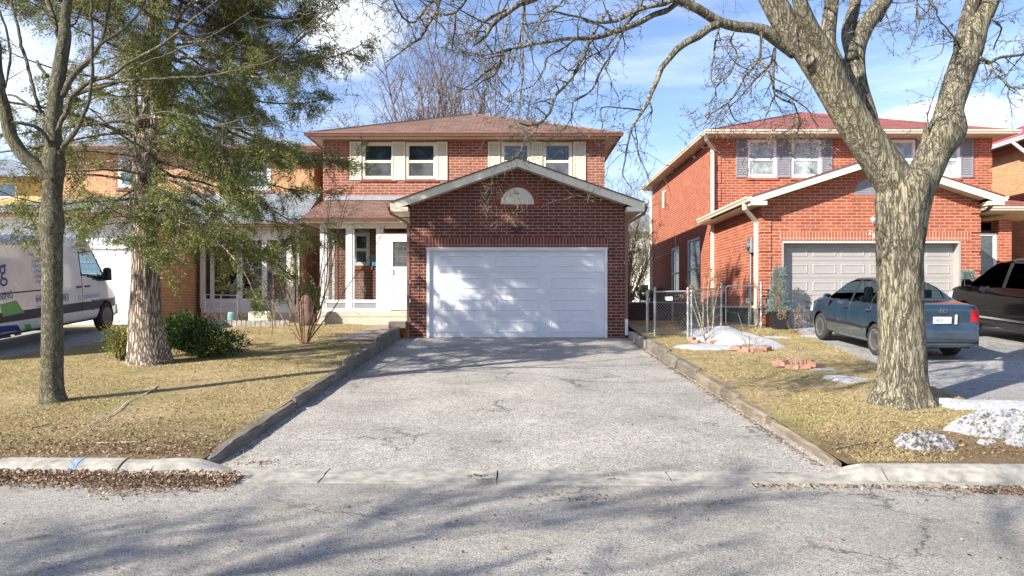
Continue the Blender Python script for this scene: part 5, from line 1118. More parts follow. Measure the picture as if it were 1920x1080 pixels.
def cedar_limb(p, az, L, el, dens):
    d = Vector((math.cos(az)*math.cos(el), math.sin(az)*math.cos(el), math.sin(el))); n = int(L/.18); pts = [p.copy()]; q = p.copy(); nodes = []
    for i in range(n):
        t = i/n; d = (d+Vector((rnd.gauss(0,.09), rnd.gauss(0,.09), rnd.gauss(0,.06)-.085+.17*t))).normalized(); q = q+d*.18; pts.append(q.copy()); nodes.append((q.copy(), d.copy(), t))
    lm.tube(pts, [max(.006, .035*(L/3.5)*(1-.85*i/len(pts))) for i in range(len(pts))], 6, False)
    for a, dd, t in nodes:
        if t < .22: 
            if rnd.random() < .9: twig(lm, a, Vector((rnd.gauss(0,1), rnd.gauss(0,1), rnd.gauss(0,.5))), .6, .007, 2, rnd, knob=.5, curl=.7, minr=.003)
            continue
        if rnd.random() < .35: twig(lm, a, dd+Vector((rnd.gauss(0,1), rnd.gauss(0,1), rnd.gauss(0,.6)-.3)), .5, .006, 2, rnd, knob=.5, curl=.7, minr=.003)
        for s in range(3):
            if rnd.random() > .82*dens*(.5+t*.7): continue
            sd = (dd*.7+Vector((rnd.gauss(0,1), rnd.gauss(0,1), rnd.gauss(0,.55)))*.75).normalized(); l2 = rnd.uniform(.25, .8)*(1.15-t*.5); b = a.copy(); ps = [a.copy()]
            for k in range(4): sd = (sd+Vector((rnd.gauss(0,.12), rnd.gauss(0,.12), -.07))).normalized(); b = b+sd*l2/4; ps.append(b.copy())
            lm.tube(ps, [.008, .006, .005, .004, .003], 3, False)
            for k, c in enumerate(ps[1:]): spray(c, sd, rnd, rnd.randint(48, 84) if k else 20, .034+.03*rnd.random())
def zpos(z):                                           # a point on the stem at height z
    c = [p for s_ in ([q]+stems) for p in s_ if abs(p[2]-z) < .15]
    return Vector(rnd.choice(c)[:3]) if c else Vector((-6.8, CY, z))
prof = [(3.1, 2.6), (3.8, 3.3), (5, 3.9), (6.5, 3.9), (8, 3.7), (9.4, 3.4), (10.8, 2.6), (12.2, 1.0)]
for k in range(150):
    z = 3.15+8.8*(k/149)**.98; L = np.interp(z, [a for a, b in prof], [b for a, b in prof])*rnd.uniform(.62, 1.08); az = k*2.399+rnd.uniform(-.4, .4)
    right = math.cos(az); L *= 1+.10*right; dens = .50+.22*right
    if right < -.3 and z > 5: dens *= .6; L *= .82
    if z > 7.2: dens *= 1.2
    if z < 5: dens *= .72
    cedar_limb(zpos(z), az, L, rnd.uniform(.05, .5) if z > 4 else rnd.uniform(-.15, .2), dens)
for k in range(60):                                    # extra top limbs above the frame, added to shade the garage
    z = 7.6+4.6*k/60; L = np.interp(z, [a for a, b in prof], [b for a, b in prof])*rnd.uniform(.5, 1.0); cedar_limb(zpos(z), k*2.399+1, L, rnd.uniform(.1, .6), .55)
for px_, py_, az, L in ((275,400,-.2,3.2),(272,390,.1,3.6),(275,350,-.5,3.4),(270,400,3.3,2.6),(280,330,0,3.9),(280,300,.25,3.8),(275,410,-1.2,2.2),(272,415,3.9,2.0)):
    p = Vector(P(px_, py_, CY)); cedar_limb(p, az, L, -.02, .40)
lm.build('branches', M['bark_cedar'], ct, smooth=True)
def blades_mesh(name, Pn, Dn, size, mat, parent, wr=(.22, .4)):
    Pn = np.array([tuple(v) for v in Pn]); Dn = np.array([tuple(v) for v in Dn]); c = len(Pn); s = size*rng.uniform(.6, 1.4, c)[:,None]
    r = rng.normal(size=(c, 3)); sd = np.cross(Dn, r); sd /= np.linalg.norm(sd, axis=1)[:,None]; w = s*rng.uniform(*wr, c)[:,None]
    V = np.stack([Pn-Dn*s*.5, Pn+sd*w*.5-Dn*s*.05, Pn+Dn*s*.5, Pn-sd*w*.5-Dn*s*.05], 1).reshape(-1, 3)
    return np_mesh(name, V, np.arange(len(V)).reshape(-1, 4), mat, parent)
blades_mesh('crown', leafp, leafd, .05, M['cedar_leaf'], ct, (.16, .3)); print('cedar leaves', len(leafp))
# --- bare background trees
def bare_tree(name, label, x, y, h, seed, mat, spread=.28, nl=9, group=None, base_split=.12, r0=.22, lev=3, z0=1.1, dense=1.0, ns=(4, 6), minr=.012):
    rr_ = random.Random(seed); t = thing(name, label, 'tree', (x, y, z0), group); tm = MB(); bm_ = MB(); H0 = h*base_split
    tm.tube([(x, y, z0-.1), (x+.05, y, z0+.4), (x, y, z0+H0*.6), (x+.05, y, z0+H0)], [r0*1.35, r0*1.05, r0, r0*.95], 12)
    for k in range(nl):
        az = k*2.4+rr_.uniform(-.4, .4); sp = spread*rr_.uniform(.25, 1.3); d = Vector((math.cos(az)*sp, math.sin(az)*sp, 1)).normalized(); L = (h-H0)*rr_.uniform(.75, 1.0)*(1-.25*sp/spread*.5)
        p = Vector((x, y, z0+H0*rr_.uniform(.6, 1.0))); n = int(L/.5); pts = [p.copy()]; q = p.copy(); nodes = []; r1 = r0*rr_.uniform(.35, .6)
        for i in range(n):
            d = (d+Vector((rr_.gauss(0,.05), rr_.gauss(0,.05), .03))).normalized(); q = q+d*.5; pts.append(q.copy()); nodes.append((q.copy(), d.copy(), r1*(1-.85*(i+1)/n), (i+1)/n))
        tm.tube(pts, [max(minr, r1*(1-.88*i/n)) for i in range(n+1)], 7, False)
        for a, dd, rad, t_ in nodes:
            if t_ < .15: continue
            for s in range(2):
                if rr_.random() < .62*dense:
                    o = Vector((rr_.gauss(0,1), rr_.gauss(0,1), rr_.gauss(0,.3))).normalized()
                    twig(bm_, a, (dd*.9+o*.75), L*rr_.uniform(.12, .3)*(1.2-t_*.6), max(minr*1.3, rad*.55), lev-1, rr_, knob=.42, curl=.25, grav=.05, minr=minr, n_side=ns, seg=.35)
    tm.build('trunk', mat, t, smooth=True); bm_.build('branches', mat, t, smooth=True); return t
gB = 'bare trees behind the houses'
bare_tree('bare_tree', 'tall bare tree rising behind the left part of the brown roof', -5.2, 44, 16.5, 21, M['far_twig'], .55, 11, gB, .15, .22, 3, dense=.85, ns=(2,4), minr=.009)
bare_tree('bare_tree', 'tallest bare many stemmed tree behind the middle of the brown roof', -3.4, 42, 19.5, 22, M['far_twig'], .34, 12, gB, .1, .26, 3, dense=.85, ns=(2,4), minr=.009)
bare_tree('bare_tree', 'bare tree behind the brown roof just left of its peak', -1.6, 46, 18, 25, M['far_twig'], .34, 10, gB, .12, .24, 3, dense=.8, ns=(2,4), minr=.009)
for i, (x, y, h, s, lb) in enumerate(((5.2, 34, 7.5, 31, 'thin bare tree at the back of the gap, nearest the fence'), (6.3, 40, 8.5, 32, 'thin bare tree in the gap beside the pale distant house'), (7.6, 48, 9, 33, 'bare tree far back in the gap, in front of the pale distant house'), (9.6, 56, 10, 34, 'far bare tree in the gap, touching the right house corner'), (4.4, 28, 4.6, 35, 'small bare sapling tree in the passage beside the garage'))):
    bare_tree('bare_tree', lb, x, y, h, s, M['twig'], .38, 7, gB, .14, .09, 3, minr=.007, ns=(3, 5))
bare_tree('bare_tree', 'bare tree standing between the tan house and the dark red house', -7.5, 44, 13, 41, M['far_twig'], .3, 8, gB, .15, .2, 3)
# street trees on the far side of the road (they throw the dappled shade over the street)
gS = 'bare street trees across the road'
for i, (x, y, h, s) in enumerate(((-9.5, -6.9, 12, 51), (-14.5, -6.8, 12.5, 52), (-4.5, -7.0, 11, 53), (1.5, -7, 10.5, 54), (-20, -7, 12.5, 55))):
    bare_tree('street_tree', ['bare street tree across the road, second from the left','bare street tree across the road, third from the left','bare street tree across the road behind the viewer','bare street tree across the road, farthest right','bare street tree across the road, farthest left'][i], x, y, h, s, M['twig'], .62, 9, gS, .22, .22, 3, z0=.1, dense=1.25, ns=(2,4), minr=.03)
# ------------------------------------------------------------------ shrubs
def clump_shrub(name, label, blobs, n, size, mat, stem, base, group=None):
    t = thing(name, label, 'shrub', base, group); Pn = []; Dn = []; r_ = random.Random(len(label)); m = MB()
    for (cx, cy, cz, rx, ry, rz) in blobs:
        k = int(n*rx*ry*rz*12)
        for _ in range(12):
            v = Vector((r_.gauss(0,1), r_.gauss(0,1), r_.gauss(0,1))).normalized()*r_.uniform(.5, .95); e = Vector((cx+v.x*rx, cy+v.y*ry, cz+v.z*rz)); b = Vector(base)+Vector((r_.uniform(-.1,.1), r_.uniform(-.1,.1), 0)); mid = b.lerp(e, .5)+Vector((0,0,-.05))
            m.tube([b, mid, e], [.018, .012, .005], 5, False)
        for _ in range(max(10, k//26)):
            v = Vector((r_.gauss(0,1), r_.gauss(0,1), r_.gauss(0,1))).normalized()*(r_.random()**.28); c = Vector((cx+v.x*rx, cy+v.y*ry, cz+v.z*rz)); dr_ = Vector((v.x, v.y, v.z+.25)).normalized(); s = r_.uniform(.05, .1)
            for _ in range(26):
                o = Vector((r_.gauss(0,1), r_.gauss(0,1), r_.gauss(0,.7)))*s; Pn.append(c+o); Dn.append((dr_+o.normalized()*.8).normalized())
    m.build('stems', stem, t); blades_mesh('foliage', Pn, Dn, size, mat, t, (.2, .45)); return t
ya = 14.9; b0 = LZ(-6, ya); X = lambda px, Y_=ya: (px-CX)*Y_/F_
clump_shrub('evergreen_shrub', 'low spreading dark green yew shrub just right of the cedar trunk', [(-6.4,ya,b0+.45,.6,.55,.36),(-5.95,ya-.2,b0+.3,.5,.5,.26),(-6.75,ya+.1,b0+.5,.4,.45,.36),(-5.65,ya+.1,b0+.26,.35,.4,.2),(-6.4,ya-.2,b0+.66,.3,.3,.16)], 3200, .06, M['yew_leaf'], M['twig'], (-6.1, ya, b0))
clump_shrub('conifer_shrub', 'small yellow green young conifer with orange dead tips left of the cedar trunk', [(-7.55,14.3,LZ(-7.5,14.3)+.4,.22,.22,.36),(-7.35,14.35,LZ(-7.5,14.3)+.25,.2,.2,.24)], 5200, .06, M['young_leaf'], M['twig'], (-7.45, 14.3, LZ(-7.5, 14.3)))
def stem_shrub(name, label, base, stems_, mat, seed, lev=2, tw=3.0, tl=.3, group=None, r=.018, heads=None):
    t = thing(name, label, 'shrub', base, group); r_ = random.Random(seed); m = MB(); ends = []
    for (az, lean, L) in stems_:
        d = Vector((math.cos(az)*lean, math.sin(az)*lean, 1)).normalized(); p = Vector(base)+Vector((math.cos(az)*.05, math.sin(az)*.05, -.02)); n = int(L/.12); pts = [(*p, r)]; q = p.copy()
        for i in range(n): d = (d+Vector((r_.gauss(0,.05), r_.gauss(0,.05), .01))).normalized(); q = q+d*.12; pts.append((*q, r*(1-.8*(i+1)/n)))
        m.tube([a[:3] for a in pts], [a[3] for a in pts], 6, False); twigs_on(m, pts, tw, tl, lev, r_, knob=.4, curl=.35, grav=.03, start=.25); ends.append(q.copy())
    m.build('stems', mat, t, smooth=True)
    if heads:
        for e in ends+[e+Vector((r_.uniform(-.15,.15), r_.uniform(-.15,.15), r_.uniform(-.2,.05))) for e in ends]:
            Pn = []; Dn = []
            for _ in range(50): o = Vector((r_.gauss(0,1), r_.gauss(0,1), r_.gauss(0,1)))*heads; Pn.append(e+o); Dn.append(o.normalized())
            blades_mesh('flower_head', Pn, Dn, .03, M['dry_leaf'], t, (.5, .9))
    return t
sy = 16.9; sxx = (570-CX)*sy/F_
stem_shrub('bare_shrub', 'bare many stemmed reddish brown shrub in front of the glazed porch', (sxx, sy, LZ(sxx, sy)), [(2.9,.30,2.5),(3.4,.12,3.4),(.2,.16,3.7),(.5,.38,3.9),(-.4,.30,4.1),(1.6,.2,3.3),(2.2,.5,2.9),(-.1,.52,3.9),(4.6,.2,3.1),(3.0,.62,3.0),(0,.7,3.4)], M['shrub_stem'], 61, 2, 5, .6, r=.019)
for px_, yy, st, mat, sd, lb, hd in ((1105+0, 17.2, None, None, 0, '', 0),):
    pass
gp = 'small bare shrubs on the right lawn'
def bs(px, y): return ((px-CX)*y/F_, y, LZ((px-CX)*y/F_, y))
stem_shrub('bare_shrub', 'leggy bare shrub with dried brown flower heads against the chain link fence', bs(1328, 17.0), [(2.6,.28,1.6),(2.2,.4,1.5),(.6,.18,1.5),(1.2,.05,1.7),(3.2,.35,1.3),(.2,.3,1.3)], M['pale_stem'], 71, 1, 3.5, .3, gp, .014, .035)
stem_shrub('bare_shrub', 'bare pale sapling in a brick ring in front of the snow mound', bs(1407, 15.6), [(2.6,.3,.85),(.5,.3,.8),(1.6,.1,1.1),(3.6,.45,.7),(-.6,.3,.8)], M['pale_stem'], 72, 1, 3.5, .22, gp, .011)
stem_shrub('bare_shrub', 'small pale bare sapling in the brick ring nearest the big tree', bs(1494, 13.45), [(2.9,.6,.5),(.4,.5,.5),(1.6,.1,.62),(2.0,.4,.5),(1.0,.4,.5)], M['pale_stem'], 73, 1, 6, .15, gp, .010)
for i, (px, y, h) in enumerate(((1236,18.6,.7),(1262,18.4,.6),(1340,18.8,.7),(1305,18.9,.5))):
    stem_shrub('dry_plant', ['dry brown weeds at the foot of the left fence post','dry brown weeds inside the fence near its corner post','dry brown weeds behind the leggy bare shrub','low dry weeds behind the fence corner'][i], bs(px, y), [(k*1.1, .5, h*random.uniform(.6,1)) for k in range(9)], M['shrub_stem'], 80+i, 1, 2, .15, 'dry weeds by the fence', .005)
for i, (x, y) in enumerate(((-9.9,23.3),(-9.2,23.3),(-8.6,23.2),(-8.1,23.4))):
    stem_shrub('dry_plant', ['dry reddish stalks in the flower bed, leftmost clump','dry reddish stalks in the flower bed, second clump from the left','dry reddish stalks in the flower bed, third clump from the left','dry reddish stalks in the flower bed next to the glass corner'][i], (x, y-1.2, LZ(x, y-1.2)), [(k*1.3, .45, random.uniform(.3,.7)) for k in range(11)], M['shrub_stem'], 90+i, 1, 3, .2, 'dry stalks in the flower bed', .006)
stem_shrub('bare_shrub', 'single thin bare stem standing before the sunroom of the tan house', (-6.0, 18.5, LZ(-6, 18.5)), [(1,.04,2.6)], M['shrub_stem'], 97, 1, 1, .2, None, .016)
m = MB(); r_ = random.Random(4); cx, cy, cz = -5.85, 21.2, LZ(-5.85, 21.2)
for i in range(9):
    for k in range(14):
        pass
# wrapped shrub (lumpy cloth cover)
o = len(m.v)
for i in range(13):
    t = math.pi*i/12
    for k in range(20):
        a = 2*math.pi*k/20; rr = .2*math.sin(max(.02, t))**.7*(1+.18*noise.noise((math.cos(a)*1.5, math.sin(a)*1.5, t*2)))*(1.25 if t > 1.6 else 1); m.v.append((cx+rr*math.cos(a), cy+rr*math.sin(a)*.8, cz+.42+.46*math.cos(t)*(1+.1*noise.noise((a, t, 3)))))
for i in range(12):
    for k in range(20): m.f.append((o+i*20+k, o+(i+1)*20+k, o+(i+1)*20+(k+1)%20, o+i*20+(k+1)%20))
tag(m.build('wrapped_shrub', flat('burlap wrap', (.20,.125,.11), .95), smooth=True), 'shrub wrapped in dull pink burlap at the left corner of the porch', 'wrapped shrub')
# potted dwarf spruces beside the grey garage door
def potted(px, y, h, label):
    x = (px-CX)*y/F_; z = NZ(x, y); t = thing('potted_spruce', label, 'potted plant', (x, y, z), 'potted spruces beside the grey garage door'); m = MB()
    m.poly_y([(x-.15,z),(x+.15,z),(x+.2,z+.42),(x-.2,z+.42)], y-.18, y+.18); m.box(x-.22, x+.22, y-.2, y+.2, z+.42, z+.47); m.build('pot', M['black'], t)
    Pn = []; Dn = []; r_ = random.Random(int(px)); 
    for _ in range(420):
        k = r_.random(); zz = z+.45+k*h; R_ = .29*(1-k*.75)+.04; a = r_.uniform(0, 6.28); c = Vector((x+math.cos(a)*R_*r_.uniform(.5,1), y+math.sin(a)*R_*r_.uniform(.5,1), zz))
        for _ in range(26): o_ = Vector((r_.gauss(0,1), r_.gauss(0,1), r_.gauss(0,.8)))*.035; Pn.append(c+o_); Dn.append((Vector((math.cos(a), math.sin(a), .4))+o_.normalized()*.7).normalized())
    m = MB(); m.tube([(x,y,z+.4),(x,y,z+.45+h)], [.02,.006], 6); m.build('trunk', M['twig'], t); blades_mesh('foliage', Pn, Dn, .035, M['spruce_leaf'], t)
potted(1460, 20.0, 1.2, 'potted blue green dwarf spruce left of the grey garage door'); potted(1815, 19.9, 1.1, 'potted blue green dwarf spruce right of the grey garage door')
stem_shrub('dry_hydrangea', 'dried hydrangea with tan flower heads in front of the left potted spruce', ((1488-CX)*19/F_, 19, NZ(7.1, 19)), [(k*.9, .55, .55+.1*(k%3)) for k in range(7)], M['shrub_stem'], 99, 0, .1, .1, None, .008, .03)
# ------------------------------------------------------------------ snow
def snow(name, label, cx, cy, rx, ry, h, mat, seed, zf=LZ, rot=0, rough_=.25, steep=.6, group='snow patches on the right', lump=.0):
    m = MB(); nr, na = 26, 72; ca, sa = math.cos(rot), math.sin(rot)
    for i in range(nr+1):
        t = i/nr
        for k in range(na):
            a = 2*math.pi*k/na; e = 1+.14*noise.noise((math.cos(a)*13, math.sin(a)*13, seed+8))+rough_*noise.noise((math.cos(a)*1.6, math.sin(a)*1.6, seed))+rough_*.5*noise.noise((math.cos(a)*5, math.sin(a)*5, seed+3)); u = rx*t*e*math.cos(a); v = ry*t*e*math.sin(a); x = cx+u*ca-v*sa; y = cy+u*sa+v*ca
            g = (1-t**(2+3*steep)); z = zf(x, y)-.015+h*max(0, g)**.8*(.8+.5*noise.noise((x*1.7, y*1.7, seed)))+(lump*noise.noise((x*13, y*13, seed))+lump*.7*noise.noise((x*31, y*31, seed)))*min(1, (1-t)*6)*(1 if t < 1 else 0)
            m.v.append((x, y, z))
    for i in range(nr):
        for k in range(na): m.f.append((i*na+k, (i+1)*na+k, (i+1)*na+(k+1)%na, i*na+(k+1)%na))
    return tag(m.build(name, mat, smooth=lump < .01), label, 'snow', group)
snow('snow_mound', 'large white melting snow mound before the chain link gate', 5.1, 17.5, .82, 1.9, .28, M['snow'], 1, rot=.12, rough_=.35, steep=.1, lump=.006)
snow('snow_patch', 'thin white tongue of snow at the left foot of the big snow mound', 4.25, 16.1, .75, .42, .09, M['snow'], 2, rough_=.4, lump=.004)
snow('snow_patch', 'small white snow scrap on the grass between the fence and the big snow mound', 3.72, 16.0, .13, .12, .035, M['snow'], 3)
snow('snow_patch', 'white snow patch touching the big tree trunk on its left', 5.35, 12.0, .34, .5, .05, M['snow'], 4, rough_=.4)
snow('snow_patch', 'two joined thin snow scraps left of the big tree, farther back', 5.45, 13.1, .34, .16, .03, M['snow'], 5, rough_=.7, rot=-.2)
snow('snow_patch', 'long bluish snow ridge along the edge of the right driveway', 6.15, 9.95, .62, .28, .12, M['snow'], 6, rot=-.35, rough_=.4, lump=.01)
snow('snow_patch', 'bright snow bank behind the dirty snow heap at the right edge', 6.75, 9.75, .6, .35, .13, M['snow'], 12, rot=-.1, rough_=.4, lump=.01)
snow('snow_heap', 'large crusty snow heap with dirty top at the right edge of the lawn', 5.86, 8.45, .82, .3, .28, M['ice_snow'], 7, rough_=.25, steep=1, lump=.035)
snow('snow_heap', 'dirty speckled snow lump at the right, nearest the kerb', 4.32, 7.85, .34, .16, .17, M['dirty_snow'], 8, rot=-.06, rough_=.4, steep=.8, lump=.035)
snow('snow_patch', 'fist sized white snow lump on the grass below the large snow heap', 5.05, 7.95, .09, .07, .08, M['ice_snow'], 9, rough_=.6, lump=.02)
snow('snow_patch', 'small snow lump at the right edge of the frame', 5.38, 7.95, .13, .09, .06, M['ice_snow'], 10, rough_=.6, lump=.02)
snow('snow_patch', 'thin snow strip by the dried hydrangea', (1525-CX)*18.6/F_, 18.3, .5, .2, .04, M['snow'], 11, zf=lambda x, y: max(LZ(x, y), NZ(x, y)), rough_=.5)
snow('snow_patch', 'thin snow strip at the driveway corner by the potted spruce', (1450-CX)*18.3/F_, 18.0, .35, .25, .05, M['snow'], 13, rough_=.5)
# ------------------------------------------------------------------ brick rings round the saplings
rg = random.Random(8)
for (px, y0_, n, rr, lbl) in ((1407, 15.6, 9, .34, 'the sapling before the snow mound'), (1494, 13.45, 9, .36, 'the sapling nearest the big tree'), (1325, 17.0, 5, .34, 'the leggy shrub by the fence')):
    cx, cy, _ = bs(px, y0_); proto = None
    for k in range(n):
        a = 2*math.pi*k/n+rg.uniform(-.2, .2); x = cx+math.cos(a)*rr; y = cy+math.sin(a)*rr*.9; z = LZ(x, y)
        if proto is None:
            m = MB(); m.bbox(-.12, .12, -.055, .055, -.01, .065, .008); proto = m.build('loose_brick', M['arch_red'] if k%2 else paint('faded brick %d' % px, (.42,.22,.16), .9, .35, 0, .5, 8), org=(0,0,0)); b_ = proto
        else: b_ = proto.copy(); COL.objects.link(b_)
        b_.location = (x, y, z+.004+.012*(k%3)); b_.rotation_euler = (rg.uniform(-.08,.08), rg.uniform(-.1,.1), a+math.pi/2+rg.uniform(-.3,.3)); tag(b_, 'faded red brick in the ring round '+lbl, 'brick', 'bricks round '+lbl)
# ------------------------------------------------------------------ chain link fence and gate
gf_ = 'chain link fence between the houses'
def link_panel(m, a, b, z0, z1, d=.065, r=.0022):
    a = Vector(a); b = Vector(b); L = (b-a).length; u = (b-a)/L; H = z1-z0; k = -H
    while k < L:
        for s in (0, 1):
            t0, t1 = k, k+H; za, zb = (z0, z1) if s == 0 else (z1, z0)
            c0, c1 = max(0, t0), min(L, t1)
            if c1 > c0+.01:
                f0 = (c0-t0)/H; f1 = (c1-t0)/H; p0 = a+u*c0; p1 = a+u*c1
                off = .002*(1 if s else -1); nrm = Vector((-u.y, u.x, 0))*off
                m.tube([(p0.x+nrm.x, p0.y+nrm.y, za+(zb-za)*f0), (p1.x+nrm.x, p1.y+nrm.y, za+(zb-za)*f1)], r, 3, False)
        k += d*1.414
def post(par, x, y, zt, r=.032, z0=None):
    z0 = LZ(x, y) if z0 is None else z0; m = MB(); m.tube([(x, y, z0-.05), (x, y, zt)], r, 10); m.lathe([(r*1.2,0),(r*1.2,.02),(r*.8,.045),(.004,.055)], (x, y, zt), 'z', 10)
    for k in range(5): z = z0+.12+(zt-z0-.2)*k/4; m.lathe([(r*1.15,-.012),(r*1.25,0),(r*1.15,.012)], (x, y, z), 'z', 10)
    return m.build('post', M['steel'], par)
ft = thing('chain_link_fence', 'galvanised chain link fence panels meeting at a corner post before the gap', 'fence', (4.15, 17.6, LZ(4.15, 17.6)))
F0, F1, F2 = (3.52, 18.4), (4.15, 17.6), (5.62, 20.05); ztop = 1.97
for (x, y), zt in ((F0, 2.06), (F1, 2.03), (F2, 2.22)): post(ft, x, y, zt)
post(ft, F1[0]+.085, F1[1]+.02, 1.97, .025)
for p0, p1, z0, z1 in ((F0, F1, .93, 1.99), (F1, F2, .93, 2.0)):
    m = MB(); m.tube([(*p0, z1), (*p1, z1+(.12 if p1 == F2 else 0))], .021, 8); m.build('rail', M['steel'], ft)
    m = MB(); link_panel(m, (*p0, 0), (*p1, 0), z0, z1); m.build('mesh', M['steel'], ft)
m = MB(); m.bbox(3.62, 3.78, 18.1, 18.11, 1.80, 1.87, .003); m.build('tag', M['white'], ft) if False else None
gt = thing('chain_link_gate', 'arched corner chain link gate closing the strip beside the right garage', 'gate', (6.2, 20.1, LZ(6, 20.1)))
ga, gb = (5.74, 20.05), (6.62, 20.15); m = MB(); zb, zt = 1.10, 2.18
m.tube([(ga[0]+.06,ga[1],zb),(gb[0]-.06,gb[1],zb),(gb[0],gb[1],zb+.07),(gb[0],gb[1],zt-.05),(gb[0]-.06,gb[1],zt),(ga[0]+.06,ga[1],zt),(ga[0],ga[1],zt-.05),(ga[0],ga[1],zb+.07),(ga[0]+.06,ga[1],zb)], .02, 8); m.build('frame', M['steel'], gt)
m = MB(); link_panel(m, (*ga, 0), (*gb, 0), zb, zt); m.build('mesh', M['steel'], gt); post(gt, 6.74, 20.2, 2.25, .035)
m = MB(); m.bbox(6.28, 6.42, 20.06, 20.09, 1.72, 1.86, .01); m.tube([(6.6,20.1,1.62),(6.75,20.12,1.62)], .012, 6); m.build('latch', M['steel'], gt)
ft2 = thing('chain_link_fence', 'low shaded chain link fence across the dark passage beside the centre garage', 'fence', (3.3, 20.5, 1.05))
post(ft2, 3.46, 19.1, 1.98, z0=.98); m = MB(); m.tube([(3.12,24.2,1.75),(6.6,24.2,1.75)], .02, 6); m.build('rail', M['steel'], ft2)
m = MB(); link_panel(m, (3.12,24.2,0), (6.6,24.2,0), 1.15, 1.75); m.build('mesh', M['steel'], ft2); post(ft2, 3.5, 24.2, 1.8, z0=1.13); post(ft2, 5.2, 24.2, 1.8, z0=1.13); m = MB(); m.tube([(3.46,19.1,1.1),(3.15,21,1.1)], .018, 6); m.build('rail', M['steel'], ft2)
m = MB(); s_ = Vector((3.79, 18.05, 0)); m.bar((3.72,18.13,1.82), (3.86,17.96,1.82), .008, .09); tag(m.build('sign', M['white']), 'small white rectangular plate hung on the chain link fence', 'sign')
# evergreen hedge clump and bushes seen through the gap
clump_shrub('bush', 'olive green bush far back in the gap between the houses', [(5.4,31,1.9,.9,.8,.8),(6.4,32,1.7,.9,.8,.7)], 260, .12, leafy('olive foliage', [(.05,.05,.015),(.14,.13,.04),(.28,.25,.09)]), M['twig'], (5.8, 31.5, 1.1))
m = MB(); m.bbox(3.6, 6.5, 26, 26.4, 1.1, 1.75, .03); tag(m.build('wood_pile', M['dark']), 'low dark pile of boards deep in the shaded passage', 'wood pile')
clump_shrub('bush', 'dark green bush in the shade inside the fence corner', [(4.6,19.6,1.35,.45,.4,.35),(5.2,20.6,1.4,.4,.4,.35)], 700, .07, M['yew_leaf'], M['twig'], (4.8, 20, 1.0))
# ------------------------------------------------------------------ things before the tan house
m = MB()
for i in range(17):
    x = -8.55+i*.135; z = LZ(x, 21.0); pts = [(x, z-.02), (x+.12, z-.02), (x+.12, z+.13)]+[(x+.06+.06*math.cos(t), z+.13+.05*math.sin(t)) for t in (0.6,1.2,1.9,2.5)]+[(x, z+.13)]; m.poly_y(pts, 21.0, 21.05)
tag(m.build('garden_edging', M['concrete']), 'row of pale scalloped edging stones before the sunroom flower bed', 'edging')
rg = random.Random(2)
for k in range(7):
    x = -7.05-.33*k+rg.uniform(-.05,.05); y = 19.0+.14*k*k*.3; m = MB(); m.bbox(-.17, .17, -.1, .1, -.02, .1, .03); b_ = m.build('border_stone', M['arch_dark'] if k%2 else M['slab'], org=(0,0,0)); b_.location = (x-.5, y+.2, LZ(x, y)); b_.rotation_euler = (0, .05, rg.uniform(-.3,.3)); tag(b_, 'rough flat stone in the curved border right of the yew shrub', 'stone', 'stones bordering the flower bed')
m = MB(); x, y = -7.45, 22.3; z = 1.12
m.bbox(x-.35, x+.3, y-.25, y+.25, z, z+.36, .04); tag(m.build('storage_box', M['cream']), 'pale plastic storage box behind the scalloped edging', 'box')
m = MB(); text = None
m = MB(); rx0, rx1, ry, rz_ = -9.7, -8.7, 23.6, 1.2
for zz in (1.55, 1.8, 2.0): m.tube([(rx0,ry,zz),(rx1,ry,zz-.03)], .012, 5)
for xx in (rx0, (rx0+rx1)/2, rx1): m.tube([(xx,ry,1.1),(xx,ry,2.0)], .012, 5)
m.tube([(rx1,ry,2.0),(rx1+.15,ry-.3,1.1)], .012, 5); tag(m.build('garden_rack', M['white']), 'white wire garden rack leaning before the sunroom', 'rack')
m = MB(); x, y, z = -7.62, 22.5, 1.3
m = MB(); m.lathe([(.1,0),(.13,.05),(.13,.3),(.1,.36)], (-8.25, 22.0, LZ(-8.2, 21.5)), 'z', 14); tag(m.build('watering_pot', flat('teal plastic', (.16,.3,.32))), 'dull teal plastic pot among the dry stalks', 'pot')
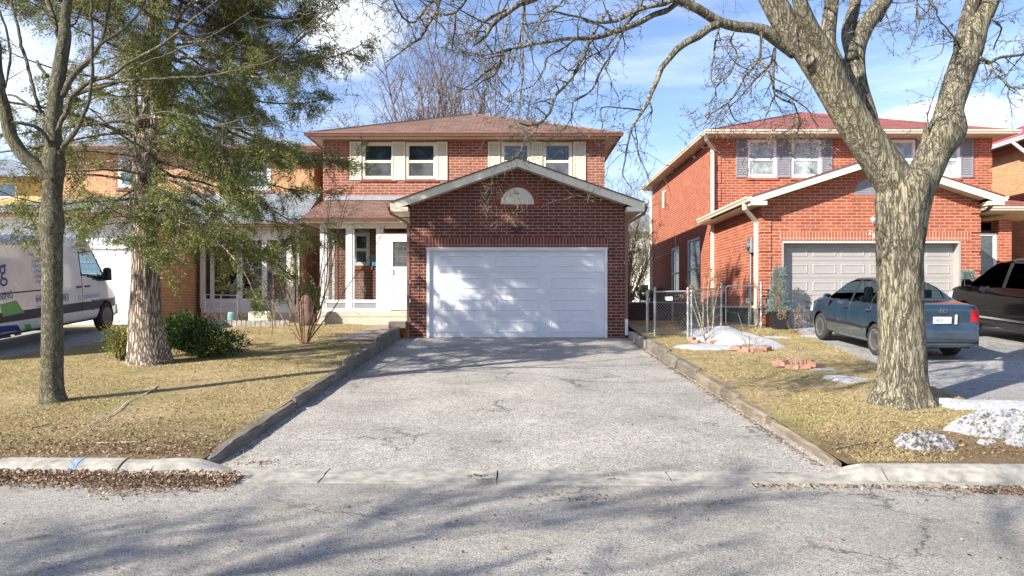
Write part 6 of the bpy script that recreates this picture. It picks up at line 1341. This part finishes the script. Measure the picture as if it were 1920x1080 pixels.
# ------------------------------------------------------------------ vehicles
def pnp(poly, x, y):
    c = False; n = len(poly); j = n-1
    for i in range(n):
        a, b = poly[i], poly[j]
        if (a[1] > y) != (b[1] > y) and x < (b[0]-a[0])*(y-a[1])/(b[1]-a[1])+a[0]: c = not c
        j = i
    return c
def dense(prof, step):
    out = []
    for a, b in zip(prof[:-1], prof[1:]):
        L = math.dist(a, b); n = max(1, int(L/step)); out += [(a[0]+(b[0]-a[0])*i/n, a[1]+(b[1]-a[1])*i/n) for i in range(n)]
    return out+[prof[-1]]
def smooth1(a, k, it):
    a = [list(p) for p in a]
    for _ in range(it): a = [a[0]]+[[(a[i-1][c]+2*a[i][c]+a[i+1][c])/4 for c in range(len(a[0]))] for i in range(1, len(a)-1)]+[a[-1]]
    return a
def car_shell(top, W, belt, z0f, gh, wroof, step=.03, nc=64, sm=3, shoulder=.93, capw=.78):
    """top: (y,z) centre-line profile; returns grid[stations][2*nc-1] of points"""
    st = smooth1(dense(top, step), 0, sm); G = []
    for y, zr in st:
        w_ = W(y); zb = min(belt(y), zr-.02); z0 = min(z0f(y), zb-.05); g = max(0, min(1, (zr-zb)/gh)); wr = capw*w_*(1-g)+wroof*g
        hb = zb-z0
        pts = [(0, z0+.0), (w_*.7, z0), (w_*.93, z0+.03), (w_*.985, z0+hb*.25), (w_, z0+hb*.5), (w_*.99, z0+hb*.8), (w_*shoulder+(.0), zb), (wr+(w_*shoulder-wr)*.45, zb+(zr-zb)*.52), (wr, zr-(zr-zb)*.12-.006), (wr*.82, zr-(zr-zb)*.03-.003), (wr*.4, zr-.0), (0, zr+.008*g)]
        for _ in range(2):
            q = [pts[0]]
            for a, b in zip(pts[:-1], pts[1:]): q += [(a[0]*.75+b[0]*.25, a[1]*.75+b[1]*.25), (a[0]*.25+b[0]*.75, a[1]*.25+b[1]*.75)]
            pts = q+[pts[-1]]
        L = [0]
        for a, b in zip(pts[:-1], pts[1:]): L.append(L[-1]+math.dist(a, b))
        xs_ = np.interp(np.linspace(0, L[-1], nc), L, [p[0] for p in pts]); zs_ = np.interp(np.linspace(0, L[-1], nc), L, [p[1] for p in pts])
        G.append([(x, y, z) for x, z in zip(xs_, zs_)]+[(-x, y, z) for x, z in zip(xs_[-2:0:-1], zs_[-2:0:-1])])
    return G
def shell_parts(G, classify):
    n = len(G[0]); V = [p for r in G for p in r]; parts = {}
    for i in range(len(G)-1):
        for k in range(n):
            k2 = (k+1)%n; f = (i*n+k, i*n+k2, (i+1)*n+k2, (i+1)*n+k); c = [sum(V[j][a] for j in f)/4 for a in range(3)]
            parts.setdefault(classify(*c), []).append(f)
    parts.setdefault('body', []); caps = [tuple(range(n)), tuple((len(G)-1)*n+k for k in range(n-1, -1, -1))]
    return V, parts, caps
def part_mesh(name, V, faces, mat, parent, caps=(), smooth=True, off=0):
    used = sorted({j for f in list(faces)+list(caps) for j in f}); mp = {j: i for i, j in enumerate(used)}
    me = bpy.data.meshes.new(name); me.from_pydata([V[j] for j in used], [], [tuple(mp[j] for j in f) for f in list(faces)+list(caps)]); me.materials.append(mat)
    me.polygons.foreach_set('use_smooth', [smooth]*len(faces)+[False]*len(caps)); me.update(); o = bpy.data.objects.new(name, me); COL.objects.link(o); o.parent = parent; return o
M['wheel_silver'] = paint('wheel silver', (.34,.34,.35), .35, .2, .6)
M['rim'] = paint('wheel grey', (.09,.09,.1), .35, .2, .5)
def wheel(par, x, y, r, wd, side, rim='steel', hubc=None):
    w_ = bpy.data.objects.new('wheel', None); COL.objects.link(w_); w_.parent = par; w_.location = (x, y, r); OFF[w_.name] = (0,0,0)
    m = MB(); s = side; m.lathe([(r*.66, -s*wd*.5), (r*.9, -s*wd*.5), (r, -s*wd*.38), (r*1.0, s*wd*.36), (r*.93, s*wd*.5), (r*.68, s*wd*.5), (r*.66, s*wd*.4)], (0,0,0), 'x', 36); m.build('tyre', M['rubber'], w_, smooth=True)
    m = MB(); m.lathe([(r*.66, s*wd*.45), (r*.62, s*wd*.30), (r*.5, s*wd*.18), (r*.3, s*wd*.3), (r*.16, s*wd*.36), (.0, s*wd*.36)], (0,0,0), 'x', 30)
    m.build('rim', M['black'], w_, smooth=False); m = MB(); m.lathe([(r*.17, s*wd*.34), (r*.17, s*wd*.42), (.0, s*wd*.43)], (0,0,0), 'x', 16); m.lathe([(r*.67, s*wd*.46), (r*.67, s*wd*.5), (r*.6, s*wd*.5), (r*.6, s*wd*.46)], (0,0,0), 'x', 30)
    for k in range(10 if rim == 'steel' else 5):
        a = 2*math.pi*k/(10 if rim == 'steel' else 5); c, q = math.cos(a), math.sin(a); m.bar((s*wd*.30, c*r*.2, q*r*.2), (s*wd*.42, c*r*.62, q*r*.62), r*.09, .02, (s,0,0))
    m.build('spokes', M['wheel_silver'], w_, smooth=False); return w_
def vehicle(name, label, loc, rot, V, parts, caps, mats, group=None, cat='car'):
    t = thing(name, label, cat, loc, group); t.rotation_euler = rot; OFF[t.name] = (0, 0, 0)
    for k, fs in parts.items():
        if k == 'hole': continue
        nm, mat = mats[k]; part_mesh(nm, V, fs, mat, t, caps if k == 'body' else ())
    return t
# --- blue sedan
Lh = 2.12
top = [(-2.13,.34),(-2.15,.42),(-2.15,.56),(-2.12,.62),(-2.09,.66),(-2.07,.98),(-2.02,1.035),(-1.85,1.055),(-1.48,1.09),(-1.0,1.33),(-.62,1.435),(-.2,1.475),(.25,1.46),(.6,1.36),(1.12,1.06),(1.45,.985),(1.85,.87),(2.04,.74),(2.12,.55),(2.13,.34)]
Wf = lambda y: .845*(1-.11*max(0, (abs(y)-1.35)/.78)**2.2-(.05*max(0, (abs(y)-1.95)/.2)**2))
beltf = lambda y: .985-.03*(y+.5)/1.5 if y > -2.0 else .99
z0f = lambda y: .20+.10*max(0, (abs(y)-1.75)/.38)
G = car_shell(top, Wf, beltf, z0f, .45, .56, .022, 84, 3)
side = [(1.02,.975),(.55,1.315),(.2,1.405),(-.35,1.415),(-.75,1.34),(-1.22,1.06),(-1.15,.99)]
trimp = [(1.12,.96),(.58,1.345),(.2,1.435),(-.37,1.445),(-.8,1.37),(-1.3,1.07),(-1.2,.97)]
fw_y, rw_y, wr_ = 1.32, -1.2, .305
def cls(x, y, z):
    ax = abs(x)
    for wy in (fw_y, rw_y):
        if ax > .5 and (y-wy)**2+(z-wr_)**2 < .35**2: return 'hole'
    if ax > .5 and pnp(side, y, z):
        if abs(y+.08) < .045 or abs(y+.93) < .018: return 'trim'
        return 'glass'
    if ax > .5 and pnp(trimp, y, z): return 'trim'
    if -1.46 < y < -.72 and ax < .56-.12*(y+1.46)*.5 and z > 1.07: return 'rear_glass' if ax < .535-.12*(y+1.46)*.5 and -1.43 < y < -.75 else 'trim'
    if .62 < y < 1.08 and ax < .56: return 'front_glass'
    if y < -1.72 and ax > .57+.05*(z-.8) and .73 < z < .965: return 'lamp'
    if y > 1.75 and ax > .5 and .62 < z < .8: return 'headlamp'
    if y < -2.0 and .33 < z < .36: return 'trim'
    if ax > .8 and .475 < z < .535 and -1.0 < y < 1.0: return 'trim'
    return 'body'
V, parts, caps = shell_parts(G, cls)
blue = carpaint('slate blue paint', (.026,.06,.098), .2, .3, .22); M['lamp_red'] = paint('red lamp lens', (.5,.01,.015), .15, .15); M['lamp_white'] = paint('clear lamp lens', (.7,.7,.72), .1, .05)
mats = {'body': ('body', blue), 'trim': ('trim', M['black']), 'glass': ('side_windows', M['car_glass']), 'rear_glass': ('rear_window', M['car_glass']), 'front_glass': ('windscreen', M['car_glass']), 'lamp': ('tail_lights', M['lamp_red']), 'headlamp': ('headlights', M['lamp_white'])}
def split_sides(parts, key):
    fs = parts.pop(key, []); L_, R_ = [], []
    for f in fs: (L_ if sum(V[j][0] for j in f) < 0 else R_).append(f)
    return L_, R_
SLOPE = math.atan(.0775)
def finish(t, V, parts_, key, nm, mat):
    for fs in parts_: 
        if fs: part_mesh(nm, V, fs, mat, t)
sd_l = {k: split_sides(parts, k) for k in ('glass', 'lamp', 'headlamp')}
cx, cy = 8.12, 16.35
car = vehicle('sedan', 'dusty slate blue sedan parked before the grey garage door, behind the big tree', (cx, cy, NZ(cx, cy)+.0), (SLOPE, 0, R(1.5)), V, parts, caps, mats)
car.scale = (1.0, 1.0, 1.05)
finish(car, V, sd_l['glass'], 'glass', 'side_window', M['car_glass']); finish(car, V, sd_l['lamp'], 'lamp', 'tail_light', M['lamp_red']); finish(car, V, sd_l['headlamp'], 'headlamp', 'headlight', M['lamp_white'])
for sx_ in (-1, 1):
    for wy in (fw_y, rw_y): wheel(car, sx_*.73, wy, wr_, .19, sx_, 'steel', flat('dark steel wheel', (.12,.12,.13), .4))
m = MB(); m.box(-.7, .7, -1.9, 1.9, .22, .26)
for wy in (fw_y, rw_y): m.box(-.62, .62, wy-.36, wy+.36, .25, .62)
m.build('underbody', M['dark'], car)
m = MB()
for x in (-.36, .36):
    for y in (-.95, .0): m.bbox(x-.24, x+.24, y-.08, y+.1, .5, 1.08, .05); m.bbox(x-.1, x+.1, y-.05, y+.05, 1.08, 1.26, .04); m.bbox(x-.24, x+.24, y-.02, y+.45, .4, .55, .04)
m.box(-.7, .7, .75, 1.1, .7, .95); m.build('interior', M['dark'], car)
m = MB()
for sx_ in (-1, 1): m.v and None
for sx_ in (-1, 1):
    m = MB(); m.bbox(*sorted((sx_*.84, sx_*1.0)), .72, .83, .93, 1.08, .035); m.bar((sx_*.78,.8,.95), (sx_*.86,.78,.97), .06, .05); o = m.build('door_mirror', blue, car)
    m = MB(); m.box(*sorted((sx_*.86, sx_*.985)), .712, .719, .95, 1.06); m.build('mirror_glass', M['chrome'], o)
    for y in (.02, -.95): m = MB(); m.bbox(*sorted((sx_*.835, sx_*.87)), y-.09, y+.09, .84, .865, .008); m.build('door_handle', blue, car)
m = MB(); m.bbox(-.17, .17, -2.125, -2.095, .70, .82, .004); pl = m.build('number_plate', flat('plate white', (.7,.72,.76)), car)
m = MB(); 
for k in range(7): x = -.12+k*.038; m.box(x, x+.022, -2.129, -2.125, .735, .785) if k not in (3,) else None
m = MB(); m.bbox(.24, .285, -2.13, -2.1, .69, .86, .01); m.build('reflector', M['lamp_white'], car)
m = MB(); N_ = 28                                       # oval badge
for k in range(N_):
    a0, a1 = 2*math.pi*k/N_, 2*math.pi*(k+1)/N_; m.bar((.085*math.cos(a0),-2.105,.925+.034*math.sin(a0)), (.085*math.cos(a1),-2.105,.925+.034*math.sin(a1)), .006, .008, (0,1,0))
bd = m.build('badge', M['chrome'], car)
text_mesh('KIA', .052, M['chrome'], car, Matrix.Translation((-.052,-2.108,.907))@FRONT, 'lettering', .003, 1.05)
text_mesh('A21', .085, flat('plate blue', (.08,.12,.35)), car, Matrix.Translation((-.13,-2.127,.73))@FRONT, 'plate_lettering', .001)
m = MB(); m.tube([(-.35,-2.0,.26),(-.35,-2.14,.25)], .03, 8); m.build('exhaust', M['dark'], car)
for y in (.95, -.08, -1.0):                             # door shut lines
    m = MB()
    for sx_ in (-1, 1):
        pts = [p for p in G[min(range(len(G)), key=lambda i: abs(G[i][0][1]-y))] if p[0]*sx_ > .6 and .3 < p[2] < .97]
        pts.sort(key=lambda p: p[2])
        if len(pts) > 1: m.tube([(p[0]+sx_*.0, p[1], p[2]) for p in pts], .004, 4, False)
    m.build('door_seam', M['black'], car)
# --- black SUV
top = [(-2.35,.4),(-2.38,.6),(-2.34,1.0),(-2.25,1.15),(-1.95,1.55),(-1.75,1.68),(-1.2,1.73),(.3,1.74),(.85,1.66),(1.6,1.2),(1.9,1.12),(2.2,.97),(2.32,.75),(2.36,.45)]
Wf2 = lambda y: .93*(1-.10*max(0, (abs(y)-1.5)/.86)**2.2)
G2 = car_shell(top, Wf2, lambda y: 1.08-.02*y, lambda y: .27+.08*max(0, (abs(y)-1.95)/.4), .55, .66, .035, 72, 3)
side2 = [(1.52,1.1),(.95,1.55),(.7,1.63),(-1.3,1.63),(-1.9,1.45),(-2.0,1.15)]
def cls2(x, y, z):
    ax = abs(x)
    for wy in (1.45, -1.4):
        if ax > .5 and (y-wy)**2+(z-.36)**2 < .42**2: return 'hole'
    if ax > .6 and pnp(side2, y, z): return 'trim' if abs(y-.25) < .05 or abs(y+.85) < .04 else 'glass'
    if ax > .6 and z < .42: return 'trim'
    if .9 < y < 1.58 and ax < .68: return 'front_glass'
    if y < -1.8 and ax < .6 and 1.2 < z < 1.6: return 'rear_glass'
    if y > 1.95 and ax > .5 and .75 < z < .95: return 'headlamp'
    return 'body'
V, parts, caps = shell_parts(G2, cls2); sd_ = {k: split_sides(parts, k) for k in ('glass', 'headlamp')}
blackp = carpaint('black car paint', (.004,.003,.003), .1, .0, .0); mats2 = dict(mats); mats2['body'] = ('body', blackp); mats2['front_glass'] = ('windscreen', M['dark_glass']); mats2['rear_glass'] = ('rear_window', M['dark_glass'])
x2, y2 = 12.2, 17.0
suv = vehicle('suv', 'glossy black sport utility vehicle cut off by the right edge', (x2, y2, NZ(x2, y2)), (SLOPE, 0, R(2)), V, parts, caps, mats2)
suv.scale = (1.08, 1.05, 1.12)
finish(suv, V, sd_['glass'], 'glass', 'side_window', M['dark_glass']); finish(suv, V, sd_['headlamp'], 'h', 'headlight', M['lamp_white'])
for sx_ in (-1, 1):
    for wy in (1.45, -1.4): wheel(suv, sx_*.8, wy, .36, .23, sx_, 'alloy')
    m = MB(); m.bbox(*sorted((sx_*.9, sx_*1.12)), 1.2, 1.33, 1.07, 1.26, .05); o = m.build('door_mirror', blackp, suv); m = MB(); m.box(*sorted((sx_*.93, sx_*1.1)), 1.192, 1.199, 1.10, 1.23); m.build('mirror_glass', M['chrome'], o)
m = MB(); m.box(-.78, .78, -2.1, 2.1, .28, .34)
for wy in (1.45, -1.4): m.box(-.68, .68, wy-.42, wy+.42, .33, .75)
m.build('underbody', M['dark'], suv); m = MB()
for x in (-.4, .4):
    for y in (-1.0, .05): m.bbox(x-.27, x+.27, y-.08, y+.12, .6, 1.25, .05); m.bbox(x-.12, x+.12, y-.05, y+.05, 1.25, 1.45, .04)
m.build('interior', M['dark'], suv); m = MB(); m.box(-.96, -.925, -1.0, 1.0, .46, .5); m.box(.925, .96, -1.0, 1.0, .46, .5); m.build('side_strip', M['chrome'], suv)
# --- white van
top = [(-3.9,.45),(-3.92,.9),(-3.9,2.2),(-3.8,2.42),(-3.5,2.5),(1.15,2.5),(1.5,2.42),(2.15,1.66),(2.35,1.38),(2.65,1.2),(2.9,1.0),(3.0,.75),(3.02,.4)]
Wf3 = lambda y: .99*(1-.02*max(0, (abs(y)-1.2)/2.5)-.16*max(0, (y-1.9)/1.1)**2)
def vshell():
    st = smooth1(dense(top, .04), 0, 4); G = []
    for y, zr in st:
        w_ = Wf3(y); z0 = .32; g = max(0, min(1, (zr-1.3)/1.1)); wr = w_*(.80*(1-g)+.84*g); zz = [z0, z0, z0+.06, z0+(zr-z0)*.25, z0+(zr-z0)*.5, z0+(zr-z0)*.8, zr-.10, zr-.02, zr, zr]
        xx = [0, w_*.8, w_*.98, w_, w_*.995, w_*(.985-.05*g), wr+(w_-wr)*.35, wr*.92, wr*.6, 0]; pts = list(zip(xx, zz))
        for _ in range(2):
            q_ = [pts[0]]
            for a, b in zip(pts[:-1], pts[1:]): q_ += [(a[0]*.75+b[0]*.25, a[1]*.75+b[1]*.25), (a[0]*.25+b[0]*.75, a[1]*.25+b[1]*.75)]
            pts = q_+[pts[-1]]
        L = [0]
        for a, b in zip(pts[:-1], pts[1:]): L.append(L[-1]+math.dist(a, b))
        xs_ = np.interp(np.linspace(0, L[-1], 90), L, [p[0] for p in pts]); zs_ = np.interp(np.linspace(0, L[-1], 90), L, [p[1] for p in pts])
        G.append([(x, y, z) for x, z in zip(xs_, zs_)]+[(-x, y, z) for x, z in zip(xs_[-2:0:-1], zs_[-2:0:-1])])
    return G
G3 = vshell(); win3 = [(2.14,1.36),(1.72,1.36),(1.2,1.5),(.9,1.55),(.9,2.05),(1.6,2.05),(1.72,1.97)]
def cls3(x, y, z):
    ax = abs(x)
    if ax > .5 and (y-2.08)**2+(z-.36)**2 < .43**2: return 'hole'
    if ax > .5 and (y+2.75)**2+(z-.36)**2 < .43**2: return 'hole'
    if ax > .6 and pnp(win3, y, z): return 'glass'
    if ax > .6 and pnp([(2.26,1.3),(1.7,1.3),(1.15,1.45),(.85,1.5),(.85,2.1),(1.63,2.1),(1.78,2.0)], y, z): return 'trim'
    if ax > .7 and .60 < z < .83 and y < 2.75: return 'cladding'
    if 1.6 < y < 2.3 and ax < .8 and z > 1.45: return 'front_glass'
    if y > 2.75 and z < .62: return 'trim'
    if y > 2.55 and ax > .55 and .8 < z < 1.12: return 'headlamp'
    return 'body'
V, parts, caps = shell_parts(G3, cls3); sd_ = {k: split_sides(parts, k) for k in ('glass', 'headlamp', 'cladding')}
vanp = carpaint('white van paint', (.86,.87,.89), .25, .0, .12); vx, vy = -11.66, 17.75
mats3 = dict(mats); mats3['body'] = ('body', vanp)
van = vehicle('van', 'white lettered cleaning van with green and blue graphics on the left driveway', (vx, vy, NZ(vx, vy)), (SLOPE, 0, R(2.0)), V, parts, caps, mats3, cat='van')
M['clad'] = paint('dark side cladding', (.035,.037,.07), .5, .2)
finish(van, V, sd_['glass'], 'glass', 'side_window', M['car_glass']); finish(van, V, sd_['headlamp'], 'h', 'headlight', M['lamp_white']); finish(van, V, sd_['cladding'], 'c', 'cladding', M['clad'])
for sx_ in (-1, 1):
    for wy in (2.08, -2.75): wheel(van, sx_*.88, wy, .36, .22, sx_, 'steel')
    m = MB(); m.bbox(*sorted((sx_*1.0, sx_*1.2)), 1.86, 2.01, 1.32, 1.66, .05); m.bar((sx_*.9,1.88,1.38), (sx_*1.05,1.9,1.38), .06, .06); m.build('door_mirror', M['black'], van)
    for y in (.75, 1.12): m = MB(); m.bbox(*sorted((sx_*.98, sx_*1.02)), y-.11, y+.11, 1.19, 1.23, .01); m.build('door_handle', M['black'], van)
m = MB(); m.box(-.8, .8, -3.4, 2.6, .3, .38)
for wy in (2.08, -2.75): m.box(-.75, .75, wy-.43, wy+.43, .36, .82)
m.build('underbody', M['dark'], van)
m = MB()
for x in (-.45, .45): m.bbox(x-.26, x+.26, .85, 1.05, .9, 1.75, .05)
m.box(-.85, .85, .55, .6, .5, 2.3); m.box(-.85, .85, 1.75, 2.1, .8, 1.25); m.build('interior', M['dark'], van)
# graphics and lettering on the van's right side: each glyph lies just off the panel
bpy.context.view_layer.update(); Mi = van.matrix_world.inverted()
def van_pt(px, py):                                    # side panel point (local y, z)
    o_ = Mi@Vector((0, 0, H_)); d_ = (Mi.to_3x3()@Vector((px-CX, F_, HY-py))); t = (.985-o_.x)/d_.x; return (o_+d_*t).yz
def surf_x(y, z):
    row = G3[min(range(len(G3)), key=lambda i: abs(G3[i][0][1]-y))]; zs_ = [p for p in row[:90] if p[0] > .6]; zs_.sort(key=lambda p: p[2]); return float(np.interp(z, [p[2] for p in zs_], [p[0] for p in zs_]))
def wrap(o, off=.006):                                 # press flat graphics on to the curved side panel
    for v in o.data.vertices: v.co.x = surf_x(v.co.y, v.co.z)+off+(v.co.x-.985 if 0 else 0)
def decal(name, pix, mat, off=.004):
    pts = [van_pt(*p) for p in pix]; m = MB(); n = 10
    # quad strip between the first and second half of the outline
    k = len(pts)//2; A_ = pts[:k]; B_ = pts[k:][::-1]; vs = []
    for i in range(k):
        for j in range(n+1): t = j/n; vs.append((.985, A_[i][0]*(1-t)+B_[i][0]*t, A_[i][1]*(1-t)+B_[i][1]*t))
    fs = [(i*(n+1)+j, i*(n+1)+j+1, (i+1)*(n+1)+j+1, (i+1)*(n+1)+j) for i in range(k-1) for j in range(n)]
    m.add(vs, fs); o = m.build(name, mat, van); wrap(o, off); return o
M['vg'] = flat('graphic green', (.12,.42,.11), .35); M['vb'] = flat('graphic blue', (.015,.05,.32), .35); M['vl'] = flat('graphic text blue', (.03,.06,.30), .4); M['vm'] = flat('graphic mid blue', (.10,.22,.60), .4)
decal('graphic', [(-60,640),(-60,600),(-60,572),(36,563)][:2]+[(0,572),(32,562),(46,588),(4,595)][:0] if False else [(0,571),(30,563),(46,586),(6,594)], M['vg'])
decal('graphic', [(-80,660),(0,612),(34,609),(55,632),(0,641),(-80,668)][0:6], M['vb'], .003); decal('graphic', [(47,609),(57,607),(73,627),(60,630)], M['vg'], .005)
SIDE = Matrix(((0,0,1,0),(1,0,0,0),(0,1,0,0),(0,0,0,1)))
def van_text(s, px, py, size, mat, ang=0, spacing=1, shear=0, xs=1):
    y, z = van_pt(px, py); o = text_mesh(s, size, mat, van, Matrix.Translation((.985, y, z))@SIDE@Matrix.Rotation(ang, 4, 'Z'), 'lettering', 0, spacing, shear, xs); wrap(o, .007); return o
van_text('We Clean Your Ind', 2, 459, .26, M['vm'], 0, 1, .25, .92); van_text('ng', -16, 527, .66, M['vl'], .06, .95, .1, .9); van_text('ANING', -8, 566, .24, M['vl'], .08, 1.05, 0, .72)
for i, s in enumerate(('Professiona', '\u221a Furna', '\u221a Dry V', '\u221a Firep', '\u221a Indo', '\u221a Hom')): van_text(s, 58+(3 if i else 0)+i*1.2, 482+i*9.8-(2 if not i else 0), .105, M['vl'], 0, 1, .15, .85)
van_text('64', 67, 567, .25, M['vl'], 0, 1, 0, .8); van_text('983', 115.5, 565, .25, M['vl'], 0, 1, 0, .8); van_text('COM', 67, 579, .09, M['vm'], 0, 1, 0, .9); van_text('NG.COM', 115, 577, .09, M['vm'], 0, 1, 0, .9)
van_text('CONSTANT', 157, 560, .13, M['vm'], 0, 1.1, 0, 1.0)
y, z = van_pt(149, 559); m = MB()
for k in range(16):
    a0, a1 = 2*math.pi*k/16, 2*math.pi*(k+1)/16; m.bar((.985, y+.06*math.cos(a0), z+.08*math.sin(a0)), (.985, y+.06*math.cos(a1), z+.08*math.sin(a1)), .004, .012, (1,0,0))
o = m.build('graphic', flat('graphic orange', (.5,.25,.12)), van)
for v in o.data.vertices: v.co.x += .004
for a, b, c, e in ((.9,.5,.9,2.25), (-.45,.5,-.45,2.25)):  # door seams and slider rail
    m = MB(); n = 14; m.tube([(surf_x(a, b+(e-b)*i/n)+.001, a, b+(e-b)*i/n) for i in range(n+1)], .006, 4, False); m.build('door_seam', M['dark'], van)
m = MB(); n = 20; m.tube([(surf_x(-2.8+i*.117, 1.22)+.002, -2.8+i*.117, 1.22) for i in range(n+1)], .014, 4, False); m.build('door_rail', M['dark'], van)
